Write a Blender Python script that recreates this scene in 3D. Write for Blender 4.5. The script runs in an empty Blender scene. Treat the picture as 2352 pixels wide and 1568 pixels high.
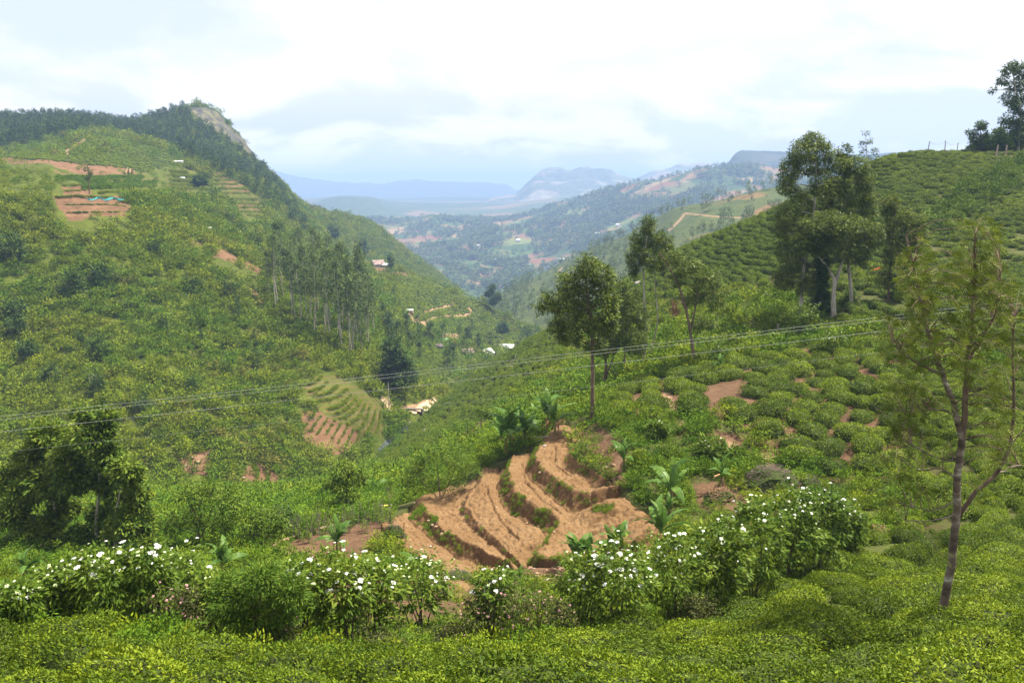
import bpy, math, random
import numpy as np
from mathutils import Vector, Matrix
from mathutils.bvhtree import BVHTree

rng = np.random.default_rng(7)
random.seed(7)
scene = bpy.context.scene
R = math.radians

# ------------------------------------------------------------------ camera
# survey units: the photograph is 2352 x 1568 steps wide/high, focal length 2037 steps
FL, CX, CY, HORIZ = 2037.0, 1176.0, 784.0, 425.0
PITCH = math.atan((CY - HORIZ) / FL)
cam_d = bpy.data.cameras.new("camera")
cam = bpy.data.objects.new("camera", cam_d)
scene.collection.objects.link(cam)
cam.location = (0, 0, 0)
cam.rotation_euler = (R(90) - PITCH, 0, 0)
cam_d.sensor_fit = 'HORIZONTAL'
cam_d.sensor_width = 36.0
cam_d.lens = 36.0 * FL / 2352.0
cam_d.clip_start = 0.1
cam_d.clip_end = 40000
scene.camera = cam

# ------------------------------------------------------------------ light
SUN_EL, SUN_AZ = 64.0, 72.0      # azimuth clockwise from +Y (the view direction)
world = bpy.data.worlds.new("World")
scene.world = world
world.use_nodes = True
def build_world():
    nt = world.node_tree; N = nt.nodes; L = nt.links
    N.clear()
    out = N.new('ShaderNodeOutputWorld'); bg = N.new('ShaderNodeBackground')
    sky = N.new('ShaderNodeTexSky'); sky.sky_type = 'NISHITA'; sky.sun_disc = False
    sky.sun_elevation = R(SUN_EL); sky.sun_rotation = R(SUN_AZ)
    sky.altitude = 1500; sky.air_density = 1.0; sky.dust_density = 2.0
    tc = N.new('ShaderNodeTexCoord')
    def math_(op, a, b=None, c=None):
        m = N.new('ShaderNodeMath'); m.operation = op
        for k, v in enumerate((a, b, c)):
            if v is None: continue
            if isinstance(v, (int, float)): m.inputs[k].default_value = v
            else: L.new(v, m.inputs[k])
        return m.outputs[0]
    sep = N.new('ShaderNodeSeparateXYZ'); L.new(tc.outputs['Generated'], sep.inputs[0])
    # cloud deck: direction projected on a flat layer so that clouds flatten towards the horizon
    zz = math_('ADD', math_('MAXIMUM', sep.outputs['Z'], 0.0), 0.30)
    cmb = N.new('ShaderNodeCombineXYZ')
    L.new(math_('DIVIDE', sep.outputs['X'], zz), cmb.inputs[0])
    L.new(math_('DIVIDE', sep.outputs['Y'], zz), cmb.inputs[1])
    def noise(scale, detail, rough, off, dist=0.0):
        mp = N.new('ShaderNodeMapping'); L.new(cmb.outputs[0], mp.inputs[0]); mp.inputs['Location'].default_value = off
        n = N.new('ShaderNodeTexNoise'); n.inputs['Scale'].default_value = scale; n.inputs['Detail'].default_value = detail
        n.inputs['Roughness'].default_value = rough; n.inputs['Distortion'].default_value = dist
        L.new(mp.outputs[0], n.inputs['Vector']); return n.outputs['Fac']
    def ramp(v, a, b, lo=0.0, hi=1.0):
        m = N.new('ShaderNodeMapRange'); m.interpolation_type = 'SMOOTHSTEP'
        m.inputs[1].default_value = a; m.inputs[2].default_value = b; m.inputs[3].default_value = lo; m.inputs[4].default_value = hi
        L.new(v, m.inputs[0]); return m.outputs[0]
    deck = noise(1.1, 7, 0.55, (3.1, 1.7, 0.0), 0.3)
    cover = ramp(deck, 0.42, 0.50)                         # 1 = cloud
    grey = noise(2.0, 6, 0.58, (8.3, 4.2, 2.0), 0.4)
    greyf = ramp(grey, 0.44, 0.60)
    low = ramp(sep.outputs['Z'], 0.02, 0.20, 1.0, 0.10)      # cloud bases grey towards the horizon
    gf = math_('MULTIPLY', greyf, low)
    def mix(f, a, b):
        m = N.new('ShaderNodeMix'); m.data_type = 'RGBA'; L.new(f, m.inputs[0])
        for k, v in ((6, a), (7, b)):
            if isinstance(v, tuple): m.inputs[k].default_value = v
            else: L.new(v, m.inputs[k])
        return m.outputs[2]
    sk = N.new('ShaderNodeVectorMath'); sk.operation = 'SCALE'; L.new(sky.outputs[0], sk.inputs[0]); sk.inputs['Scale'].default_value = 1.0
    # Nishita is physically bright: clouds are given in the same units, the Background strength scales both
    S = 1.0 / 0.1
    cloud = mix(gf, (0.53*S, 0.52*S, 0.525*S, 1), (0.345*S, 0.37*S, 0.435*S, 1))
    veil = mix(cover, (0.385*S, 0.42*S, 0.475*S, 1), cloud)
    m = N.new('ShaderNodeMix'); m.data_type = 'RGBA'
    m.inputs[0].default_value = 0.92                         # thin high veil over the blue everywhere
    L.new(sk.outputs[0], m.inputs[6]); L.new(veil, m.inputs[7])
    L.new(m.outputs[2], bg.inputs['Color']); bg.inputs['Strength'].default_value = 0.1
    L.new(bg.outputs[0], out.inputs['Surface'])
build_world()
sun_d = bpy.data.lights.new("sun", 'SUN')
sun = bpy.data.objects.new("sun", sun_d)
scene.collection.objects.link(sun)
sun_d.energy = 5.0
sun_d.angle = R(4)
sun_d.color = (1.0, 0.94, 0.80)
_a, _e = R(SUN_AZ), R(SUN_EL)
SUNV = Vector((math.sin(_a)*math.cos(_e), math.cos(_a)*math.cos(_e), math.sin(_e)))
sun.rotation_euler = (-SUNV).to_track_quat('-Z', 'Y').to_euler()
sun.location = SUNV * 60
vs = scene.view_settings
vs.view_transform = 'Standard'; vs.look = 'None'; vs.exposure = 1.2; vs.gamma = 1.0; vs.use_curve_mapping = False
scene.render.engine = 'CYCLES'
cy = scene.cycles
cy.use_denoising = True
cy.max_bounces = 6; cy.diffuse_bounces = 2; cy.glossy_bounces = 1; cy.transmission_bounces = 3; cy.volume_bounces = 0
cy.transparent_max_bounces = 4
cy.caustics_reflective = False; cy.caustics_refractive = False

# ------------------------------------------------------------------ helpers
CP, SP = math.cos(PITCH), math.sin(PITCH)
def ray(px, py):
    a = (np.asarray(px, float) - CX) / FL; b = (CY - np.asarray(py, float)) / FL
    a, b = np.broadcast_arrays(a, b)
    return np.stack([a, CP + b*SP, -SP + b*CP], -1)
def unproj(px, py, Y):
    d = ray(px, py); s = np.asarray(Y, float) / d[..., 1]
    return d * s[..., None]
def proj(p):
    p = np.asarray(p, float)
    dep = p[..., 1]*CP - p[..., 2]*SP
    up = p[..., 1]*SP + p[..., 2]*CP
    dep = np.where(dep < 1e-3, 1e-3, dep)
    return CX + FL*p[..., 0]/dep, CY - FL*up/dep
def py_of(z, Y):                       # survey row of a height z at forward distance Y
    return CY - FL*(Y*SP + z*CP)/(Y*CP - z*SP)

def pchip(t, v, tt):
    t = np.asarray(t, float); v = np.asarray(v, float); tt = np.asarray(tt, float)
    sh = (-1,) + (1,)*(v.ndim-1)
    h = np.diff(t).reshape(sh); d = np.diff(v, axis=0)/h
    m = np.zeros_like(v)
    if len(t) > 2:
        w1 = 2*h[1:]+h[:-1]; w2 = h[1:]+2*h[:-1]
        with np.errstate(divide='ignore', invalid='ignore'):
            hm = (w1+w2)/(w1/d[:-1]+w2/d[1:])
        m[1:-1] = np.where(d[:-1]*d[1:] > 0, hm, 0.0)
    m[0] = d[0]; m[-1] = d[-1]
    k = np.clip(np.searchsorted(t, tt, side='right')-1, 0, len(t)-2)
    s = ((tt - t[k])/(t[k+1]-t[k])); s = s.reshape((-1,)+(1,)*(v.ndim-1)); hh = h[k]
    return (v[k]*(2*s**3-3*s**2+1) + hh*m[k]*(s**3-2*s**2+s) + v[k+1]*(-2*s**3+3*s**2) + hh*m[k+1]*(s**3-s**2))

def _hash(ix, iy, seed):
    h = (ix.astype(np.int64)*374761393 + iy.astype(np.int64)*668265263 + seed*2246822519) & 0xffffffff
    h = ((h ^ (h >> 13))*1274126177) & 0xffffffff
    return ((h ^ (h >> 16)) & 0xffff)/65535.0
def vnoise(x, y, seed=0):
    ix = np.floor(x); iy = np.floor(y); fx = x-ix; fy = y-iy
    fx = fx*fx*fx*(fx*(fx*6-15)+10); fy = fy*fy*fy*(fy*(fy*6-15)+10)
    a = _hash(ix, iy, seed); b = _hash(ix+1, iy, seed); c = _hash(ix, iy+1, seed); d = _hash(ix+1, iy+1, seed)
    return (a*(1-fx)+b*fx)*(1-fy)+(c*(1-fx)+d*fx)*fy
def fbm(x, y, seed=0, octaves=4, gain=0.5):
    s = 0; a = 1; tot = 0
    for o in range(octaves):
        s = s + a*(vnoise(x*2**o, y*2**o, seed+o*17)-0.5); tot += a; a *= gain
    return 2*s/tot
def inpoly(px, py, poly):
    px = np.asarray(px); py = np.asarray(py); r = np.zeros(np.broadcast(px, py).shape, bool)
    n = len(poly); j = n-1
    for i in range(n):
        xi, yi = poly[i]; xj, yj = poly[j]
        c = ((yi > py) != (yj > py)) & (px < (xj-xi)*(py-yi)/((yj-yi) or 1e-9)+xi)
        r ^= c; j = i
    return r
def dist_line(px, py, line):
    d = np.full(np.broadcast(px, py).shape, 1e9)
    for (x0, y0), (x1, y1) in zip(line, line[1:]):
        ux, uy = x1-x0, y1-y0; L2 = ux*ux+uy*uy or 1e-9
        t = np.clip(((px-x0)*ux+(py-y0)*uy)/L2, 0, 1)
        d = np.minimum(d, np.hypot(px-x0-t*ux, py-y0-t*uy))
    return d
def sstep(a, b, x):
    t = np.clip((x-a)/(b-a), 0, 1); return t*t*(3-2*t)
def unit(v):
    v = np.asarray(v, float); return v/np.maximum(np.linalg.norm(v, axis=-1, keepdims=True), 1e-9)

COL = scene.collection
class MB:
    """collects numpy vertex / face blocks and links them as one mesh object"""
    def __init__(s): s.b = []; s.n = 0
    def add(s, V, F, mat=0, tint=0.5, smooth=False):
        V = np.asarray(V, float).reshape(-1, 3); F = np.asarray(F, int)
        if len(V) == 0: return s
        t = np.broadcast_to(np.asarray(tint, float), (len(V),)) if np.ndim(tint) < 1 or len(tint) == len(V) else np.repeat(tint, len(V)//len(tint))
        s.b.append((V, F+s.n, mat, t, smooth)); s.n += len(V); return s
    def data(s, name, mats):
        V = np.concatenate([b[0] for b in s.b]); T = np.concatenate([b[3] for b in s.b])
        loops = np.concatenate([b[1].ravel() for b in s.b])
        tot = np.concatenate([np.full(len(b[1]), b[1].shape[1]) for b in s.b])
        start = np.concatenate([[0], np.cumsum(tot)[:-1]])
        mi = np.concatenate([np.full(len(b[1]), b[2]) for b in s.b])
        sm = np.concatenate([np.full(len(b[1]), b[4]) for b in s.b])
        me = bpy.data.meshes.new(name)
        me.vertices.add(len(V)); me.vertices.foreach_set('co', V.astype(np.float32).ravel())
        me.loops.add(len(loops)); me.loops.foreach_set('vertex_index', loops.astype(np.int32))
        me.polygons.add(len(tot)); me.polygons.foreach_set('loop_start', start.astype(np.int32))
        for m in (mats if isinstance(mats, (list, tuple)) else [mats]): me.materials.append(m)
        me.polygons.foreach_set('material_index', mi.astype(np.int32))
        me.polygons.foreach_set('use_smooth', sm.astype(bool))
        a = me.attributes.new('tint', 'FLOAT', 'POINT'); a.data.foreach_set('value', T.astype(np.float32))
        me.update(calc_edges=True); me.validate()
        return me
    def build(s, name, mats, parent=None, loc=None):
        return link(name, s.data(name, mats), parent, loc)
def link(name, data, parent=None, loc=None):
    o = bpy.data.objects.new(name, data); COL.objects.link(o)
    if parent is not None: o.parent = parent
    if loc is not None: o.location = loc
    return o
def tag(o, label=None, cat=None, group=None, kind=None):
    if label: o['label'] = label
    if cat: o['category'] = cat
    if group: o['group'] = group
    if kind: o['kind'] = kind
    return o
def thing(name, loc, label, cat, group=None, rz=0.0, s=1.0):
    o = link(name, None, None, loc); o.rotation_euler = (0, 0, rz); o.scale = (s, s, s)
    o.empty_display_size = 0.3
    return tag(o, label, cat, group)
def copy_tree(root, loc, rz=0.0, s=1.0, label=None, group=None):
    r = root.copy(); COL.objects.link(r); r.location = loc; r.rotation_euler = (0, 0, rz)
    r.scale = (s, s, s) if np.ndim(s) == 0 else s
    if label: r['label'] = label
    if group: r['group'] = group
    for ch in KIDS.get(root.name, []):
        c = ch.copy(); COL.objects.link(c); c.parent = r
    return r
KIDS = {}
def kids(root, *ch): KIDS.setdefault(root.name, []).extend(ch)

def tube(path, rad, sides=6, cap=True):
    path = np.asarray(path, float); n = len(path); rad = np.broadcast_to(np.asarray(rad, float), (n,))
    T = unit(np.gradient(path, axis=0))
    ref = np.array([1.0, 0, 0]) if abs(T[:, 0]).mean() < 0.8 else np.array([0, 1.0, 0])
    S = unit(np.cross(T, ref)); U = np.cross(S, T)
    a = np.linspace(0, 2*math.pi, sides, endpoint=False)
    V = path[:, None] + rad[:, None, None]*(np.cos(a)[None, :, None]*S[:, None]+np.sin(a)[None, :, None]*U[:, None])
    V = V.reshape(-1, 3); F = []
    for i in range(n-1):
        for j in range(sides):
            F.append((i*sides+j, i*sides+(j+1) % sides, (i+1)*sides+(j+1) % sides, (i+1)*sides+j))
    return V, np.array(F)
def box(cx, cy, cz, sx, sy, sz):
    v = np.array([(x, y, z) for z in (-.5, .5) for y in (-.5, .5) for x in (-.5, .5)])*[sx, sy, sz]+[cx, cy, cz]
    return v, np.array([(0, 2, 3, 1), (4, 5, 7, 6), (0, 1, 5, 4), (2, 6, 7, 3), (0, 4, 6, 2), (1, 3, 7, 5)])
def leafq(P, D, Nn, L, W, fold=0.15):
    """rhombic leaves: base P, direction D, normal Nn, length L, width W"""
    D = unit(D); S = unit(np.cross(D, Nn)); U = np.cross(S, D)
    L = np.broadcast_to(np.asarray(L, float), (len(P),))[:, None]; W = np.broadcast_to(np.asarray(W, float), (len(P),))[:, None]
    m = P + D*L*0.45 - U*W*fold
    V = np.stack([P, m+S*W*0.5, P+D*L - U*L*0.12, m-S*W*0.5], 1).reshape(-1, 3)
    F = np.arange(len(P)*4).reshape(-1, 4)
    return V, F
def rand_dir(n, r=rng):
    return unit(r.normal(size=(n, 3)))

# ------------------------------------------------------------------ materials
def new_mat(name):
    m = bpy.data.materials.new(name); m.use_nodes = True
    nt = m.node_tree; nt.nodes.clear()
    return m, nt, nt.nodes, nt.links
def nd(N, kind, **kw):
    n = N.new(kind)
    for k, v in kw.items():
        if k.startswith('i_'): n.inputs[k[2:].replace('_', ' ')].default_value = v
        else: setattr(n, k, v)
    return n
def ramp_node(N, stops):
    r = N.new('ShaderNodeValToRGB'); e = r.color_ramp.elements
    while len(e) < len(stops): e.new(0.5)
    for el, (p, c) in zip(e, stops): el.position = p; el.color = (*c, 1)
    return r
def leaf_mat(name, dark, mid, light, trans=0.25, rough=0.5, vary=0.35, spec=0.3, inst=None):
    m, nt, N, L = new_mat(name)
    at = nd(N, 'ShaderNodeAttribute', attribute_name='tint')
    oi = N.new('ShaderNodeObjectInfo')
    ma = nd(N, 'ShaderNodeMath', operation='MULTIPLY_ADD'); L.new(oi.outputs['Random'], ma.inputs[0]); ma.inputs[1].default_value = vary; ma.inputs[2].default_value = -vary/2
    ad = nd(N, 'ShaderNodeMath', operation='ADD', use_clamp=True); L.new(at.outputs['Fac'], ad.inputs[0]); L.new(ma.outputs[0], ad.inputs[1])
    rp = ramp_node(N, [(0.0, dark), (0.5, mid), (1.0, light)]); L.new(ad.outputs[0], rp.inputs[0])
    col = rp.outputs[0]
    if inst:                                   # a second tint carried by each point of a stuff object
        ia = nd(N, 'ShaderNodeAttribute', attribute_name='hue', attribute_type='INSTANCER')
        r2 = ramp_node(N, inst); L.new(ia.outputs['Fac'], r2.inputs[0])
        mx = nd(N, 'ShaderNodeMix', data_type='RGBA', blend_type='MULTIPLY'); mx.inputs[0].default_value = 1.0
        L.new(col, mx.inputs[6]); L.new(r2.outputs[0], mx.inputs[7]); col = mx.outputs[2]
    p = nd(N, 'ShaderNodeBsdfPrincipled'); p.inputs['Roughness'].default_value = rough
    p.inputs['Specular IOR Level'].default_value = spec*0.35
    L.new(col, p.inputs['Base Color'])
    t = N.new('ShaderNodeBsdfTranslucent'); L.new(col, t.inputs['Color'])
    mx = N.new('ShaderNodeMixShader'); mx.inputs[0].default_value = trans
    L.new(p.outputs[0], mx.inputs[1]); L.new(t.outputs[0], mx.inputs[2])
    o = N.new('ShaderNodeOutputMaterial'); L.new(mx.outputs[0], o.inputs['Surface'])
    return m
def plain_mat(name, stops, scale=6.0, detail=5, rough=0.85, bump=0.0, spec=0.2, stretch=(1, 1, 1), coord='Object', vary=0.0, metal=0.0):
    m, nt, N, L = new_mat(name)
    tc = N.new('ShaderNodeTexCoord'); mp = N.new('ShaderNodeMapping'); mp.inputs['Scale'].default_value = stretch
    L.new(tc.outputs[coord], mp.inputs[0])
    n = nd(N, 'ShaderNodeTexNoise'); n.inputs['Scale'].default_value = scale; n.inputs['Detail'].default_value = detail; n.inputs['Roughness'].default_value = 0.6
    L.new(mp.outputs[0], n.inputs['Vector'])
    f = n.outputs['Fac']
    if vary:
        oi = N.new('ShaderNodeObjectInfo')
        ma = nd(N, 'ShaderNodeMath', operation='MULTIPLY_ADD'); L.new(oi.outputs['Random'], ma.inputs[0]); ma.inputs[1].default_value = vary; ma.inputs[2].default_value = -vary/2
        ad = nd(N, 'ShaderNodeMath', operation='ADD'); L.new(f, ad.inputs[0]); L.new(ma.outputs[0], ad.inputs[1]); f = ad.outputs[0]
    rp = ramp_node(N, stops); L.new(f, rp.inputs[0])
    p = N.new('ShaderNodeBsdfPrincipled'); p.inputs['Roughness'].default_value = rough; p.inputs['Specular IOR Level'].default_value = spec
    p.inputs['Metallic'].default_value = metal
    L.new(rp.outputs[0], p.inputs['Base Color'])
    if bump:
        b = N.new('ShaderNodeBump'); b.inputs['Strength'].default_value = 0.6; b.inputs['Distance'].default_value = bump
        L.new(n.outputs['Fac'], b.inputs['Height']); L.new(b.outputs[0], p.inputs['Normal'])
    o = N.new('ShaderNodeOutputMaterial'); L.new(p.outputs[0], o.inputs['Surface'])
    return m
# ------------------------------------------------------------------ landform
# Each landform is a sheet lofted through survey lines: (px, py, Y) sightings with their forward distance in metres,
# or (px, ('z', height), Y) for ground that the photograph does not show.
class Land: pass
def loft(name, lines, grid_px, seg_rows, noise_amp=0.0, noise_len=20.0, seed=0, edge_fade=True):
    g = np.asarray(grid_px, float); K = []
    for ln in lines:
        px = np.array([p[0] for p in ln], float); Y = np.array([p[2] for p in ln], float)
        py = np.array([py_of(p[1][1], p[2]) if isinstance(p[1], tuple) else p[1] for p in ln], float)
        gc = np.clip(g, px[0], px[-1])
        if len(px) > 1:
            pyg = pchip(px, py, gc); Yg = np.exp(pchip(px, np.log(Y), gc))
        else: pyg = np.full(len(g), py[0]); Yg = np.full(len(g), Y[0])
        K.append(unproj(g, pyg, Yg))
    K = np.array(K)
    tt = np.concatenate([np.linspace(i, i+1, n, endpoint=False) for i, n in enumerate(seg_rows)] + [[len(lines)-1]])
    G = pchip(np.arange(len(lines)), K, tt)          # rows, cols, 3
    L = Land(); L.name = name; L.t = tt; L.px = g
    if noise_amp:
        L.amp = noise_amp
        G[..., 2] += noise_amp*fbm(G[..., 0]/noise_len, G[..., 1]/noise_len, seed, 5, 0.55)
    L.G = G
    return L
def land_mesh(L, mat, attrs=None):
    G = L.G; nr, nc = G.shape[:2]
    idx = np.arange(nr*nc).reshape(nr, nc)
    F = np.stack([idx[:-1, :-1], idx[:-1, 1:], idx[1:, 1:], idx[1:, :-1]], -1).reshape(-1, 4)
    mb = MB(); mb.add(G.reshape(-1, 3), F, smooth=True)
    me = mb.data(L.name, [mat])
    for k, v in (attrs or {}).items():
        a = me.attributes.new(k, 'FLOAT', 'POINT'); a.data.foreach_set('value', np.asarray(v, np.float32).ravel())
    o = link(L.name, me); tag(o, kind='structure')
    L.obj = o
    L.bvh = BVHTree.FromPolygons(G.reshape(-1, 3).tolist(), F.tolist())
    return o
def pxgrid(lo, hi, fine_lo, fine_hi, fine, coarse):
    return np.concatenate([np.arange(lo, fine_lo, coarse), np.arange(fine_lo, fine_hi, fine), np.arange(fine_hi, hi+coarse, coarse)])

# --- the near hill: tea slope under the camera, hollow with the flowering hedge, terraces, tea hill on the right
CA = [0, 300, 600, 850, 1000, 1150, 1300, 1450, 1600, 1750, 1900, 2100, 2352]
def LA(py, Y): return list(zip(CA, py, Y))
A_lines = [
  [(0, ('z', -1.9), 1.2), (2352, ('z', -1.9), 1.2)],
  LA([1900]*13, [5.6]*13),
  LA([1620]*10+[1618, 1615, 1610], [11]*10+[11, 10.8, 10.5]),
  LA([1440, 1470, 1510, 1522, 1520, 1505, 1480, 1455, 1420, 1360, 1290, 1300, 1290], [20, 19, 18, 18, 18, 19, 20, 21.5, 24, 28, 32, 31, 28]),
  LA([1415]*7+[1385, 1339, 1276, 1200, 1180, 1165], [30]*7+[31, 33, 36, 40, 39, 37]),
  LA([1290, 1290, 1275, 1275, 1292, 1318, 1322, 1268, 1205, 1152, 1120, 1065, 1025], [42, 44, 44, 44, 42, 40, 38.5, 40, 42, 44, 46, 48, 48]),
  LA([1240, 1230, 1225, 1200, 1192, 1180, 1150, 1120, 1080, 1040, 1000, 960, 930], [58, 58, 52, 50, 50, 48, 48, 47, 50, 52, 54, 54, 56]),
  LA([1200, 1190, 1190, 1178, 1148, 1066, 992, 962, 930, 900, 880, 840, 800], [74, 74, 68, 55, 57, 60, 62, 60, 60, 62, 66, 66, 70]),
  LA([1150, 1150, 1150, 1110, 1040, 985, 925, 872, 832, 792, 745, 705, 680], [100, 100, 95, 100, 95, 90, 85, 82, 80, 84, 88, 90, 92]),
  LA([1130, 1130, 1130, 1080, 985, 905, 835, 775, 722, 660, 625, 580, 540], [130, 130, 125, 140, 150, 140, 130, 120, 115, 115, 120, 120, 125]),
  LA([1125, 1125, 1120, 1062, 932, 826, 734, 648, 562, 500, 430, 358, 366], [160, 160, 160, 175, 212, 215, 205, 180, 158, 158, 160, 165, 172]),
  [(0, 1150, 185), (600, 1140, 180), (850, ('z', -62), 200), (1000, ('z', -62), 232), (1150, ('z', -56), 240), (1300, ('z', -46), 235), (1450, ('z', -34), 215), (1600, ('z', -22), 195), (1750, ('z', -14), 190), (1900, ('z', -5), 188), (2100, 360, 184), (2230, 356, 188), (2280, 330, 190), (2352, 315, 192)],
  [(0, ('z', -95), 260), (1000, ('z', -95), 300), (1600, ('z', -80), 300), (2100, ('z', -20), 230), (2352, ('z', 8), 225)],
  [(0, ('z', -160), 400), (2352, ('z', -110), 420)],
]
gA = pxgrid(-900, 3200, -120, 2480, 7, 45)
A = loft('tea_hill', A_lines, gA, [6, 12, 44, 34, 34, 34, 34, 34, 40, 44, 12, 10, 8], 0.0)
Ax, Ay = proj(A.G)
A.G[..., 2] += 0.35*fbm(A.G[..., 0]/9, A.G[..., 1]/9, 3, 5)*sstep(8, 14, A.G[..., 1]) + 1.2*fbm(A.G[..., 0]/40, A.G[..., 1]/40, 9, 3)*sstep(65, 110, A.G[..., 1])*sstep(140, 120, A.G[..., 1])

# --- the side of the valley on the left, with the tea knoll, the wooded ridge, the rock peak and the farm spur
def ln(*a): return list(a)
B_lines = [
  ln((0, ('z', -56), 108), (600, ('z', -58), 115), (900, ('z', -66), 170), (1250, ('z', -96), 330)),
  ln((0, 1130, 135), (400, 1130, 138), (600, 1140, 140), (700, 1105, 150), (800, 1068, 165), (900, 985, 195), (1000, 925, 230), (1100, 890, 300), (1250, 870, 400)),
  ln((0, 900, 165), (200, 900, 168), (400, 920, 165), (600, 980, 160), (700, 1000, 164), (800, 960, 176), (900, 900, 215), (1000, 860, 280), (1100, 840, 350), (1250, 830, 450)),
  ln((0, 700, 195), (200, 720, 197), (400, 760, 200), (600, 840, 192), (700, 880, 183), (800, 860, 195), (900, 800, 275), (1000, 800, 340), (1100, 790, 420), (1250, 800, 480)),
  ln((0, 550, 218), (200, 560, 225), (400, 590, 240), (600, 690, 240), (700, 740, 228), (800, 740, 245), (900, 720, 345), (1000, 740, 420), (1100, 750, 470), (1250, 782, 510)),
  ln((0, 440, 240), (200, 450, 262), (400, 480, 300), (600, 570, 320), (700, 640, 330), (800, 655, 380), (900, 645, 470), (1000, 680, 470), (1100, 715, 500), (1250, 775, 520)),
  ln((0, 375, 330), (200, 385, 350), (400, 430, 400), (600, 500, 450), (700, 570, 480), (800, 612, 500), (900, 614, 520), (960, 640, 515), (1000, 655, 508), (1100, 695, 515), (1250, 772, 525)),
  ln((0, 357, 450), (120, 334, 470), (200, 318, 480), (280, 324, 490), (400, 355, 520), (600, 440, 560), (700, 520, 600), (800, ('z', -58), 600), (900, ('z', -70), 620), (1000, ('z', -86), 640), (1100, ('z', -104), 660), (1250, ('z', -124), 680)),
  ln((0, 348, 520), (200, 312, 560), (400, 345, 620), (600, 410, 680), (700, 495, 720), (800, 545, 750), (900, 592, 800), (1000, 652, 800), (1100, ('z', -125), 800), (1250, ('z', -160), 850)),
  ln((-200, 300, 760), (0, 288, 760), (100, 288, 760), (200, 291, 760), (280, 297, 780), (370, 283, 800), (420, 262, 820), (460, 250, 830), (500, 264, 835), (530, 296, 832), (560, 332, 826), (600, 376, 822), (650, 430, 830), (700, 474, 850), (750, 489, 900), (800, 497, 920), (850, 512, 930), (900, 548, 930), (950, 590, 930), (1000, 627, 930), (1050, 667, 930), (1100, 702, 930), (1250, 790, 930)),
  ln((0, ('z', -20), 1000), (600, ('z', -60), 1000), (800, ('z', -130), 1100), (1250, ('z', -260), 1100)),
]
gB = pxgrid(-700, 1250, -60, 1250, 4, 40)
B = loft('hillside', B_lines, gB, [8, 70, 70, 60, 60, 60, 40, 34, 70, 8], 0.0)
Bx, By = proj(B.G)
# gullies run down the slope
gul = fbm(B.G[..., 0]/26+B.G[..., 1]/60, B.G[..., 1]/110, 21, 4)
B.G[..., 2] += gul*3.2*sstep(130, 170, B.G[..., 1])*sstep(560, 380, B.G[..., 1]) + 4.0*fbm(B.G[..., 0]/70, B.G[..., 1]/70, 5, 4)*sstep(420, 600, B.G[..., 1])*sstep(905, 760, B.G[..., 1])
# --- the wooded spur beyond, on the right of the gap
D_lines = [
  ln((1000, ('z', -170), 620), (1280, ('z', -140), 520), (1560, ('z', -90), 430), (2200, ('z', -70), 420)),
  ln((1000, 790, 700), (1150, 745, 640), (1280, 760, 560), (1430, 700, 520), (1560, 610, 500), (1700, 560, 480), (1800, 520, 460), (2200, 480, 460)),
  ln((1000, 760, 800), (1150, 712, 760), (1280, 680, 700), (1430, 620, 680), (1560, 545, 640), (1700, 512, 620), (1800, 485, 610), (2200, 470, 610)),
  ln((1000, 760, 1000), (1100, 705, 1000), (1150, 676, 1000), (1200, 650, 1000), (1280, 610, 980), (1350, 573, 960), (1430, 540, 930), (1500, 503, 900), (1560, 474, 860), (1650, 460, 830), (1780, 434, 820), (2200, 415, 820)),
  ln((1000, ('z', -320), 1150), (1500, ('z', -200), 1100), (2200, ('z', -100), 1100)),
]
gD = pxgrid(1000, 2200, 1040, 1860, 5, 40)
D = loft('wooded_spur', D_lines, gD, [4, 50, 70, 8], 4.0, 60, 31)
# --- the broad valley and its patchwork of fields
E_lines = [
  ln((500, ('z', -260), 1100), (2300, ('z', -260), 1100)),
  ln((500, 720, 1400), (1000, 715, 1450), (1200, 715, 1450), (1500, 690, 1500), (2300, 600, 1500)),
  ln((500, 600, 2100), (860, 590, 2100), (1000, 600, 2000), (1200, 600, 1950), (1350, 570, 1950), (1500, 520, 1900), (1700, 470, 1900), (2300, 450, 1900)),
  ln((500, 530, 2500), (860, 540, 2500), (1100, 530, 2450), (1250, 520, 2400), (1350, 500, 2400), (1500, 460, 2300), (1700, 420, 2300), (2300, 410, 2300)),
  ln((500, 500, 2900), (700, 508, 2850), (860, 507, 2850), (940, 505, 2850), (1000, 492, 2800), (1050, 500, 2850), (1150, 500, 2900), (1250, 480, 2900), (1350, 452, 2800), (1450, 428, 2700), (1550, 407, 2600), (1650, 386, 2600), (1720, 384, 2600), (1800, 388, 2600), (2000, 376, 2600), (2300, 370, 2600)),
  ln((500, ('z', -240), 3300), (1300, ('z', -240), 3300), (2300, ('z', -150), 3200)),
]
gE = pxgrid(500, 2300, 600, 1900, 6, 40)
E = loft('valley', E_lines, gE, [4, 60, 40, 50, 6], 14.0, 170, 41)
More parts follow.
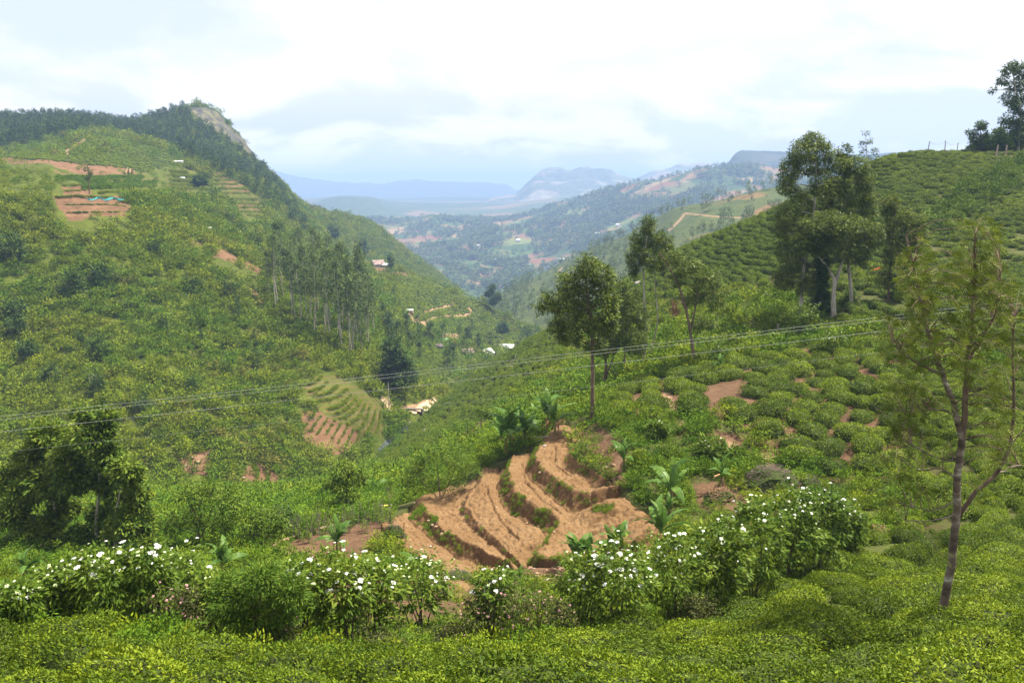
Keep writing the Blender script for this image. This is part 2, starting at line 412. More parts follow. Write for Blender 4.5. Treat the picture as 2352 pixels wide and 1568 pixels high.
# low ground behind it
I_lines = [
  ln((300, ('z', -240), 2900), (2300, ('z', -240), 2900)),
  ln((300, 505, 3400), (700, 500, 3400), (1000, 505, 3400), (1300, 500, 3400), (2300, 480, 3400)),
  ln((300, 470, 4300), (700, 468, 4200), (780, 452, 4100), (850, 455, 4100), (900, 474, 4200), (1000, 476, 4400), (1150, 470, 4500), (1280, 455, 4600), (2300, 440, 4600)),
  ln((300, 455, 6500), (2300, 450, 6500)),
]
I = loft('plain', I_lines, pxgrid(300, 2300, 600, 1700, 8, 40), [4, 40, 40], 10.0, 400, 51)
H1_lines = [
  ln((1100, ('z', -240), 4300), (2300, ('z', -240), 4300)),
  ln((1100, 480, 4600), (1200, 468, 4700), (1300, 470, 4700), (1500, 450, 4700), (2300, 430, 4700)),
  ln((1100, 465, 5000), (1190, 448, 5100), (1230, 425, 5100), (1300, 425, 5100), (1500, 425, 5100), (2300, 410, 5100)),
  ln((1100, 470, 5500), (1180, 446, 5500), (1205, 427, 5500), (1230, 405, 5500), (1252, 391, 5500), (1300, 386, 5500), (1345, 383, 5500), (1400, 389, 5500), (1470, 403, 5500), (1510, 395, 5600), (1570, 381, 5700), (1620, 380, 5700), (1700, 392, 5700), (2300, 395, 5700)),
  ln((1100, ('z', -240), 6200), (2300, ('z', -240), 6200)),
]
H1 = loft('mountain', H1_lines, pxgrid(1100, 2300, 1150, 1750, 4, 40), [4, 30, 40, 5], 44.0, 230, 61)
H2_lines = [
  ln((1500, ('z', -240), 2700), (2600, ('z', -200), 2700)),
  ln((1500, 430, 2950), (1700, 400, 2950), (2600, 392, 2950)),
  ln((1560, 425, 3200), (1640, 392, 3200), (1672, 372, 3200), (1690, 352, 3200), (1705, 345, 3200), (1740, 347, 3200), (1800, 351, 3200), (1900, 358, 3200), (2000, 356, 3200), (2060, 352, 3200), (2200, 358, 3200), (2600, 350, 3200)),
  ln((1500, ('z', -240), 3700), (2600, ('z', -240), 3700)),
]
H2 = loft('mesa', H2_lines, pxgrid(1500, 2600, 1600, 2200, 4, 40), [4, 40, 5], 14.0, 130, 71)
H3_lines = [
  ln((0, ('z', -240), 6600), (2600, ('z', -240), 6600)),
  ln((0, 455, 7400), (1300, 452, 7400), (2600, 440, 7400)),
  ln((0, 400, 8600), (600, 398, 8600), (660, 404, 8600), (720, 413, 8600), (790, 426, 8600), (860, 428, 8600), (940, 418, 8600), (1020, 412, 8600), (1100, 414, 8600), (1160, 415, 8600), (1186, 430, 8600), (1215, 427, 8600), (1300, 440, 8600), (1600, 425, 8600), (2600, 400, 8600)),
  ln((0, ('z', -240), 9600), (2600, ('z', -240), 9600)),
]
H3 = loft('mountain_range', H3_lines, pxgrid(0, 2600, 560, 1400, 6, 50), [4, 40, 4], 60.0, 500, 81)
# ------------------------------------------------------------------ cover of the ground: bare soil, paths, green floor
def jit(px, py, G, a, ln_, seed):
    s = fbm(G[..., 0]/ln_, G[..., 1]/ln_+G[..., 2]/ln_, seed, 3)
    t = fbm(G[..., 0]/ln_+37, G[..., 1]/ln_+G[..., 2]/ln_, seed+5, 3)
    return px+a*s, py+a*t
FIELD = [(1354, 968), (1330, 1010), (1313, 1045), (1352, 1075), (1389, 1100), (1419, 1121), (1450, 1160), (1505, 1195), (1515, 1225), (1490, 1275), (1400, 1295), (1300, 1300), (1240, 1295), (1210, 1300),
         (1140, 1306), (1096, 1314), (1023, 1312), (973, 1290), (915, 1255), (874, 1206), (950, 1156), (1003, 1146), (1067, 1105), (1126, 1076), (1178, 1055), (1199, 1044), (1266, 1003), (1301, 976)]
BEAN = [(640, 1262), (690, 1235), (760, 1215), (880, 1190), (900, 1215), (860, 1262), (800, 1290), (700, 1288)]
A_soil = [BEAN, [(1590, 1120), (1640, 1110), (1700, 1140), (1740, 1150), (1680, 1180), (1610, 1175)],
          [(1600, 965), (1640, 985), (1660, 1000), (1800, 1010), (1830, 1035), (1790, 1060), (1740, 1030), (1640, 1020)],
          [(1600, 890), (1680, 870), (1740, 880), (1700, 920), (1620, 930)], [(1330, 975), (1360, 965), (1440, 1040), (1440, 1120), (1400, 1100), (1330, 1050)],
          [(1210, 1290), (1300, 1295), (1310, 1330), (1260, 1350), (1215, 1320)], [(0, 1250), (60, 1240), (125, 1235), (125, 1260), (40, 1275), (0, 1275)],
          [(1050, 1000), (1110, 960), (1130, 975), (1100, 1010), (1040, 1030), (930, 1075), (880, 1085), (930, 1050)], [(1310, 935), (1340, 930), (1345, 945), (1310, 955)],
          [(590, 1265), (650, 1250), (700, 1285), (680, 1292), (640, 1275)], [(700, 1330), (1200, 1340), (1200, 1420), (1000, 1450), (750, 1450)], [(1640, 660), (1700, 650), (1790, 655), (1775, 675), (1680, 672)],
          [(868, 1120), (890, 1105), (915, 1125), (905, 1160), (870, 1160)], [(2000, 1245), (2060, 1200), (2040, 1230), (1960, 1260)], [(1900, 905), (1960, 895), (1970, 920), (1910, 925)]]
A_path = [[(1545, 865), (1530, 905), (1545, 945), (1560, 975)], [(1560, 975), (1620, 1010), (1760, 1055), (1800, 1100)], [(985, 925), (950, 945), (935, 965)], [(2110, 352), (2200, 352), (2300, 357), (2400, 360)]]
jx, jy = jit(Ax, Ay, A.G, 10, 3.0, 91)
A_soil.append([(1440, 900), (1560, 862), (1700, 826), (1900, 800), (2080, 840), (2100, 1100), (1900, 1095), (1830, 1030), (1640, 960), (1450, 960)])
A_s = np.zeros(Ax.shape)
for p in A_soil: A_s = np.maximum(A_s, inpoly(jx, jy, p))
A_p = np.zeros(Ax.shape)
for k, p in enumerate(A_path): A_p = np.maximum(A_p, sstep(1.3, 0.7, dist_line(jx*.5+Ax*.5, jy*.5+Ay*.5, p)/(9 if k < 2 else 8 if k == 2 else 7)))
hidden = (Ax < -900)
# pick the ground down below the terraced field, which is a sheet of its own
infield = inpoly(Ax, Ay, FIELD) & (A.G[..., 1] > 36) & (A.G[..., 1] < 66)

# levels of the terraces: 4 = top plot ... 0 = lowest plot; x.5 = the edge between two plots
LV = [(4.5, [(1354, 968), (1313, 1045), (1352, 1076), (1389, 1100), (1421, 1120)]), (4.0, [(1300, 1000), (1262, 1045), (1300, 1085), (1370, 1130)]),
      (3.5, [(1243, 1018), (1215, 1062), (1264, 1108), (1300, 1140), (1318, 1156), (1370, 1148), (1425, 1126)]),
      (3.0, [(1200, 1045), (1186, 1075), (1215, 1115), (1262, 1160), (1295, 1180)]), (2.5, [(1170, 1058), (1158, 1100), (1176, 1142), (1222, 1178), (1266, 1204)]),
      (2.0, [(1120, 1085), (1125, 1140), (1150, 1190), (1200, 1225), (1240, 1250)]), (1.5, [(1102, 1098), (1067, 1144), (1066, 1174), (1094, 1212), (1126, 1240), (1175, 1275)]),
      (1.0, [(1040, 1125), (1010, 1160), (1040, 1205), (1090, 1245)]), (0.5, [(955, 1160), (975, 1190), (1004, 1221), (1060, 1260), (1140, 1290)]),
      (0.0, [(910, 1190), (940, 1220), (990, 1260), (1060, 1292), (1110, 1302)]), (-0.5, [(870, 1205), (912, 1258), (970, 1295), (1023, 1318), (1096, 1320), (1145, 1308)]),
      (2.9, [(1330, 1175), (1400, 1150), (1450, 1170), (1490, 1200), (1400, 1230), (1330, 1230), (1290, 1260)]), (2.5, [(1270, 1210), (1254, 1245), (1222, 1285)]), (2.4, [(1500, 1260), (1400, 1290), (1300, 1300)])]
def rbf_fit(LV):
    P = []; V = []
    for v, ls in LV:
        for a, b in zip(ls, ls[1:]):
            for t in (0, 0.5):
                P.append((a[0]+(b[0]-a[0])*t, a[1]+(b[1]-a[1])*t)); V.append(v)
        P.append(ls[-1]); V.append(v)
    P = np.array(P)/100.0; V = np.array(V)
    r2 = ((P[:, None]-P[None])**2).sum(-1)
    Kk = np.where(r2 > 0, 0.5*r2*np.log(r2+1e-12), 0) + np.eye(len(P))*0.01
    n = len(P); M = np.zeros((n+3, n+3)); M[:n, :n] = Kk; M[:n, n] = 1; M[:n, n+1:] = P; M[n, :n] = 1; M[n+1:, :n] = P.T
    w = np.linalg.solve(M, np.concatenate([V, np.zeros(3)]))
    return P, w
RP, RW = rbf_fit(LV)
def level(px, py):
    q = np.stack([px, py], -1)/100.0; sh = q.shape[:-1]; q = q.reshape(-1, 2); out = np.zeros(len(q))
    for k in range(0, len(q), 20000):
        r2 = ((q[k:k+20000, None]-RP[None])**2).sum(-1)
        out[k:k+20000] = (0.5*r2*np.log(r2+1e-12)) @ RW[:-3]
    return (out + RW[-3] + q@RW[-2:]).reshape(sh)
gF = np.arange(855, 1535, 1.8)
Fl = loft('terraced_field', A_lines, gF, [1, 1, 1, 1, 2, 150, 150, 4, 1, 1, 1, 1, 1], 0.0)
sel = (Fl.t > 4.0) & (Fl.t <= 7.6)
Fl.G = Fl.G[sel]
Fx, Fy = proj(Fl.G)
Fl.G[..., 2] += 0.35*fbm(Fl.G[..., 0]/9, Fl.G[..., 1]/9, 3, 5)
FL_lv = level(Fx, Fy) + 0.10*fbm(Fl.G[..., 0]/1.6, Fl.G[..., 1]/1.6, 77, 3)
Lc = np.clip(FL_lv, -0.8, 4.9)
STEP = {-1: .5, 0: .85, 1: .35, 2: 1.15, 3: 1.0, 4: 1.0}
stair = np.zeros(Lc.shape); lin = np.zeros(Lc.shape)
toe = np.zeros(Lc.shape)
for k, w in ((-1, .12), (0, .15), (1, .08), (2, .16), (3, .15), (4, .2)):
    e = k+0.5
    stair += STEP[k]*sstep(e-w, e+w, Lc); lin += STEP[k]*np.clip(Lc-k, 0, 1)
    toe += STEP[k]* np.exp(-((Lc-(e-w-0.05))/0.035)**2)
fx, fy = Fl.G[..., 0], Fl.G[..., 1]
furrow = 0.02*np.sin(Lc*2*math.pi*9 + 2.5*fbm(fx/2, fy/2, 12, 3))
holes = -0.07*sstep(0.50, 0.78, vnoise(fx/0.22, fy/0.30, 15))
clod = 0.09*fbm(fx/0.26, fy/0.26, 18, 3) + 0.10*fbm(fx/1.4, fy/1.4, 19, 3)
slope_part = np.clip(1-np.abs(((Lc+0.5) % 1)-0.5)/0.5, 0, 1)
# little drainage grooves trodden across the plots
groove = np.zeros(Lc.shape)
for g_ in ([(1067, 1144), (1095, 1112), (1103, 1098)], [(1000, 1172), (1030, 1160), (1064, 1152)], [(1118, 1120), (1132, 1160), (1152, 1200), (1190, 1240)], [(925, 1195), (922, 1215), (932, 1235)],
           [(1200, 1062), (1205, 1100), (1240, 1140), (1290, 1180)], [(1273, 1030), (1272, 1060), (1310, 1090)], [(1350, 1215), (1400, 1195), (1450, 1175)], [(1300, 1250), (1360, 1230), (1440, 1205), (1490, 1190)]):
    groove = np.maximum(groove, sstep(4.5, 1.0, dist_line(Fx + 3*fbm(fx/1.5, fy/1.5, 23, 2), Fy, g_)))
Fl.G[..., 2] += 0.95*(stair - lin) - 0.16*np.clip(toe, 0, 1) + furrow + holes + clod - 0.16*groove
fmask = inpoly(Fx, Fy, FIELD)
f_in = fmask.astype(float)
for _ in range(14):
    p = np.pad(f_in, 1, mode='edge'); f_in = (p[:-2, 1:-1]+p[2:, 1:-1]+p[1:-1, :-2]+p[1:-1, 2:]+p[1:-1, 1:-1])/5
Fl.G[..., 2] -= 1.6*sstep(0.55, 0.02, f_in)
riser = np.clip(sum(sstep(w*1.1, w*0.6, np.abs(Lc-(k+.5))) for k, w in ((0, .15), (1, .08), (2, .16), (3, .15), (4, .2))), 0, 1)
A.G[..., 2] -= 1.3*infield

def ground_mat(name, soil, green, sand, scale=1.0, soil2=None, rocky=None):
    m, nt, N, L = new_mat(name)
    tc = N.new('ShaderNodeTexCoord')
    def noise(sc, det=5):
        n = nd(N, 'ShaderNodeTexNoise'); n.inputs['Scale'].default_value = sc; n.inputs['Detail'].default_value = det; n.inputs['Roughness'].default_value = 0.62
        L.new(tc.outputs['Object'], n.inputs['Vector']); return n.outputs['Fac']
    n1, n2 = noise(0.35*scale, 6), noise(2.5*scale, 5)
    av = nd(N, 'ShaderNodeMath', operation='MULTIPLY_ADD'); L.new(n1, av.inputs[0]); av.inputs[1].default_value = 0.55
    h = nd(N, 'ShaderNodeMath', operation='MULTIPLY'); L.new(n2, h.inputs[0]); h.inputs[1].default_value = 0.45; L.new(h.outputs[0], av.inputs[2])
    def rampc(st):
        r = ramp_node(N, st); L.new(av.outputs[0], r.inputs[0]); return r.outputs[0]
    def mixc(f, a, b):
        x = nd(N, 'ShaderNodeMix', data_type='RGBA'); L.new(f, x.inputs[0]); L.new(a, x.inputs[6]); L.new(b, x.inputs[7]); return x.outputs[2]
    def attr(k): return nd(N, 'ShaderNodeAttribute', attribute_name=k).outputs['Fac']
    c = mixc(attr('soil'), rampc(green), rampc(soil))
    if rocky: c = mixc(attr('rock'), c, rampc(rocky))
    c = mixc(attr('path'), c, rampc(sand))
    p = N.new('ShaderNodeBsdfPrincipled'); p.inputs['Roughness'].default_value = 0.95; p.inputs['Specular IOR Level'].default_value = 0.1
    L.new(c, p.inputs['Base Color'])
    b = N.new('ShaderNodeBump'); b.inputs['Strength'].default_value = 0.7; b.inputs['Distance'].default_value = 0.12/scale
    L.new(n2, b.inputs['Height']); L.new(b.outputs[0], p.inputs['Normal'])
    o = N.new('ShaderNodeOutputMaterial'); L.new(p.outputs[0], o.inputs['Surface'])
    return m
SOIL = [(0.30, (0.17, 0.075, 0.035)), (0.5, (0.27, 0.125, 0.055)), (0.72, (0.36, 0.19, 0.10))]
SOILD = [(0.30, (0.055, 0.034, 0.020)), (0.5, (0.110, 0.062, 0.035)), (0.72, (0.175, 0.105, 0.065))]
GREEN = [(0.30, (0.055, 0.050, 0.018)), (0.48, (0.075, 0.095, 0.016)), (0.70, (0.13, 0.15, 0.026))]
SAND = [(0.3, (0.20, 0.12, 0.065)), (0.6, (0.29, 0.19, 0.11))]
M_hillA = ground_mat('near_ground', SOILD, [(0.30, (0.060, 0.040, 0.020)), (0.5, (0.060, 0.065, 0.018)), (0.72, (0.08, 0.11, 0.02))], SAND, 1.2)
land_mesh(A, M_hillA, {'soil': A_s, 'path': A_p})

def field_mat():
    m, nt, N, L = new_mat('terrace_soil')
    tc = N.new('ShaderNodeTexCoord')
    def noise(sc, det=6):
        n = nd(N, 'ShaderNodeTexNoise'); n.inputs['Scale'].default_value = sc; n.inputs['Detail'].default_value = det; n.inputs['Roughness'].default_value = 0.65
        L.new(tc.outputs['Object'], n.inputs['Vector']); return n.outputs['Fac']
    a, b = noise(0.5), noise(7.0)
    av = nd(N, 'ShaderNodeMath', operation='MULTIPLY_ADD'); L.new(a, av.inputs[0]); av.inputs[1].default_value = 0.5
    h = nd(N, 'ShaderNodeMath', operation='MULTIPLY'); L.new(b, h.inputs[0]); h.inputs[1].default_value = 0.5; L.new(h.outputs[0], av.inputs[2])
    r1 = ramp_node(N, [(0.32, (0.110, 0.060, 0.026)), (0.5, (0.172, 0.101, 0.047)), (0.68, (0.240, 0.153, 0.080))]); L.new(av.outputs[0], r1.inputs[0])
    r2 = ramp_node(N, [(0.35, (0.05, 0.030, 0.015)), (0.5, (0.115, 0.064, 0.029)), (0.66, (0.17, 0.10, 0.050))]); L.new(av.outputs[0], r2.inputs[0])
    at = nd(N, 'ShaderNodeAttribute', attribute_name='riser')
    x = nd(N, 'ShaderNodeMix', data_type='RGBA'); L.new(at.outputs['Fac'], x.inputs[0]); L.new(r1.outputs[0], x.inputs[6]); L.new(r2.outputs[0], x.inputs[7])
    # pale straw flecks lying on the soil
    v = nd(N, 'ShaderNodeTexVoronoi'); v.inputs['Scale'].default_value = 3.2; L.new(tc.outputs['Object'], v.inputs['Vector'])
    lt = nd(N, 'ShaderNodeMath', operation='LESS_THAN'); L.new(v.outputs['Distance'], lt.inputs[0]); lt.inputs[1].default_value = 0.085
    y = nd(N, 'ShaderNodeMix', data_type='RGBA'); L.new(lt.outputs[0], y.inputs[0]); L.new(x.outputs[2], y.inputs[6]); y.inputs[7].default_value = (0.50, 0.36, 0.22, 1)
    p = N.new('ShaderNodeBsdfPrincipled'); p.inputs['Roughness'].default_value = 0.95; p.inputs['Specular IOR Level'].default_value = 0.08
    L.new(y.outputs[2], p.inputs['Base Color'])
    bp = N.new('ShaderNodeBump'); bp.inputs['Strength'].default_value = 0.8; bp.inputs['Distance'].default_value = 0.05
    L.new(b, bp.inputs['Height']); L.new(bp.outputs[0], p.inputs['Normal'])
    o = N.new('ShaderNodeOutputMaterial'); L.new(p.outputs[0], o.inputs['Surface'])
    return m
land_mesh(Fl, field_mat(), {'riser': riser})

# --- the valley side: polygons of soil, terraces, tea and paths, seen where they lie
zc = lambda pts, s, x0, y0: [((x0+x/s)/1.7415, (y0+y/s)/1.7415) for x, y in pts]
up_ = lambda *p: [(x*.5127, 206.7+y*.5127) for x, y in p]        # sightings on the upper terraces
lo_ = lambda *p: [(413.4+x*.5127, 758+y*.5127) for x, y in p]    # sightings on the lower plots
B_soil = [up_((10, 303), (280, 318), (560, 353), (575, 372), (400, 377), (260, 377), (100, 352), (10, 318)), up_((278, 428), (405, 438), (415, 470), (288, 476)),
          up_((243, 488), (330, 478), (540, 498), (592, 558), (560, 584), (330, 584), (288, 542)),
          [(500, 570), (545, 590), (600, 612), (600, 627), (550, 600), (480, 585)], [(430, 540), (470, 560), (440, 565)], [(560, 650), (585, 660), (610, 695), (590, 690)],
          lo_((543, 350), (620, 343), (700, 388), (795, 440), (805, 482), (700, 558), (640, 522), (558, 492)),
          [(415, 1045), (480, 1030), (495, 1070), (470, 1090), (420, 1085)], lo_((255, 690), (300, 618), (350, 588), (420, 640), (480, 720), (565, 800), (555, 875), (500, 832), (420, 792), (320, 762)),
          [(905, 625), (945, 632), (938, 640), (900, 632)], [(850, 614), (905, 618), (895, 626), (850, 624)]]
B_terr = [up_((250, 375), (640, 372), (720, 440), (600, 455), (440, 452), (340, 420)), up_((930, 365), (1000, 395), (1168, 505), (1175, 575), (1105, 575), (1035, 500)), up_((745, 350), (850, 350), (965, 445), (745, 445)),
          lo_((555, 240), (620, 185), (700, 190), (900, 320), (905, 440), (860, 480), (790, 440), (690, 385), (620, 340), (570, 300)), up_((240, 425), (420, 425), (600, 560), (560, 590), (320, 590), (240, 490))]
# crops and weeds stand in lines along the edges of the steps: (line, spread below, hue range, size)
B_rows = [(up_((250, 384), (430, 387), (640, 382)), 13, (0.05, 0.30), .55), (up_((365, 417), (520, 414), (700, 408)), 15, (0.05, 0.30), .55), (up_((440, 456), (600, 452), (750, 450)), 4, (0.62, 0.8), .5),
          (up_((280, 428), (370, 424)), 2, (0.4, 0.6), .4), (up_((290, 452), (400, 448)), 2, (0.6, 0.8), .4), (up_((250, 478), (330, 474), (480, 480), (560, 500)), 3, (0.5, 0.75), .5), (up_((300, 515), (430, 512), (560, 520)), 1.5, (0.1, 0.4), .35), (up_((300, 548), (420, 546), (585, 545)), 1.5, (0.1, 0.4), .35)]
for k, (x0, x1, y) in enumerate([(935, 1010, 385), (950, 1040, 402), (960, 1060, 420), (980, 1090, 440), (1000, 1120, 461), (1015, 1150, 486), (1050, 1165, 507), (1060, 1168, 524), (1075, 1168, 542), (1100, 1168, 560)]): B_rows.append((up_((x0, y), (x1, y+2)), 3.0, (0.35, 0.7), .5))
for y, x0, x1 in ((362, 760, 840), (380, 755, 890), (400, 758, 930), (420, 760, 950), (438, 752, 962)): B_rows.append((up_((x0, y), (x1, y+5)), 4.0, (0.45, 0.7), .6))
B_ridge = [lo_((562, 236), (600, 224), (628, 198)), lo_((572, 266), (620, 250), (655, 222)), lo_((592, 290), (660, 270), (705, 238)), lo_((612, 308), (690, 290), (745, 248)), lo_((660, 345), (720, 322), (765, 275)), lo_((680, 372), (742, 340), (785, 292)), lo_((712, 388), (770, 352), (805, 305)),
           lo_((740, 412), (792, 380), (825, 318)), lo_((785, 440), (822, 400), (845, 328)), lo_((818, 460), (852, 410), (872, 338)), lo_((850, 474), (882, 420), (893, 350))]
for r_ in B_ridge: B_rows.append(([(x+2, y+4.5) for x, y in r_], 3.0, (0.5, 0.8), .5))
for a in range(8): B_rows.append((lo_((552+a*30, 440+a*14+(a > 5)*20), (580+a*30, 400+a*13), (610+a*28, 362+a*13)), 1.5, (0.3, 0.6), .32))
for r_ in (((330, 600), (347, 650), (300, 722)), ((395, 640), (390, 700), (360, 762)), ((430, 690), (432, 740), (402, 782)), ((465, 730), (472, 792)), ((512, 770), (522, 842)), ((260, 692), (340, 735), (425, 772))): B_rows.append((lo_(*r_), 2.0, (0.3, 0.7), .42))
B_tea1 = [(0, 352), (60, 335), (200, 312), (280, 320), (395, 350), (390, 378), (330, 398), (300, 388), (150, 375), (0, 362)]
B_tea2 = [(905, 640), (956, 640), (1000, 655), (1038, 677), (1100, 690), (1194, 738), (1206, 779), (1136, 777), (1060, 768), (999, 757), (970, 742), (925, 715)]
B_tea3 = [(735, 487), (800, 495), (850, 512), (860, 525), (800, 520), (740, 505)]
B_tea4 = [(930, 800), (1010, 780), (1080, 830), (1060, 860), (1000, 880), (930, 900), (905, 870)]
B_path = [([(203, 313), (190, 325), (165, 340), (150, 352), (158, 368)], 3.4), ([(886, 824), (882, 850), (885, 880), (889, 908), (886, 930)], 6.0), ([(770, 630), (800, 612), (835, 600)], 3.0),
          ([(956, 738), (960, 726), (976, 716), (999, 709), (1025, 704), (1042, 699), (1039, 692)], 2.3), ([(956, 738), (972, 742), (986, 732), (1011, 727), (1042, 725), (1073, 723), (1084, 716), (1077, 708)], 2.6),
          ([(940, 718), (950, 736), (972, 742), (985, 752)], 2.0), ([(1018, 772), (1030, 770), (1048, 774)], 4.0), ([(920, 935), (960, 940), (1003, 918)], 4.0)]
jx, jy = jit(Bx, By, B.G, 9, 9.0, 95)
front = B.G[..., 1] < 700
B_s = np.zeros(Bx.shape); B_t = np.zeros(Bx.shape); B_p = np.zeros(Bx.shape)
for p in B_soil: B_s = np.maximum(B_s, inpoly(jx, jy, p)*front)
for p in B_terr: B_t = np.maximum(B_t, inpoly(jx, jy, p)*front)
for p, w in B_path: B_p = np.maximum(B_p, sstep(1.25, 0.75, dist_line(Bx, By, p)/w)*front)
B_g = np.maximum(np.maximum(inpoly(Bx, By, B_tea1), inpoly(Bx, By, B_tea2)), inpoly(Bx, By, B_tea4))*front
# steps cut into the hillside
hstep = np.clip(B.G[..., 1]*0.0058, 0.7, 2.4)
hz = B.G[..., 2]/hstep + 0.25*fbm(B.G[..., 0]/9, B.G[..., 1]/9, 66, 3)
fr = hz - np.floor(hz)
bt = B_t.copy()
for _ in range(3):
    p = np.pad(bt, 1, mode='edge'); bt = (p[:-2, 1:-1]+p[2:, 1:-1]+p[1:-1, :-2]+p[1:-1, 2:]+p[1:-1, 1:-1])/5
B.G[..., 2] += bt*(By < 520)*hstep*(sstep(0.55, 0.95, fr)-fr)*0.9
B_rs = B_t*sstep(0.5, 0.6, fr)*sstep(1.0, 0.93, fr)       # the risers
B_soilmask = np.clip(B_s + 0.35*B_t*(1-B_rs), 0, 1)
for r_ in B_ridge: B_soilmask = np.maximum(B_soilmask, 0.75*(dist_line(Bx, By, r_) < 1.9))
for k in (0, 1): B_soilmask = np.maximum(B_soilmask, np.max([0.9*(dist_line(Bx, By+1.5, r_[0]) < 1.7) for r_ in B_rows[:2]+B_rows[8:18]], axis=0))
B_cut = B_s
top = [(428, 262), (460, 250), (502, 260), (548, 314), (592, 364), (640, 414), (622, 414), (560, 356), (520, 332), (482, 308), (452, 286)]
B_r = inpoly(jx, jy, top)*(B.G[..., 1] > 640)
B_r = np.maximum(B_r, inpoly(jx, jy, [(575, 352), (608, 382), (640, 415), (628, 410), (590, 375)])*0.6*(B.G[..., 1] > 640))
cliff = (B_r > 0)
B.G[..., 2] += B_r*5*fbm(B.G[..., 0]/8, B.G[..., 2]/8, 44, 4)
M_hillB = ground_mat('hillside_ground', [(0.32, (0.085, 0.048, 0.026)), (0.5, (0.145, 0.080, 0.043)), (0.72, (0.215, 0.130, 0.075))],
                     [(0.30, (0.036, 0.042, 0.009)), (0.48, (0.062, 0.078, 0.010)), (0.70, (0.100, 0.118, 0.015))], SAND, 0.35,
                     rocky=[(0.3, (0.030, 0.030, 0.034)), (0.47, (0.060, 0.058, 0.052)), (0.56, (0.13, 0.12, 0.06)), (0.72, (0.19, 0.17, 0.08))])
land_mesh(B, M_hillB, {'soil': B_soilmask, 'path': B_p, 'rock': B_r})
M_hillD = ground_mat('spur_ground', SOIL, [(0.30, (0.028, 0.045, 0.012)), (0.48, (0.055, 0.075, 0.016)), (0.70, (0.10, 0.105, 0.030))], SAND, 0.09)
Dx, Dy = proj(D.G)
D_p = np.zeros(Dx.shape)
for p, w in (([(1573, 490), (1562, 505), (1545, 522), (1535, 530)], 2.4), ([(1575, 490), (1640, 497), (1700, 500)], 1.5), ([(1290, 616), (1282, 625), (1278, 632)], 1.6)): D_p = np.maximum(D_p, sstep(1.2, .7, dist_line(Dx, Dy, p)/w))
D_s = sstep(0.15, 0.4, fbm(D.G[..., 0]/50, D.G[..., 1]/50, 33, 4))*0.5*(Dx > 1500)
land_mesh(D, M_hillD, {'soil': D_s, 'path': D_p})

def valley_mat(name, patch, scale, floor_, tree, tree_amt=0.5, field_amt=0.5):
    """far country: a patchwork of small fields and woods"""
    m, nt, N, L = new_mat(name)
    tc = N.new('ShaderNodeTexCoord')
    ns = nd(N, 'ShaderNodeTexNoise'); ns.inputs['Scale'].default_value = scale*1.2; ns.inputs['Detail'].default_value = 4; L.new(tc.outputs['Object'], ns.inputs['Vector'])
    wv = nd(N, 'ShaderNodeVectorMath', operation='SCALE'); L.new(ns.outputs['Color'], wv.inputs[0]); wv.inputs['Scale'].default_value = 1.1/scale
    va = nd(N, 'ShaderNodeVectorMath', operation='ADD'); L.new(tc.outputs['Object'], va.inputs[0]); L.new(wv.outputs[0], va.inputs[1])
    v = nd(N, 'ShaderNodeTexVoronoi'); v.inputs['Scale'].default_value = scale; L.new(va.outputs[0], v.inputs['Vector'])
    hs = nd(N, 'ShaderNodeSeparateColor'); L.new(v.outputs['Color'], hs.inputs[0])
    rp = ramp_node(N, patch); rp.color_ramp.interpolation = 'CONSTANT'; L.new(hs.outputs[0], rp.inputs[0])
    nf = nd(N, 'ShaderNodeTexNoise'); nf.inputs['Scale'].default_value = scale*0.35; nf.inputs['Detail'].default_value = 6; nf.inputs['Roughness'].default_value = 0.65; L.new(tc.outputs['Object'], nf.inputs['Vector'])
    mr = nd(N, 'ShaderNodeMapRange', interpolation_type='SMOOTHSTEP'); mr.inputs[1].default_value = 0.60-0.2*field_amt; mr.inputs[2].default_value = 0.66-0.2*field_amt; L.new(nf.outputs['Fac'], mr.inputs[0])
    n3 = nd(N, 'ShaderNodeTexNoise'); n3.inputs['Scale'].default_value = scale*9; n3.inputs['Detail'].default_value = 4; L.new(tc.outputs['Object'], n3.inputs['Vector'])
    fl = ramp_node(N, floor_); L.new(n3.outputs['Fac'], fl.inputs[0])
    x = nd(N, 'ShaderNodeMix', data_type='RGBA'); L.new(mr.outputs[0], x.inputs[0]); L.new(fl.outputs[0], x.inputs[6]); L.new(rp.outputs[0], x.inputs[7])
    p = N.new('ShaderNodeBsdfPrincipled'); p.inputs['Roughness'].default_value = 1.0; p.inputs['Specular IOR Level'].default_value = 0.0
    L.new(x.outputs[2], p.inputs['Base Color'])
    o = N.new('ShaderNodeOutputMaterial'); L.new(p.outputs[0], o.inputs['Surface'])
    return m
PATCH = [(0.0, (0.17, 0.10, 0.055)), (0.18, (0.10, 0.11, 0.035)), (0.34, (0.20, 0.125, 0.065)), (0.5, (0.065, 0.10, 0.028)), (0.64, (0.26, 0.18, 0.09)), (0.76, (0.045, 0.075, 0.022)), (0.86, (0.17, 0.085, 0.05)), (0.94, (0.13, 0.15, 0.045))]
WOOD = [(0.3, (0.022, 0.040, 0.016)), (0.5, (0.045, 0.072, 0.022)), (0.72, (0.085, 0.110, 0.035))]
land_mesh(E, valley_mat('valley_fields', PATCH, 0.018, WOOD, None, field_amt=0.85))
land_mesh(I, valley_mat('plain_fields', [(0, (0.07, 0.09, 0.035)), (0.35, (0.17, 0.12, 0.07)), (0.6, (0.05, 0.08, 0.025)), (0.8, (0.12, 0.11, 0.05))], 0.005, [(0.3, (0.03, 0.05, 0.02)), (0.7, (0.08, 0.10, 0.035))], None, field_amt=0.6))
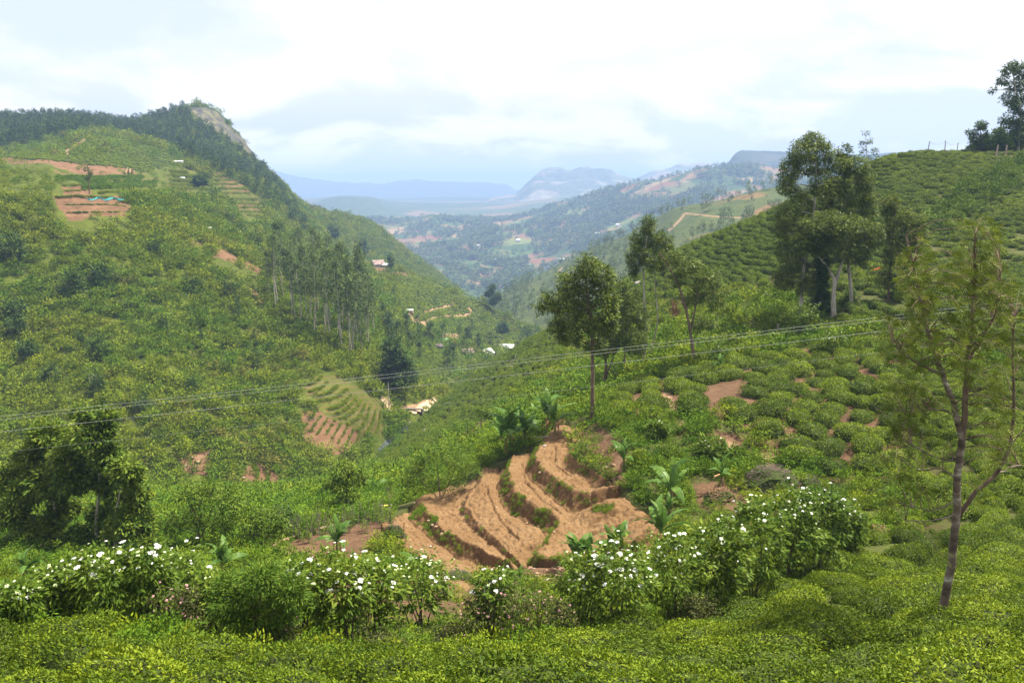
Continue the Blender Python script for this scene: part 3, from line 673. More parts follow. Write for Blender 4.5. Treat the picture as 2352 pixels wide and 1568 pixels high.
land_mesh(H1, valley_mat('mountain_rock', [(0, (0.24, 0.21, 0.15)), (0.4, (0.13, 0.14, 0.08)), (0.7, (0.22, 0.17, 0.12))], 0.006, [(0.3, (0.05, 0.07, 0.04)), (0.55, (0.09, 0.10, 0.06)), (0.75, (0.20, 0.18, 0.14))], None, field_amt=0.55))
land_mesh(H2, valley_mat('mesa_rock', [(0, (0.05, 0.06, 0.035)), (0.5, (0.07, 0.07, 0.05))], 0.012, [(0.3, (0.02, 0.03, 0.018)), (0.6, (0.05, 0.055, 0.04)), (0.8, (0.10, 0.085, 0.08))], None, field_amt=0.2))
land_mesh(H3, valley_mat('range_rock', [(0, (0.07, 0.09, 0.06)), (0.5, (0.10, 0.11, 0.07))], 0.003, [(0.3, (0.05, 0.07, 0.04)), (0.7, (0.09, 0.1, 0.06))], None, field_amt=0.3))
# the ground under everything, out to the horizon
mb = MB(); mb.add([(-7400, -300, -262), (7400, -300, -262), (7400, 13500, -262), (-7400, 13500, -262)], [(0, 1, 2, 3)])
tag(mb.build('ground', valley_mat('low_ground', PATCH, 0.006, WOOD, None)), kind='structure')

# the air: a pale even haze round the whole scene
def build_haze():
    v, f = box(0, 6600, -60.5, 15000, 14200, 407)
    mb = MB(); mb.add(v, f)
    m, nt, N, L = new_mat('haze_air')
    pv = N.new('ShaderNodeVolumePrincipled'); pv.inputs['Color'].default_value = (0.42, 0.61, 1.0, 1); pv.inputs['Density'].default_value = HAZE
    pv.inputs['Anisotropy'].default_value = 0.0
    o = N.new('ShaderNodeOutputMaterial'); L.new(pv.outputs[0], o.inputs['Volume'])
    tag(mb.build('haze', m), kind='stuff')
HAZE = 0.00021
build_haze()

# ------------------------------------------------------------------ placing things on the ground
LANDS = {'A': A, 'B': B, 'D': D, 'E': E, 'F': Fl}
def sight(px, py, lands='FABD'):
    for k in range(40):
        p = _sight(px, py+3*k, lands)
        if p is not None: return p
    raise ValueError((px, py, lands))
def _sight(px, py, lands):
    """the ground point that one sees at (px, py)"""
    d = Vector(ray(px, py).tolist()).normalized(); best = None
    for k in lands:
        h = LANDS[k].bvh.ray_cast(Vector((0, 0, 0)), d)
        if h[0] is not None and h[3] > 1.0 and (best is None or h[3] < best[3]): best = h
    return best[0] if best else None
def drop(x, y, lands='FA'):
    best = None
    for k in lands:
        h = LANDS[k].bvh.ray_cast(Vector((x, y, 400)), Vector((0, 0, -1)))
        if h[0] is not None and (best is None or h[0].z > best[0].z): best = h
    return (best[0], best[1]) if best else (None, None)
def hgt(p, py_top):
    """height of a thing standing at p whose top is seen at row py_top"""
    Y = p[1]; d = ray(CX, py_top); return Y/d[1]*d[2] - p[2]
# ------------------------------------------------------------------ plant materials
G3 = lambda d, m, l: (d, m, l)
M_tea = leaf_mat('tea_leaf', (0.024, 0.050, 0.005), (0.095, 0.150, 0.008), (0.235, 0.295, 0.015), 0.25, 0.55, 0.25, 0.35,
                 inst=[(0.0, (0.75, 0.85, 0.9)), (0.5, (1, 1, 1)), (0.85, (1.22, 1.12, 0.9)), (1.0, (1.45, 1.50, 1.3))])
M_teaobj = leaf_mat('tea_leaf_near', (0.024, 0.050, 0.005), (0.095, 0.150, 0.008), (0.235, 0.295, 0.015), 0.25, 0.55, 0.5, 0.35)
M_core = plain_mat('twig_core', [(0.35, (0.026, 0.030, 0.008)), (0.6, (0.045, 0.070, 0.010))], 9, 3, 0.95)
HUES = [(0.0, (0.50, 0.78, 0.95)), (0.25, (0.75, 0.95, 0.90)), (0.5, (1.0, 1.0, 1.0)), (0.72, (1.16, 1.12, 0.8)), (0.86, (1.26, 1.18, 0.85)), (0.93, (1.02, 0.86, 1.7)), (1.0, (1.10, 0.80, 2.4))]
M_scrub = leaf_mat('scrub_leaf', (0.044, 0.072, 0.006), (0.130, 0.180, 0.010), (0.255, 0.295, 0.020), 0.22, 0.6, 0.3, 0.2, inst=HUES)
M_shrub = leaf_mat('shrub_leaf', (0.030, 0.064, 0.008), (0.085, 0.140, 0.014), (0.185, 0.235, 0.026), 0.25, 0.55, 0.3, 0.25)
M_elder = leaf_mat('elder_leaf', (0.040, 0.078, 0.009), (0.098, 0.160, 0.014), (0.205, 0.260, 0.028), 0.28, 0.5, 0.2, 0.3)
M_dark = leaf_mat('dark_leaf', (0.020, 0.046, 0.009), (0.052, 0.096, 0.014), (0.115, 0.165, 0.026), 0.2, 0.5, 0.3, 0.3)
M_euc = leaf_mat('gum_leaf', (0.032, 0.056, 0.009), (0.095, 0.140, 0.016), (0.215, 0.250, 0.040), 0.22, 0.42, 0.2, 0.4)
M_grev = leaf_mat('frond_leaf', (0.045, 0.068, 0.010), (0.098, 0.135, 0.016), (0.200, 0.220, 0.036), 0.3, 0.5, 0.1, 0.3)
M_grove = leaf_mat('grove_leaf', (0.034, 0.062, 0.014), (0.082, 0.130, 0.022), (0.170, 0.215, 0.040), 0.2, 0.55, 0.35, 0.3, inst=[(0, (0.9, 0.9, 1)), (1, (1.15, 1.05, 1))])
M_forest = leaf_mat('forest_leaf', (0.018, 0.036, 0.010), (0.040, 0.074, 0.015), (0.085, 0.125, 0.024), 0.15, 0.6, 0.4, 0.2, inst=[(0, (0.8, 0.9, 1)), (0.6, (1.1, 1.1, 1)), (1, (1.6, 1.3, 1.1))])
M_ban = leaf_mat('banana_leaf', (0.040, 0.100, 0.016), (0.085, 0.170, 0.026), (0.190, 0.290, 0.060), 0.35, 0.4, 0.3, 0.4)
M_dry = leaf_mat('dry_leaf', (0.16, 0.085, 0.045), (0.28, 0.16, 0.085), (0.44, 0.30, 0.18), 0.15, 0.8, 0.3, 0.1)
M_grass = leaf_mat('grass_blade', (0.055, 0.085, 0.014), (0.120, 0.160, 0.026), (0.230, 0.240, 0.070), 0.3, 0.55, 0.2, 0.2)
M_pinkf = plain_mat('pink_petal', [(0.3, (0.50, 0.20, 0.24)), (0.7, (0.72, 0.42, 0.45))], 20, 2, 0.7)
M_white = plain_mat('white_petal', [(0.3, (0.76, 0.75, 0.66)), (0.65, (0.90, 0.90, 0.86))], 30, 3, 0.7)
M_cream = plain_mat('cream_bud', [(0.3, (0.42, 0.50, 0.24)), (0.65, (0.62, 0.68, 0.38))], 30, 3, 0.7)
M_blue = plain_mat('violet_petal', [(0.3, (0.10, 0.04, 0.50)), (0.65, (0.16, 0.08, 0.66))], 30, 3, 0.7)
M_barkp = plain_mat('pale_bark', [(0.3, (0.17, 0.14, 0.105)), (0.5, (0.34, 0.30, 0.24)), (0.7, (0.50, 0.46, 0.38))], 1.6, 6, 0.85, 0.02, stretch=(3, 3, 0.7), vary=0.15)
M_barkb = plain_mat('brown_bark', [(0.3, (0.065, 0.042, 0.028)), (0.5, (0.14, 0.095, 0.065)), (0.7, (0.24, 0.175, 0.125))], 2.2, 6, 0.9, 0.03, stretch=(3, 3, 0.8), vary=0.15)
M_barkl = plain_mat('lichen_bark', [(0.36, (0.07, 0.050, 0.038)), (0.50, (0.14, 0.105, 0.078)), (0.60, (0.22, 0.18, 0.14)), (0.70, (0.46, 0.43, 0.38))], 3.0, 7, 0.9, 0.03, stretch=(1, 1, 2.2))
M_stem = plain_mat('shrub_stem', [(0.3, (0.055, 0.038, 0.024)), (0.7, (0.16, 0.115, 0.075))], 5, 4, 0.9)

# ------------------------------------------------------------------ plant shapes
def dome(rx, ry, rz, nu=10, nv=5, bump=0.12, r=rng, z0=0.0):
    u = np.linspace(0, 2*math.pi, nu, endpoint=False); v = np.linspace(-0.15, math.pi/2, nv)
    V = [(math.cos(a)*math.cos(b), math.sin(a)*math.cos(b), math.sin(b)) for b in v[:-1] for a in u] + [(0, 0, 1)]
    V = np.array(V); k = 1+bump*r.normal(size=(len(V), 1)); V = V*k*[rx, ry, rz]+[0, 0, z0]
    F = []
    for i in range(nv-2):
        for j in range(nu): F.append((i*nu+j, i*nu+(j+1) % nu, (i+1)*nu+(j+1) % nu, (i+1)*nu+j))
    T = [((nv-2)*nu+j, (nv-2)*nu+(j+1) % nu, len(V)-1) for j in range(nu)]
    return V, np.array(F), np.array(T)
def add_dome(mb, mat, tint=0.3, **k):
    V, F, T = dome(**k); n0 = mb.n
    mb.add(V, F, mat, tint); mb.b.append((np.zeros((0, 3)), T+n0, mat, np.zeros(0), False))
def tea_mesh(name, seed, n_leaf, leaf, mats, rx=0.75, ry=0.55, rz=0.62, core=True, up_=1.0):
    r = np.random.default_rng(seed); mb = MB()
    if core: add_dome(mb, 1, 0.2, rx=rx*0.86, ry=ry*0.86, rz=rz*0.88, nu=12, nv=6, bump=0.06, r=r)
    a = r.uniform(0, 2*math.pi, n_leaf)
    side = r.uniform(size=n_leaf) < 0.5                                       # the flat plucking table carries half of the leaves
    b = np.where(side, np.arcsin(r.uniform(-0.05, 0.95, n_leaf)), np.arccos(np.sqrt(r.uniform(0, 0.9, n_leaf))))
    e = 0.84                                                                  # flat-topped superellipsoid
    cb, sb = np.abs(np.cos(b))**e, np.sign(np.sin(b))*np.abs(np.sin(b))**e
    lump = 1+0.10*np.sin(a*3+r.uniform(0, 6))+0.07*np.sin(a*5+r.uniform(0, 6))
    P = np.stack([np.cos(a)*cb*rx*lump, np.sin(a)*cb*ry*lump, np.maximum(sb, -0.1)*rz*(1+0.10*np.sin(a*2+P0(r))*cb)], 1)*r.uniform(0.88, 1.04, (n_leaf, 1))
    N_ = unit(P/np.array([rx, ry, rz])**2)
    D = unit(N_*0.45+[0, 0, 0.35*up_]+0.75*rand_dir(n_leaf, r))
    Nn = unit(N_+0.5*rand_dir(n_leaf, r))
    V, F = leafq(P, D, Nn, leaf*r.uniform(0.7, 1.3, n_leaf), leaf*0.48*r.uniform(0.7, 1.2, n_leaf))
    up = np.clip(P[:, 2]/rz, 0, 1)
    young = (r.uniform(size=n_leaf) < 0.25+0.35*up)                            # young shoots stand on the plucking table
    t = np.clip(r.normal(0.40, 0.16, n_leaf)+0.30*young, 0, 1)
    mb.add(V, F, 0, np.repeat(t, 4))
    return mb.data(name, mats)
def P0(r): return r.uniform(0, 6)
def clump_leaves(mb, C, rad, n_each, L, W, r, mat=0, out=None, droop=0.0, wind=(0, 0, 0), tint_mu=0.5, tint_sd=0.16, clump_sd=0.14, flat=0.6):
    """clumps of leaves: centres C, radius rad each"""
    C = np.asarray(C, float); k = len(C); n = k*n_each
    if n == 0: return
    rad = np.broadcast_to(np.asarray(rad, float), (k,))
    q = rand_dir(n, r)*(r.uniform(0.15, 1, (n, 1))**0.45)*[1, 1, flat]
    P = np.repeat(C, n_each, 0)+q*np.repeat(rad, n_each)[:, None]
    o = np.zeros((n, 3)) if out is None else np.repeat(out, n_each, 0)
    D = unit(q*0.7+o*0.5+0.55*rand_dir(n, r)+np.array([0, 0, -droop])+np.asarray(wind))
    Nn = unit(np.array([0, 0, 0.9])+0.7*rand_dir(n, r)+0.3*q)
    V, F = leafq(P, D, Nn, L*r.uniform(0.65, 1.3, n), W*r.uniform(0.7, 1.25, n))
    t = np.clip(np.repeat(r.normal(tint_mu, clump_sd, k), n_each)+r.normal(0, tint_sd, n), 0, 1)
    mb.add(V, F, mat, np.repeat(t, 4))
def shell_points(n, r, rx, ry, rz, cz, lo=-0.4, fill=0.35):
    d = rand_dir(n*3, r); d = d[d[:, 2] > lo][:n]
    k = np.where(r.uniform(size=len(d)) < fill, r.uniform(0.35, 0.85, len(d)), r.uniform(0.85, 1.06, len(d)))
    return d*k[:, None]*[rx, ry, rz]+[0, 0, cz], d
def shrub_mesh(name, seed, mats, n_clump=26, per=9, L=0.26, W=0.10, rx=0.9, rz=0.75, stems=True, cz=0.35, rad=0.30, mu=0.5):
    r = np.random.default_rng(seed); mb = MB()
    C, d = shell_points(n_clump, r, rx, rx, rz, cz, -0.35, 0.4)
    C *= 1+0.15*r.normal(size=(len(C), 1)); C[:, 2] = np.maximum(C[:, 2], 0.05)
    clump_leaves(mb, C, r.uniform(0.7, 1.3, len(C))*rad, per, L, W, r, 0, d, tint_mu=mu)
    if stems:
        for k in range(5):
            e = C[r.integers(len(C))]
            V, F = tube([(0, 0, -0.1), e*0.5+[0, 0, 0.05], e*0.95], [0.035, 0.02, 0.006], 4); mb.add(V, F, 1)
    return mb.data(name, mats)
def tree_mesh(name, seed, mats, H=10.0, crown0=0.35, cr=2.6, n_clump=60, per=14, L=0.5, W=0.2, trunk_r=0.18, lean=0.0, rad=0.7, taper=1.0, top=0.55, limbs=7, mu=0.5, flat=0.7, droop=0.1, split=False):
    """a whole small tree in one mesh: material 0 leaves, 1 bark"""
    r = np.random.default_rng(seed); mb = MB(); tb = MB() if split else mb
    zz = np.linspace(0, 1, 7); sway = np.cumsum(r.normal(0, 0.012, (7, 2)), 0)*H
    path = np.stack([sway[:, 0]+lean*zz*H*0.15, sway[:, 1], zz*H*0.97-0.4*(zz == 0)], 1)
    V, F = tube(path, trunk_r*(1-0.85*zz), 5); tb.add(V, F, 0 if split else 1)
    C = []; O = []
    for k in range(n_clump):
        h = crown0+(1-crown0)*r.uniform(0.02, 1.0)
        f = (h-crown0)/(1-crown0)
        prof = (math.sin(math.pi*min(1, f*0.92+0.10))**0.7)*(1-taper*0.35*f)
        a = r.uniform(0, 2*math.pi); rr = cr*prof*math.sqrt(r.uniform(0.1, 1.05))
        c = np.array([np.interp(h, zz, path[:, 0])+math.cos(a)*rr, np.interp(h, zz, path[:, 1])+math.sin(a)*rr, h*H]); C.append(c); O.append((math.cos(a), math.sin(a), 0.3))
    C = np.array(C)
    clump_leaves(mb, C, rad*r.uniform(0.7, 1.25, len(C)), per, L, W, r, 0, np.array(O), droop=droop, flat=flat, tint_mu=mu)
    for k in range(limbs):
        c = C[r.integers(len(C))]; h = max(0.15, (c[2]/H-0.18)); b = np.array([np.interp(h, zz, path[:, 0]), np.interp(h, zz, path[:, 1]), h*H])
        V, F = tube([b, b*0.5+c*0.5+[0, 0, -0.06*H*0.3], c], [trunk_r*0.38, trunk_r*0.25, trunk_r*0.08], 4); tb.add(V, F, 0 if split else 1)
    return (mb.data(name, mats[:1]), tb.data(name+'_stem', mats[1:])) if split else mb.data(name, mats)

# ------------------------------------------------------------------ stuff: many small plants carried by one object
def protos(name, meshes):
    c = bpy.data.collections.new(name)
    for i, me in enumerate(meshes):
        c.objects.link(bpy.data.objects.new(f"{name}_{i:02d}", me))
    return c
def scatter(name, coll, n_proto, P, rot, scl, hue, label=None, parent=None):
    n = len(P)
    me = bpy.data.meshes.new(name); me.vertices.add(n); me.vertices.foreach_set('co', np.asarray(P, np.float32).ravel())
    for k, tp, v in (('rot', 'FLOAT_VECTOR', rot), ('scl', 'FLOAT_VECTOR', scl)):
        a = me.attributes.new(k, tp, 'POINT'); a.data.foreach_set('vector', np.asarray(v, np.float32).ravel())
    a = me.attributes.new('hue', 'FLOAT', 'POINT'); a.data.foreach_set('value', np.asarray(hue, np.float32))
    a = me.attributes.new('pick', 'INT', 'POINT'); a.data.foreach_set('value', rng.integers(0, n_proto, n).astype(np.int32))
    o = link(name, me, parent); o['kind'] = 'stuff'
    if label: o['label'] = label
    g = bpy.data.node_groups.new(name, 'GeometryNodeTree')
    g.interface.new_socket('Geometry', in_out='INPUT', socket_type='NodeSocketGeometry'); g.interface.new_socket('Geometry', in_out='OUTPUT', socket_type='NodeSocketGeometry')
    N, L = g.nodes, g.links
    gi = N.new('NodeGroupInput'); go = N.new('NodeGroupOutput')
    ci = N.new('GeometryNodeCollectionInfo'); ci.inputs['Collection'].default_value = coll; ci.inputs['Separate Children'].default_value = True; ci.inputs['Reset Children'].default_value = True
    ip = N.new('GeometryNodeInstanceOnPoints'); ip.inputs['Pick Instance'].default_value = True
    def named(k, tp):
        x = N.new('GeometryNodeInputNamedAttribute'); x.data_type = tp; x.inputs['Name'].default_value = k
        return [s for s in x.outputs if s.name == 'Attribute' and s.enabled][0]
    e2r = N.new('FunctionNodeEulerToRotation'); L.new(named('rot', 'FLOAT_VECTOR'), e2r.inputs[0])
    L.new(gi.outputs[0], ip.inputs['Points']); L.new(ci.outputs[0], ip.inputs['Instance']); L.new(named('pick', 'INT'), ip.inputs['Instance Index'])
    L.new(e2r.outputs[0], ip.inputs['Rotation']); L.new(named('scl', 'FLOAT_VECTOR'), ip.inputs['Scale'])
    L.new(ip.outputs[0], go.inputs[0])
    md = o.modifiers.new('plants', 'NODES'); md.node_group = g
    return o
def sample(Ld, n, wexp=1.2, ymin=0, ymax=1e9):
    G = Ld.G; e1 = G[1:, :-1]-G[:-1, :-1]; e2 = G[:-1, 1:]-G[:-1, :-1]
    ar = np.linalg.norm(np.cross(e1, e2), axis=-1); Y = G[:-1, :-1, 1]
    w = ar/np.maximum(Y, 5)**wexp*((Y > ymin) & (Y < ymax))
    cx, _ = proj(G[:-1, :-1]); w = w*((cx > -160) & (cx < 2510))
    w = w.ravel()/w.sum(); k = rng.choice(len(w), n, p=w); i, j = np.unravel_index(k, Y.shape)
    u, v = rng.uniform(size=(2, n, 1))
    P = (G[i, j]*(1-u)+G[i+1, j]*u)*(1-v)+(G[i, j+1]*(1-u)+G[i+1, j+1]*u)*v
    Nn = unit(np.cross(e2[i, j], e1[i, j])); Nn *= np.sign(Nn[:, 2:3])
    return P, Nn, i, j
def poisson(P, rad, order=None):
    """keep points at least rad (array) apart in plan"""
    rad = np.broadcast_to(np.asarray(rad, float), (len(P),)); cell = rad.max(); grid = {}; keep = []
    for i in (order if order is not None else range(len(P))):
        x, y, rr = P[i, 0], P[i, 1], rad[i]; cx, cy_ = int(x//cell), int(y//cell); ok = True
        for a in (cx-1, cx, cx+1):
            for b in (cy_-1, cy_, cy_+1):
                for j in grid.get((a, b), ()):
                    if (P[j, 0]-x)**2+(P[j, 1]-y)**2 < rr*rr: ok = False; break
                if not ok: break
            if not ok: break
        if ok: keep.append(i); grid.setdefault((cx, cy_), []).append(i)
    return np.array(keep, int)
def contour_yaw(Nn):
    return np.arctan2(Nn[:, 0], -Nn[:, 1]) if False else np.arctan2(-Nn[:, 0], Nn[:, 1])+math.pi*0

# ------------------------------------------------------------------ tea
TEA_EDGE = [(-200, 1470), (0, 1470), (150, 1480), (300, 1505), (450, 1530), (600, 1548), (800, 1556), (950, 1550), (1150, 1530), (1300, 1508), (1450, 1478), (1600, 1440), (1720, 1390), (1820, 1335), (1900, 1298), (1990, 1252), (2070, 1225), (2150, 1200), (2500, 1150)]
R_fore = TEA_EDGE+[(2600, 1700), (-300, 1700)]
R_hill = [(1430, 665), (1560, 560), (1700, 495), (1900, 410), (2110, 340), (2220, 352), (2520, 362), (2560, 900), (2200, 820), (2050, 770), (1980, 745), (1800, 680), (1640, 660), (1500, 690)]
R_slope = [(870, 1072), (945, 985), (1000, 932), (1150, 822), (1290, 735), (1300, 800), (1160, 930), (1050, 995), (950, 1042), (880, 1082)]
R_right = [(2060, 850), (2520, 850), (2520, 1150), (2150, 1190), (2090, 1120)]
DARKSTRIP = [(2120, 520), (2230, 430), (2360, 362), (2520, 340), (2520, 380), (2360, 410), (2260, 480), (2170, 540)]
def tea_points(region, n, dz, rad, ymin, ymax, Ld=A, band=0.30):
    P, Nn, i, j = sample(Ld, n, 0.5, ymin, ymax)
    px, py = proj(P); m = inpoly(px, py, region)
    P, Nn = P[m], Nn[m]
    fr = (P[:, 2]/dz+0.9*fbm(P[:, 0]/5, P[:, 1]/5, 55, 3)) % 1
    m = np.abs(fr-0.5) < band
    P, Nn = P[m], Nn[m]
    k = poisson(P, rad)
    return P[k], Nn[k]
gapsA = lambda P: fbm(P[:, 0]/3.5, P[:, 1]/3.5, 62, 3)
PF, NF = tea_points(R_fore, 120000, 0.68, 1.02, 7, 60, band=0.13)
m = gapsA(PF) > -0.70; PF, NF = PF[m], NF[m]
PH, NH = tea_points(R_hill, 220000, 0.58, 0.98, 60, 200, band=0.17)
m = ~inpoly(*proj(PH), DARKSTRIP) & (gapsA(PH) > -0.7); PH, NH = PH[m], NH[m]
PS, NS = tea_points(R_slope, 180000, 0.75, 1.15, 60, 240, band=0.2)
m = gapsA(PS*0.6) > -0.66; PS, NS = PS[m], NS[m]
PR, NR = tea_points(R_right, 30000, 0.30, 0.95, 30, 75, band=0.42)
def yaw_of(Nn): return np.arctan2(Nn[:, 1], Nn[:, 0])+math.pi/2
def tea_xform(P, Nn, lo, hi, lift=0.0):
    n = len(P); y = yaw_of(Nn)+rng.normal(0, 0.25, n)
    rot = np.stack([rng.normal(0, 0.07, n), rng.normal(0, 0.07, n), y], 1)
    # lean with the slope a little
    s = rng.uniform(lo, hi, n); scl = np.stack([s*rng.uniform(1.0, 1.6, n), s*rng.uniform(0.85, 1.15, n), s*rng.uniform(0.75, 1.15, n)], 1)
    return rot, scl
tea_near = [tea_mesh(f'tea_bush_{k}', 100+k, 3600, 0.046, [M_teaobj, M_core], 0.66, 0.48, 0.60) for k in range(6)]
tea_mid = [tea_mesh(f'tea_bush_m{k}', 140+k, 520, 0.095, [M_tea, M_core], 0.70, 0.45, 0.66, True, 0.3) for k in range(5)]
tea_far = [tea_mesh(f'tea_bush_f{k}', 160+k, 170, 0.17, [M_tea, M_core], 0.75, 0.55, 0.62, True, 0.3) for k in range(5)]
C_near, C_mid, C_far = protos('tea_n', [tea_mesh(f'tea_bush_n{k}', 120+k, 1600, 0.070, [M_tea, M_core], 0.66, 0.49, 0.60) for k in range(4)]), protos('tea_m', tea_mid), protos('tea_f', tea_far)

# the bushes one can tell apart, nearest first
px, py = proj(PF); vis = (px > -60) & (px < 2412) & (py < 1680)
order = np.argsort(PF[:, 1]+np.where(vis, 0, 1000))
N_IND = 205
def tea_label(px, py):
    if px < 420: return 'clipped tea bush in the front rows below the white flowering shrubs at the west end'
    if px < 760: return 'clipped tea bush in front of the feathery round shrub on a dark stem'
    if px < 1150: return 'clipped tea bush in front of the tallest white flowering elder with bare stems'
    if px < 1500: return 'clipped tea bush in the rows below the pink flowering bramble'
    if px < 1850: return 'clipped tea bush on the rise beneath the large white flowering shrubs'
    if px < 2080: return 'clipped tea bush in the long rows left of the lichen marked trunk'
    if py > 1500: return 'clipped tea bush in the bottom right corner, below the lichen marked trunk'
    if px > 2230: return 'clipped tea bush on the slope to the right of the lichen marked trunk'
    return 'clipped tea bush close around the foot of the lichen marked trunk'
ind = order[:N_IND]; rest = order[N_IND:]
rotF, sclF = tea_xform(PF, NF, 0.98, 1.28)
for i in ind:
    qx, qy = proj(PF[i])
    o = link('tea_bush', tea_near[rng.integers(6)], None, PF[i]-[0, 0, 0.06]); o.rotation_euler = rotF[i]; o.scale = sclF[i]
    lb = tea_label(qx, qy); tag(o, lb, 'tea bush', 'foreground tea: '+lb.split(' ', 3)[3])
scatter('foreground_tea', C_near, 4, PF[rest], rotF[rest], sclF[rest], rng.uniform(0.2, 0.8, len(rest)), 'clipped tea bushes in rows further down the slope')
def tea_stuff(name, C, k, P, Nn, lo, hi, label):
    rot, scl = tea_xform(P, Nn, lo, hi)
    hue = np.clip(0.5+0.5*fbm(P[:, 0]/12, P[:, 1]/12, 71, 3)+rng.normal(0, 0.10, len(P)), 0, 1)
    scatter(name, C, k, P-[0, 0, 0.08], rot, scl, hue, label)
tea_stuff('hillside_tea', C_mid, 5, PH, NH, 1.2, 1.5, 'rounded tea bushes covering the hill on the right')
tea_stuff('ravine_tea', C_mid, 5, PS, NS, 1.1, 1.4, 'tea bushes in slanting rows down to the stream')
tea_stuff('plot_tea', C_near, 4, PR, NR, 0.95, 1.3, 'tea bushes growing behind the lichen marked trunk')
# big rounded bushes of the open plot between terraces and hill
R_plot = [(1420, 905), (1470, 880), (1560, 862), (1640, 840), (1700, 828), (1800, 815), (1900, 803), (2050, 835), (2075, 1085), (2000, 1098), (1900, 1082), (1840, 1075), (1830, 1020), (1790, 1000), (1680, 985), (1640, 950), (1560, 955), (1545, 930), (1500, 960), (1420, 960)]
P, Nn, _, _ = sample(A, 20000, 0.5, 40, 85); qx, qy = proj(P)
m = inpoly(qx, qy, R_plot) & ~inpoly(qx, qy, [(1600, 890), (1690, 868), (1750, 880), (1720, 925), (1640, 940)]) & (dist_line(qx, qy, [(1545, 865), (1530, 905), (1545, 945), (1560, 975)]) > 16)
P, Nn = P[m], Nn[m]; k = poisson(P, 1.75); P, Nn = P[k], Nn[k]
tea_big = [tea_mesh(f'tea_bush_b{k}', 180+k, 1500, 0.10, [M_teaobj, M_core], 1.0, 0.85, 0.75) for k in range(5)]
print('plot bushes', len(P), 'fore', len(PF), 'hill', len(PH), 'slope', len(PS), 'right', len(PR))
qx, qy = proj(P)
for i in np.argsort(P[:, 1])[:105]:
    o = link('tea_bush', tea_big[rng.integers(5)], None, P[i]-[0, 0, 0.06]); o.rotation_euler = (0, 0, yaw_of(Nn[i:i+1])[0]+rng.normal(0, 0.4))
    s = rng.uniform(0.95, 1.4); o.scale = (s*rng.uniform(0.95, 1.35), s, s*rng.uniform(0.75, 1.05))
    lb = ('loose round tea bush beside the sandy footpath near the brown trunked trees' if qx[i] < 1580 else 'large round tea bush on the open plot above the purple brushwood' if qx[i] < 1800 and qy[i] > 900 else
          'round tea bush in the upper row of the open plot' if qy[i] < 900 else 'round tea bush on the open plot next to the feathery grey trunked tree')
    tag(o, lb, 'tea bush', 'open plot: '+lb.split(' ', 4)[4])
# tea on the far knoll and on the farm spur
for nm, reg, ymin, ymax, n, rad, lbl in (('knoll_tea', B_tea1, 330, 700, 60000, 1.5, 'tea garden on the rounded knoll below the forest'), ('spur_tea', B_tea2, 380, 560, 60000, 1.4, 'tea garden on the spur below the farmhouse'),
                                         ('valley_tea', B_tea4, 200, 420, 30000, 1.2, 'tea garden above the stream')):
    P, Nn, i, j = sample(B, n, 0.5, ymin, ymax); qx, qy = proj(P)
    m = inpoly(qx, qy, reg) & (np.min([dist_line(qx, qy-2, p_)-w_*1.15 for p_, w_ in B_path], axis=0) > 1.2) & (np.abs(((P[:, 2]/0.8+0.6*fbm(P[:, 0]/20, P[:, 1]/20, 3, 2)) % 1)-0.5) < 0.36)
    P, Nn = P[m], Nn[m]; k = poisson(P, rad); P, Nn = P[k], Nn[k]; print(nm, len(P))
    rot, scl = tea_xform(P, Nn, 1.3, 1.75)
    scatter(nm, C_far, 5, P-[0, 0, 0.1], rot, scl, np.clip(rng.normal(0.92, 0.06, len(P)), 0, 1), lbl)

# ------------------------------------------------------------------ scrub on the valley side
SCR = protos('scrub_s', [shrub_mesh(f'scrub_{k}', 200+k, [M_scrub, M_stem], 24, 8, 0.30, 0.12, stems=False) for k in range(6)])
def scrub_hue(P):
    h = 0.48+0.52*fbm(P[:, 0]/24, P[:, 1]/24+P[:, 2]/18, 88, 4)+rng.normal(0, 0.17, len(P))
    dry = (fbm(P[:, 0]/15+50, P[:, 1]/15+P[:, 2]/12, 93, 4) > 0.20) & (rng.uniform(size=len(P)) < 0.30)
    return np.clip(np.where(dry, rng.uniform(0.88, 1.0, len(P)), np.clip(h, 0.1, 0.88)), 0, 1)
P, Nn, i, j = sample(B, 60000, 1.25, 100, 960); qx, qy = proj(P)
def near(M): return np.max([M[np.clip(i+d, 0, len(M)-1), j] for d in (0, 3, 6, 11, 16)], axis=0)
bad = ((near(B_s) > 0.3) | (near(B_g*1.0) > 0) | (B_p[i, j] > 0.2) | (near(B_p) > 0.3))*rng.uniform(size=len(P))*1.5 + (B_r[i, j] > 0) + (near(B_t) > 0.5)*(rng.uniform(size=len(P)) < 0.97)
big = rng.uniform(size=len(P))**2.2
m = bad < 0.12; P = P[m]; big = big[m]; terr = B_t[i, j][m]
s = (0.55+1.8*big)*np.clip(P[:, 1]/210, 0.8, 3.0)**0.55*np.where(terr > 0, 0.38, 1.0)
qx, qy = proj(P); s = s*np.where((qx < 430) & (qy > 362) & (qy < 450), 0.45, 1.0)
n = len(P)
scatter('scrub', SCR, 6, P-[0, 0, 0.1], np.stack([rng.normal(0, .1, n), rng.normal(0, .1, n), rng.uniform(0, 6.3, n)], 1), np.stack([s, s, s*rng.uniform(0.75, 1.25, n)], 1), scrub_hue(P), 'dense scrub covering the valley side')
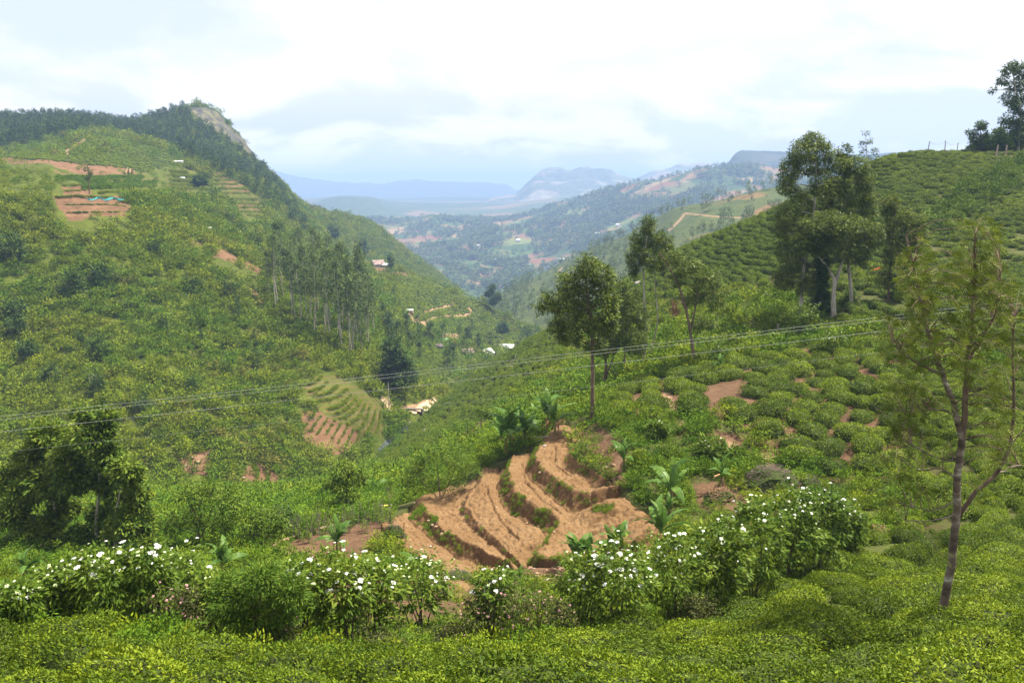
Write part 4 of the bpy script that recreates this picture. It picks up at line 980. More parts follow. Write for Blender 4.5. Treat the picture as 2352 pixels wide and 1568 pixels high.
# low growth standing in lines on the steps and plots of the hillside
PP, HH, SS = [], [], []
for line, spread, (h0, h1), sz in B_rows:
    ln_ = np.array(line, float); n = int(np.linalg.norm(np.diff(ln_, axis=0), axis=1).sum()*(0.55+0.16*spread))
    t = rng.uniform(0, len(ln_)-1, n); q = pchip(np.arange(len(ln_)), ln_, t)+np.stack([rng.normal(0, .8, n), rng.uniform(0, spread, n)], 1)
    for (x, y) in q:
        p = sight(x, y, 'B'); PP.append(tuple(p)); HH.append(rng.uniform(h0, h1)); SS.append(sz*rng.uniform(.7, 1.3)*min(max(p.y/300, .75), 1.6))
PP, SS = np.array(PP), np.array(SS); n = len(PP); print('rows', n)
scatter('terrace_growth', SCR, 6, PP-[0, 0, 0.05], np.stack([np.zeros(n), np.zeros(n), rng.uniform(0, 6.3, n)], 1), np.stack([SS*1.2, SS*1.2, SS*.9], 1), np.array(HH), 'grass and crops in lines on the steps of the hillside plots')
# scrub and weeds on the near side: hollow, ravine edge, banks
P, Nn, i, j = sample(A, 26000, 1.5, 15, 190); qx, qy = proj(P)
noscrub = np.zeros(len(P), bool)
for reg in (R_fore, R_hill, R_slope, R_right, FIELD, R_plot, BEAN): noscrub |= inpoly(qx, qy, reg)
noscrub &= ~inpoly(qx, qy, DARKSTRIP)
noscrub |= (A_p[i, j] > 0.2) | ((A_s[i, j] > 0) & (rng.uniform(size=len(P)) < 0.9))
noscrub |= dist_line(qx, qy, FIELD+FIELD[:1]) < np.where(P[:, 1] < 47, 16, 7)
P = P[~noscrub]; s = (0.30+0.75*rng.uniform(size=len(P))**2)*np.clip(P[:, 1]/55, 0.55, 1.25); n = len(P)
nr_ = P[:, 1] < 75
print('scrub near', n)
SCN = protos('weed_s', [shrub_mesh(f'weed_{k}', 230+k, [M_scrub, M_stem], 34, 14, 0.19, 0.075, stems=True, rad=0.26) for k in range(6)])
hue = np.clip(scrub_hue(P)*0.72, 0, 0.66)
for nm, mm, C in (('undergrowth', nr_, SCN), ('ravine_scrub', ~nr_, SCR)):
    k = mm.sum()
    scatter(nm, C, 6, P[mm]-[0, 0, 0.05], np.stack([rng.normal(0, .1, k), rng.normal(0, .1, k), rng.uniform(0, 6.3, k)], 1), np.stack([s[mm], s[mm], s[mm]*rng.uniform(0.7, 1.2, k)], 1), hue[mm], 'weeds and low shrubs between the plots' if nm == 'undergrowth' else 'shrubs along the stream gully')
# weeds on the terrace risers
sel = np.argwhere((riser > 0.35) & (f_in > 0.6)); sel = sel[rng.choice(len(sel), 3200)]
P = Fl.G[sel[:, 0], sel[:, 1]]; lv = Lc[sel[:, 0], sel[:, 1]]
patch = fbm(P[:, 0]/1.7, P[:, 1]/1.7, 101, 3)
pr = np.where(np.abs(lv-1.5) < .3, -0.45, np.where(np.abs(lv-0.5) < 0.3, -0.36, -0.12))
m = patch+pr+rng.normal(0, 0.22, len(P)) > 0.0
P = P[m]; n = len(P); s = rng.uniform(0.06, 0.17, n)
scatter('bank_weeds', SCN, 6, P-[0, 0, 0.03], np.stack([np.zeros(n), np.zeros(n), rng.uniform(0, 6.3, n)], 1), np.stack([s, s, s], 1), np.clip(scrub_hue(P)*0.8, 0, 0.95), 'weeds growing on the banks between the terraces')
# ------------------------------------------------------------------ the single trees, each with its own trunk, limbs and crown
def lobed(name, label, base, trunks, lobes, leaf=M_euc, bark=M_barkp, L=0.27, W=0.085, dens=1.0, cl=0.38, per=16, droop=0.25, wind=(0.35, 0, 0), r0=0.16, mu=0.5, lands='FABD', cat='tree', group=None,
          seed=0, depth=0.9, limbr=0.35, dead=(), Y=None, flat=0.7, parent_bark=None):
    r = np.random.default_rng(1000+seed)
    b = sight(base[0], base[1], lands)
    b = np.array(b)
    Yb = b[1]
    t = thing(name, b.tolist(), label, cat, group)
    loc = lambda px, py, dy=0.0: unproj(px, py, Yb+dy)-b
    tp = []
    for ti, tr in enumerate(trunks):
        pts = np.array([loc(x, y, 0.12*ti) for x, y in tr]); 
        if ti == 0: pts[0, 2] -= 0.35
        n = 14; s = np.linspace(0, len(pts)-1, n)
        fine = pchip(np.arange(len(pts)), pts, s); fine[1:-1] += r.normal(0, 0.012*max(1, r0*5), (n-2, 3))
        rad = np.linspace(1, 0.28, n)*r0*(1.0 if ti == 0 else 0.7); 
        if ti == 0: rad[0] *= 1.35
        mb = MB(); V, F = tube(fine, rad, 9); mb.add(V, F, smooth=True); mb.build('trunk', bark, t); tp.append(fine)
    allp = np.concatenate(tp); mb = MB()
    for (x, y, rx, ry) in lobes:
        k = Yb/FL; Rx, Rz = rx*k, ry*k
        dy = r.uniform(-1, 1)*depth*max(Rx, 0.6); c = loc(x, y, dy)
        # a limb from the trunk out to this lobe
        below = allp[allp[:, 2] < c[2]-0.15*Rz]
        q = below if len(below) else allp[:1]
        a = q[np.argmin(np.linalg.norm((q-c)*[1, 1, 0.6], axis=1))]
        mid = a*0.45+c*0.55+np.array([0, 0, 0.10*np.linalg.norm(c-a)])*r.uniform(-.3, 1)
        lm = MB(); rr = r0*limbr*min(1.0, 0.45+np.linalg.norm(c-a)/6)
        pts = pchip(np.arange(3), np.array([a, mid, c]), np.linspace(0, 2, 7)); V, F = tube(pts, np.linspace(rr, rr*0.3, 7), 6); lm.add(V, F, smooth=True)
        for _ in range(3):
            e = c+rand_dir(1, r)[0]*[Rx, Rx, Rz]*0.85; V, F = tube([mid*0.5+c*0.5, (c+e)/2, e], [rr*0.35, rr*0.22, rr*0.08], 4); lm.add(V, F)
        lm.build('limb', bark, t)
        n = max(4, int(dens*17*(Rx*Rz)/(cl*cl)))
        C, d = shell_points(n, r, Rx, max(Rx, Rz)*0.9, Rz, 0, -0.9, 0.45); C = C+c
        clump_leaves(mb, C, cl*r.uniform(0.5, 1.1, len(C)), per, L, W, r, 0, d, droop=droop, wind=wind, tint_mu=mu, flat=flat, clump_sd=0.2)
    mb.build('crown', leaf, t)
    for (x, y, rx, ry) in dead:
        k = Yb/FL; dm = MB(); C, d = shell_points(24, r, rx*k, rx*k, ry*k, 0, -1, 0.5)
        clump_leaves(dm, C+loc(x, y, -0.5), 0.22, 14, 0.26, 0.10, r, 0, d, droop=0.9)
        o = dm.build('dead_branch', M_dry, t); o['label'] = 'hanging bunch of dead brown leaves'
    return t
lobed('gum_tree', 'tall straight gum tree rooted at the top corner of the ploughed terraces', (1360, 968), [[(1360, 968), (1361, 880), (1360, 780), (1352, 700), (1345, 640)]],
      [(1350, 612, 26, 26), (1315, 648, 33, 28), (1375, 640, 32, 32), (1290, 698, 28, 36), (1340, 690, 36, 30), (1398, 690, 22, 30), (1280, 748, 20, 26), (1330, 742, 36, 24), (1385, 750, 30, 24), (1238, 708, 8, 10), (1258, 692, 18, 20), (1398, 730, 20, 26), (1310, 775, 26, 18), (1365, 790, 26, 16)], seed=1, r0=0.17, bark=M_barkb)
lobed('gum_tree', 'dark crooked tree right behind the tall tree at the terrace corner', (1383, 897), [[(1383, 897), (1392, 840), (1386, 790), (1402, 730), (1415, 690)], [(1386, 880), (1405, 830), (1420, 790)]],
      [(1422, 668, 28, 28), (1440, 715, 32, 34), (1412, 775, 32, 24), (1462, 785, 24, 28), (1388, 800, 26, 18)], bark=M_barkb, seed=2, r0=0.15, wind=(0.1, 0, 0))
lobed('gum_tree', 'slim dark stemmed tree left of the two pale forked trunks', (1437, 862), [[(1437, 862), (1434, 800), (1446, 740), (1452, 700)]], [(1452, 690, 20, 24), (1472, 735, 16, 32), (1430, 750, 16, 20)], bark=M_barkb, seed=3, r0=0.10)
lobed('gum_tree', 'gum tree with two smooth pale trunks forking from one foot', (1478, 838), [[(1478, 838), (1482, 770), (1480, 690), (1478, 610), (1488, 530)], [(1480, 836), (1500, 790), (1510, 730), (1505, 650), (1503, 560)]],
      [(1490, 516, 15, 22), (1475, 550, 26, 26), (1520, 562, 24, 28), (1460, 590, 22, 26), (1505, 598, 30, 24), (1533, 588, 15, 22), (1455, 622, 14, 14)], seed=4, r0=0.15)
lobed('gum_tree', 'gum tree leaning to the left with a hanging bunch of dead brown leaves', (1598, 838), [[(1598, 838), (1590, 790), (1578, 720), (1560, 660), (1532, 605), (1515, 580)], [(1585, 760), (1598, 700), (1602, 640)]],
      [(1580, 612, 30, 20), (1620, 640, 30, 28), (1592, 682, 24, 24), (1640, 688, 24, 24), (1662, 670, 10, 12), (1560, 642, 20, 18), (1545, 592, 16, 18), (1612, 742, 24, 16)], bark=M_barkb, seed=5, r0=0.16, dens=0.75, dead=[(1553, 705, 11, 20)])
lobed('gum_tree', 'thick pale trunked gum tree with a wide fork low on the tea hill', (1915, 725), [[(1915, 725), (1914, 690), (1917, 650), (1897, 610), (1865, 570)], [(1917, 655), (1935, 600), (1952, 555)]],
      [(1940, 520, 48, 26), (1880, 550, 44, 28), (1990, 540, 36, 36), (1832, 560, 24, 24), (1960, 588, 38, 22), (1893, 600, 26, 14), (1900, 515, 46, 30), (1962, 550, 42, 30), (1930, 570, 50, 22)], bark=M_barkp, seed=6, r0=0.30, dens=0.8)
lobed('gum_tree', 'tallest gum tree with a wind combed rounded top against the sky', (1838, 735), [[(1838, 735), (1842, 660), (1850, 590), (1868, 500), (1875, 420), (1870, 350)]],
      [(1868, 324, 24, 20), (1842, 350, 30, 26), (1886, 352, 24, 24), (1815, 388, 24, 26), (1862, 384, 30, 18), (1804, 425, 20, 20), (1830, 448, 22, 16), (1808, 490, 30, 18), (1850, 480, 22, 18), (1790, 522, 14, 20), (1828, 605, 34, 34), (1800, 570, 20, 18), (1852, 655, 24, 26), (1890, 425, 30, 30), (1800, 640, 26, 28), (1862, 560, 44, 30), (1820, 530, 34, 24)], seed=7, r0=0.20)
lobed('gum_tree', 'gum tree with a pointed top just right of the tallest one', (1958, 705), [[(1958, 705), (1950, 620), (1945, 540), (1942, 460), (1938, 370)]],
      [(1936, 350, 15, 18), (1925, 380, 30, 20), (1960, 384, 32, 24), (1986, 420, 22, 24), (1920, 430, 28, 18), (1970, 455, 36, 22), (1900, 470, 22, 20), (1996, 480, 18, 28), (1940, 492, 30, 16)], seed=8, r0=0.2)
lobed('silky_oak', 'yellowish feathery tree to the right of the tall gum trees', (2040, 690), [[(2040, 690), (2045, 610), (2052, 520), (2060, 470)]],
      [(2042, 468, 22, 24), (2070, 500, 30, 26), (2092, 548, 30, 30), (2060, 590, 30, 30), (2112, 520, 18, 22), (2030, 540, 22, 26), (2085, 640, 22, 26), (2038, 640, 22, 22)], leaf=M_grev, bark=M_barkb, seed=9, r0=0.13, dens=0.65, L=0.34, W=0.09)
lobed('cypress', 'dense dark green columnar tree beside the thick pale trunk', (1886, 727), [[(1886, 727), (1886, 680), (1886, 600)]], [(1886, 615, 14, 24), (1886, 650, 17, 26), (1886, 690, 18, 24), (1886, 714, 18, 12)], leaf=M_dark, bark=M_barkb, seed=10, dens=1.5, r0=0.1, wind=(0, 0, 0.3))
lobed('thin_tree', 'sparse thin tree standing against the sky behind the tall gum trees', (1994, 392), [[(1994, 392), (1991, 350), (1987, 303)]],
      [(1987, 306, 4, 8), (1995, 326, 8, 7), (1983, 342, 8, 6), (2005, 348, 8, 7), (1990, 366, 11, 8), (2008, 362, 6, 8), (1980, 325, 5, 4)], seed=11, dens=0.35, r0=0.09, cl=0.5, L=0.45, W=0.12, depth=0.5)
lobed('gum_tree', 'tall open gum tree on the bank by the road at the top right edge', (2338, 345), [[(2338, 345), (2345, 280), (2335, 220), (2325, 160)]],
      [(2320, 156, 20, 11), (2346, 165, 15, 15), (2305, 186, 11, 11), (2335, 200, 18, 14), (2320, 230, 18, 14), (2283, 206, 6, 5), (2348, 240, 20, 20), (2330, 275, 28, 18), (2346, 302, 24, 22)], leaf=M_dark, seed=12, dens=0.7, r0=0.25, cl=0.7, L=0.6, W=0.2)
lobed('young_tree', 'small ragged tree on the orange bank above the road', (2250, 348), [[(2250, 348), (2252, 318), (2252, 290)]], [(2252, 290, 9, 12), (2240, 315, 11, 10), (2262, 312, 9, 9), (2226, 303, 5, 5), (2256, 332, 16, 9)], leaf=M_dark, bark=M_barkb, seed=13, dens=0.9, r0=0.14, cl=0.6, L=0.5, W=0.18)
# stand of broad leaved trees at the left, in front of the ravine
lobed('broadleaf_tree', 'broad leafy tree at the left edge beside the bare earth bank', (128, 1268), [[(128, 1268), (127, 1190), (120, 1090), (112, 1020)]],
      [(110, 1000, 44, 34), (68, 1060, 36, 36), (160, 1050, 40, 36), (110, 1108, 46, 36), (58, 1128, 32, 32), (150, 1160, 36, 30), (100, 1212, 44, 28), (28, 1180, 34, 34), (22, 1105, 26, 34), (60, 1235, 40, 20)], leaf=M_shrub, bark=M_barkp, dens=1.5, seed=14, r0=0.13, L=0.26, W=0.11, wind=(0, 0, 0), per=18, mu=0.47)
lobed('broadleaf_tree', 'leafy tree with the yellowish pointed top in the stand at the left', (222, 1276), [[(222, 1276), (222, 1200), (228, 1110), (225, 1000)]],
      [(200, 952, 26, 24), (240, 962, 22, 28), (216, 1002, 42, 28), (250, 1050, 36, 32), (200, 1090, 32, 32), (262, 1120, 36, 32), (236, 1182, 32, 26), (185, 1230, 40, 24), (240, 1242, 44, 24), (165, 1105, 34, 30)], leaf=M_shrub, bark=M_barkp, dens=1.5, seed=15, r0=0.13, L=0.26, W=0.11, wind=(0, 0, 0), per=18, mu=0.5)
lobed('broadleaf_tree', 'lowest leafy tree at the right of the stand at the left', (268, 1287), [[(268, 1287), (264, 1210), (275, 1130)]],
      [(292, 1080, 30, 30), (312, 1140, 32, 36), (290, 1200, 36, 32), (330, 1200, 28, 32), (342, 1250, 24, 18), (258, 1232, 22, 18)], leaf=M_shrub, bark=M_barkp, dens=1.5, seed=16, r0=0.11, L=0.26, W=0.11, wind=(0, 0, 0), per=18, mu=0.47)
lobed('orchard_tree', 'low spreading tree with forked dark stems left of the bean stakes', (448, 1268), [[(448, 1268), (456, 1205), (432, 1150)], [(450, 1266), (478, 1190), (500, 1135)]],
      [(430, 1140, 32, 26), (480, 1128, 36, 30), (530, 1150, 36, 30), (450, 1188, 32, 26), (512, 1198, 32, 26), (400, 1200, 26, 26)], leaf=M_elder, bark=M_barkb, seed=17, r0=0.08, L=0.20, W=0.08, dens=0.7, wind=(0, 0, 0), cl=0.36)
lobed('orchard_tree', 'low tree between the spreading tree and the bean stakes', (568, 1264), [[(568, 1264), (575, 1220), (585, 1180)]], [(572, 1188, 36, 26), (620, 1190, 32, 26), (592, 1226, 36, 22), (642, 1220, 22, 18)], leaf=M_elder, bark=M_barkb, seed=18, r0=0.07, L=0.20, W=0.08, dens=0.75, wind=(0, 0, 0), cl=0.36)
lobed('young_tree', 'dark green sapling at the end of the row of bean stakes', (652, 1225), [[(652, 1225), (652, 1180)]], [(642, 1172, 20, 20), (662, 1192, 18, 18)], leaf=M_dark, bark=M_barkb, seed=19, r0=0.06, L=0.2, W=0.08, wind=(0, 0, 0))
lobed('orchard_tree', 'small leafy tree above the stream behind the bean stakes', (795, 1182), [[(795, 1182), (795, 1130), (798, 1080)]], [(790, 1078, 26, 22), (820, 1095, 24, 22), (770, 1110, 24, 18), (800, 1125, 28, 18), (788, 1158, 24, 14)], leaf=M_elder, bark=M_barkb, seed=20, r0=0.09, L=0.22, W=0.09, wind=(0, 0, 0))
lobed('feathery_bush', 'wide airy tree with thin upright stems along the upper edge of the terraces', (1012, 1146), [[(1012, 1146), (1008, 1100), (1000, 1050)], [(1014, 1145), (1035, 1100), (1055, 1060)], [(1008, 1146), (975, 1110), (950, 1075)]],
      [(950, 1070, 32, 22), (1000, 1050, 40, 26), (1050, 1060, 36, 26), (980, 1100, 40, 22), (1040, 1105, 36, 22), (928, 1105, 22, 14), (1082, 1080, 20, 18)], leaf=M_elder, bark=M_barkb, seed=21, r0=0.05, L=0.17, W=0.06, dens=0.65, wind=(0, 0, 0), cl=0.34, mu=0.45)
lobed('young_tree', 'thin stemmed little tree with a flat crown on the slope left of the bananas', (1107, 1000), [[(1107, 1000), (1105, 975), (1107, 950)]], [(1107, 944, 15, 11), (1124, 950, 11, 9)], leaf=M_shrub, bark=M_barkb, seed=22, r0=0.07, wind=(0, 0, 0))
lobed('broadleaf_tree', 'tall dark tree beside the sandy road down in the valley', (906, 912), [[(906, 912), (906, 860), (905, 800)]], [(900, 796, 22, 18), (916, 826, 28, 20), (890, 850, 24, 18), (916, 868, 32, 18), (932, 840, 18, 18), (894, 888, 20, 14), (945, 862, 16, 14)], leaf=M_dark, bark=M_barkp, seed=23, r0=0.3, cl=1.1, L=0.8, W=0.32, per=14, lands='AB', wind=(0, 0, 0))
lobed('gum_tree', 'tall lone tree standing on the ridge of the tea spur', (1133, 714), [[(1133, 714), (1132, 690), (1132, 655)]], [(1132, 660, 9, 8), (1124, 674, 10, 7), (1141, 681, 11, 8), (1132, 694, 11, 6)], leaf=M_dark, seed=24, r0=0.3, cl=1.3, L=1.0, W=0.4, per=14, lands='AB')
lobed('gum_tree', 'round headed tree on a pale stem above the long white roof', (1155, 783), [[(1155, 783), (1155, 765), (1155, 745)]], [(1155, 748, 11, 9), (1150, 757, 11, 7), (1161, 757, 10, 7)], leaf=M_dark, seed=25, r0=0.22, cl=1.1, L=0.9, W=0.36, per=14, lands='AB')
lobed('thin_tree', 'thin pale green tree at the right end of the tea spur', (1210, 782), [[(1210, 782), (1210, 760), (1210, 742)]], [(1210, 748, 9, 8), (1206, 760, 10, 8), (1216, 764, 9, 8)], leaf=M_grove, seed=26, r0=0.2, cl=1.2, L=0.9, W=0.3, per=8, dens=0.6, lands='AB')
lobed('broadleaf_tree', 'dark tree with a flat crown on the bare slope above the grove', (766, 556), [[(766, 556), (766, 540), (767, 520)]], [(764, 522, 10, 8), (770, 533, 10, 8), (762, 542, 11, 6)], leaf=M_dark, seed=27, r0=0.35, cl=1.8, L=1.6, W=0.7, per=12, lands='B')
lobed('broadleaf_tree', 'dark narrow tree on the slope above the farmhouse', (833, 594), [[(833, 594), (833, 575), (832, 552)]], [(832, 555, 8, 9), (837, 568, 9, 8), (830, 578, 9, 7)], leaf=M_dark, seed=28, r0=0.35, cl=1.8, L=1.6, W=0.7, per=12, lands='B')
lobed('broadleaf_tree', 'round dark tree standing alone on the terraces below the ridge forest', (458, 430), [[(458, 430), (458, 420), (458, 410)]], [(458, 412, 15, 7), (448, 418, 9, 6), (468, 418, 9, 6)], leaf=M_dark, seed=29, r0=0.3, cl=1.0, L=0.9, W=0.4, per=14, lands='B', wind=(0, 0, 0))
lobed('dead_tree', 'tall half bare tree in front of the brown terraces at the upper left', (206, 446), [[(206, 446), (204, 420), (203, 385)]], [(198, 388, 8, 5), (208, 396, 6, 6), (203, 408, 7, 6)], leaf=M_grove, bark=M_barkb, seed=30, r0=0.2, cl=0.6, L=0.5, W=0.2, per=8, dens=0.5, lands='B', wind=(0, 0, 0))
lobed('broadleaf_tree', 'dark tree close to the right end of the farmhouse', (897, 622), [[(897, 622), (897, 605), (896, 588)]], [(896, 590, 5, 7), (899, 603, 6, 8), (895, 612, 6, 6)], leaf=M_dark, seed=31, r0=0.25, cl=1.1, L=0.9, W=0.4, per=12, lands='B', wind=(0, 0, 0))

# the near silky oak with the lichen marked trunk, airy and full of thin branches
def near_oak():
    base = np.array(sight(2148, 1462, 'A')); Yb = base[1]; r = np.random.default_rng(404)
    t = thing('silky_oak', base.tolist(), 'slender feathery silky oak with a lichen marked grey trunk in the front tea rows', 'tree')
    loc = lambda px, py, dy=0.0: unproj(px, py, Yb+dy)-base
    def limb(pts, r0, r1, nm='limb', mat=M_barkl, sides=8, n=18):
        P = pchip(np.arange(len(pts)), np.array([loc(*p) for p in pts]), np.linspace(0, len(pts)-1, n)); P[1:-1] += r.normal(0, 0.008, (n-2, 3))
        mb = MB(); V, F = tube(P, np.linspace(r0, r1, n), sides); mb.add(V, F, smooth=True); mb.build(nm, mat, t); return P
    k = Yb/FL
    tr = limb([(2148, 1490), (2165, 1400), (2185, 1290), (2195, 1190), (2200, 1090), (2210, 1010)], 11*k, 8*k, 'trunk', M_barkl, 10, 24)
    A1 = limb([(2210, 1010), (2190, 930), (2165, 860), (2135, 780), (2115, 690), (2095, 600), (2080, 540)], 8*k, 2*k)
    A2 = limb([(2210, 1010), (2218, 920), (2222, 830), (2232, 740), (2238, 640), (2240, 540)], 8*k, 2*k, mat=M_barkb)
    A3 = limb([(2195, 1195), (2240, 1130), (2290, 1085), (2320, 1020), (2330, 930), (2325, 820), (2330, 730)], 6*k, 2*k, mat=M_barkb)
    A4 = limb([(2222, 830), (2260, 770), (2290, 700), (2300, 620)], 4*k, 1.2*k, mat=M_barkb)
    A5 = limb([(2165, 860), (2100, 830), (2050, 790)], 3.5*k, 1*k)
    bare = [[(2198, 1180), (2140, 1195), (2080, 1195)], [(2200, 1150), (2150, 1170), (2095, 1165)], [(2290, 1085), (2340, 1070), (2400, 1075)], [(2205, 1060), (2150, 1050), (2090, 1020), (2060, 1010)], [(2215, 960), (2150, 940), (2080, 950)], [(2190, 930), (2240, 905), (2300, 925), (2360, 945)],
            [(2200, 1100), (2160, 1075), (2120, 1080), (2075, 1060)], [(2320, 1020), (2360, 980), (2400, 960)]]
    B_ = [limb([(x, y, r.uniform(-.5, .5)*i*0.5) for i, (x, y) in enumerate(p)], 2.6*k, 0.8*k, 'branch', M_barkl, 6, 12) for p in bare]
    # twigs with fronds; foliage thin below, fuller towards the top
    zones = [(2240, 560, 62, 70), (2215, 640, 60, 60), (2270, 640, 60, 60), (2095, 580, 40, 45), (2100, 660, 48, 45), (2080, 740, 55, 45), (2140, 730, 45, 50), (2230, 740, 60, 50), (2310, 700, 50, 60), (2120, 810, 60, 45), (2060, 810, 45, 35), (2190, 810, 50, 40), (2260, 820, 50, 45), (2330, 800, 40, 55),
             (2080, 890, 60, 40), (2040, 950, 45, 35), (2130, 930, 50, 40), (2250, 910, 45, 40), (2320, 900, 45, 50), (2090, 990, 55, 35), (2300, 990, 45, 40), (2050, 1040, 45, 28), (2140, 1020, 40, 30), (2270, 1050, 40, 30), (2080, 1100, 50, 28), (2340, 1060, 35, 35), (2130, 1130, 35, 25), (2060, 1160, 30, 18), (2235, 1130, 30, 25), (2150, 1240, 25, 18), (2170, 1290, 15, 14)]
    alls = np.concatenate([tr[10:], A1, A2, A3, A4, A5]+B_); mb = MB(); tw = MB()
    for (x, y, rx, ry) in zones:
        w = 1.0 if y < 800 else 0.8 if y < 1000 else 0.6
        for _ in range(int(rx*ry/115*w)):
            a = r.uniform(0, 6.28); q = math.sqrt(r.uniform())
            e = loc(x+math.cos(a)*q*rx, y+math.sin(a)*q*ry, r.normal(0, 0.9)); j = np.argmin(np.linalg.norm((alls-e)*[1, 1, 1.3]+[0, 0, 0.35], axis=1)); s = alls[j]
            if np.linalg.norm(e-s) > 2.2: s = e+(s-e)*0.35
            m = (s+e)/2+[0, 0, 0.12]
            V, F = tube([s, m, e], [0.010, 0.007, 0.003], 4); tw.add(V, F)
            nfr = r.integers(5, 9)
            P = e+(m-e)*r.uniform(0, 0.7, (nfr, 1)); dirs = unit(unit(e-s)*0.6+rand_dir(nfr, r)*0.8+[0.35, 0, -0.15])
            for p, d in zip(P, dirs):                     # a frond: a rachis with narrow leaflets on both sides
                ln_ = r.uniform(0.14, 0.26); kk = 9; u = np.linspace(0.15, 1, kk); side = unit(np.cross(d, rand_dir(1, r)[0]))
                q0 = p+d*ln_*u[:, None]+np.array([0, 0, -0.07])*(u[:, None]**2)
                sg = np.where(np.arange(kk) % 2, 1, -1)[:, None]
                V, F = leafq(q0, d*0.75+side*sg*0.7, np.cross(d, side), 0.10*(1.15-0.5*u), 0.021)
                mb.add(V, F, 0, np.clip(r.normal(0.5, 0.2), 0, 1))
    mb.build('crown', M_grev, t); tw.build('twigs', M_barkb, t)['kind'] = 'stuff'
near_oak()

# ------------------------------------------------------------------ copies: grove, ridge forest, hillside trees
def put_mesh(name, meshes, H0, p, h, label, cat, group, wide=1.0):
    o = link(name, meshes[rng.integers(len(meshes))], None, p); s = h/H0
    o.rotation_euler = (0, 0, rng.uniform(0, 6.3)); o.scale = (s*wide*rng.uniform(.85, 1.15), s*wide*rng.uniform(.85, 1.15), s)
    return tag(o, label, cat, group)
def tree_parts(o, pair, H0, h, wide=1.05):
    a = rng.uniform(0, 6.3); s = h/H0
    for nm, me in zip(('crown', 'trunk'), pair):
        c = link(nm, me, o); c.scale = (s*wide, s*wide, s); c.rotation_euler = (0, 0, a)
grove_m = [tree_mesh(f'grove_tree_{k}', 300+k, [M_grove, M_barkp], 24, 0.50, 2.9, 40, 14, 0.85, 0.34, 0.22, rad=1.0, limbs=6, flat=0.75, droop=0.2, split=True) for k in range(6)]
GROVE = [(612, 700), (640, 655), (700, 640), (760, 655), (825, 690), (858, 730), (862, 790), (835, 850), (800, 820), (760, 790), (700, 760), (650, 730)]
cand = [(rng.uniform(600, 870), rng.uniform(630, 860)) for _ in range(900)]; used = []
for (x, y) in cand:
    if inpoly(np.array(x), np.array(y), GROVE) and all((x-a)**2+((y-b)*1.4)**2 > 16**2 for a, b in used): used.append((x, y))
print('grove', len(used))
for k, (x, y) in enumerate(sorted(used, key=lambda q: -q[1])):
    p = sight(x, y, 'B')
    front = y > 745+0.25*(x-650)
    o = thing('grove_tree', p, 'tall pale stemmed gum tree on the lower edge of the dense grove' if front else 'gum tree crowded inside the dense grove on the valley side', 'tree', 'grove lower edge' if front else 'grove interior')
    tree_parts(o, grove_m[rng.integers(6)], 24, rng.uniform(0.62, 1.1)*(14+8*min(1, p.y/330)), rng.uniform(0.85, 1.2))

# the wood along the ridge: the trees at its edge and on the skyline one by one, the rest as one mass
forest_m = [tree_mesh(f'forest_tree_{k}', 340+k, [M_forest, M_barkb], 12, 0.35, 3.0, 26, 9, 1.25, 0.6, 0.2, rad=1.3, limbs=2, flat=0.8) for k in range(6)]
forest_p = [tree_mesh(f'ridge_tree_{k}', 350+k, [M_forest, M_barkb], 12, 0.40, 2.8, 30, 9, 1.2, 0.55, 0.2, rad=1.2, limbs=3, flat=0.8, split=True) for k in range(6)]
FOREST = [(-150, 352), (0, 352), (110, 325), (200, 306), (290, 314), (400, 348), (440, 372), (480, 392), (530, 415), (590, 455), (640, 500), (700, 545), (720, 560), (690, 500), (650, 440), (608, 395), (560, 360), (500, 310), (440, 280), (420, 255), (370, 266), (280, 280), (100, 270), (-150, 280)]
P, Nn, i, j = sample(B, 16000, 0.3, 470, 900); qx, qy = proj(P)
m = inpoly(qx, qy, FOREST) & (B_r[i, j] == 0); P = P[m]
thin = np.clip((proj(P)[0]-430)/200, 0, 1); m = rng.uniform(size=len(P)) > thin*0.6; P = P[m]
P = P[poisson(P, 4.6)]; qx, qy = proj(P)
edge = np.zeros(len(P), bool)
rim = dist_line(qx, qy, [(-150, 352), (0, 350), (110, 325), (200, 308), (290, 316), (400, 350), (440, 374), (530, 420), (590, 460), (640, 505)]) < 9
sky = dist_line(qx, qy, [(-150, 290), (0, 288), (100, 288), (200, 291), (280, 297), (370, 283), (420, 264), (500, 268), (530, 298), (600, 378), (650, 432), (700, 476)]) < 5
pick = np.argwhere(rim | sky)[:, 0]; rng.shuffle(pick); pick = pick[:130]; rest = np.setdiff1d(np.arange(len(P)), pick)
print('forest', len(P), len(pick))
for q in pick:
    up = sky[q]
    o = thing('ridge_tree', P[q].tolist(), 'tree on the skyline of the wooded ridge at the upper left' if up else 'tree at the lower edge of the ridge wood, above the tea knoll', 'tree', 'skyline of the ridge wood' if up else 'edge of the ridge wood')
    tree_parts(o, forest_p[rng.integers(6)], 12, rng.uniform(6.5, 10.5)*(1.0 if not up else 0.85), 1.0)
n = len(rest); h = rng.uniform(6.0, 10.5, n)/12
scatter('forest', protos('forest_s', forest_m), 6, P[rest], np.stack([np.zeros(n), np.zeros(n), rng.uniform(0, 6.3, n)], 1), np.stack([h, h, h], 1), np.clip(0.5+0.5*fbm(P[rest, 0]/50, P[rest, 1]/50, 7, 3)+rng.normal(0, .12, n), 0, 1), 'dark wood along the ridge at the upper left')

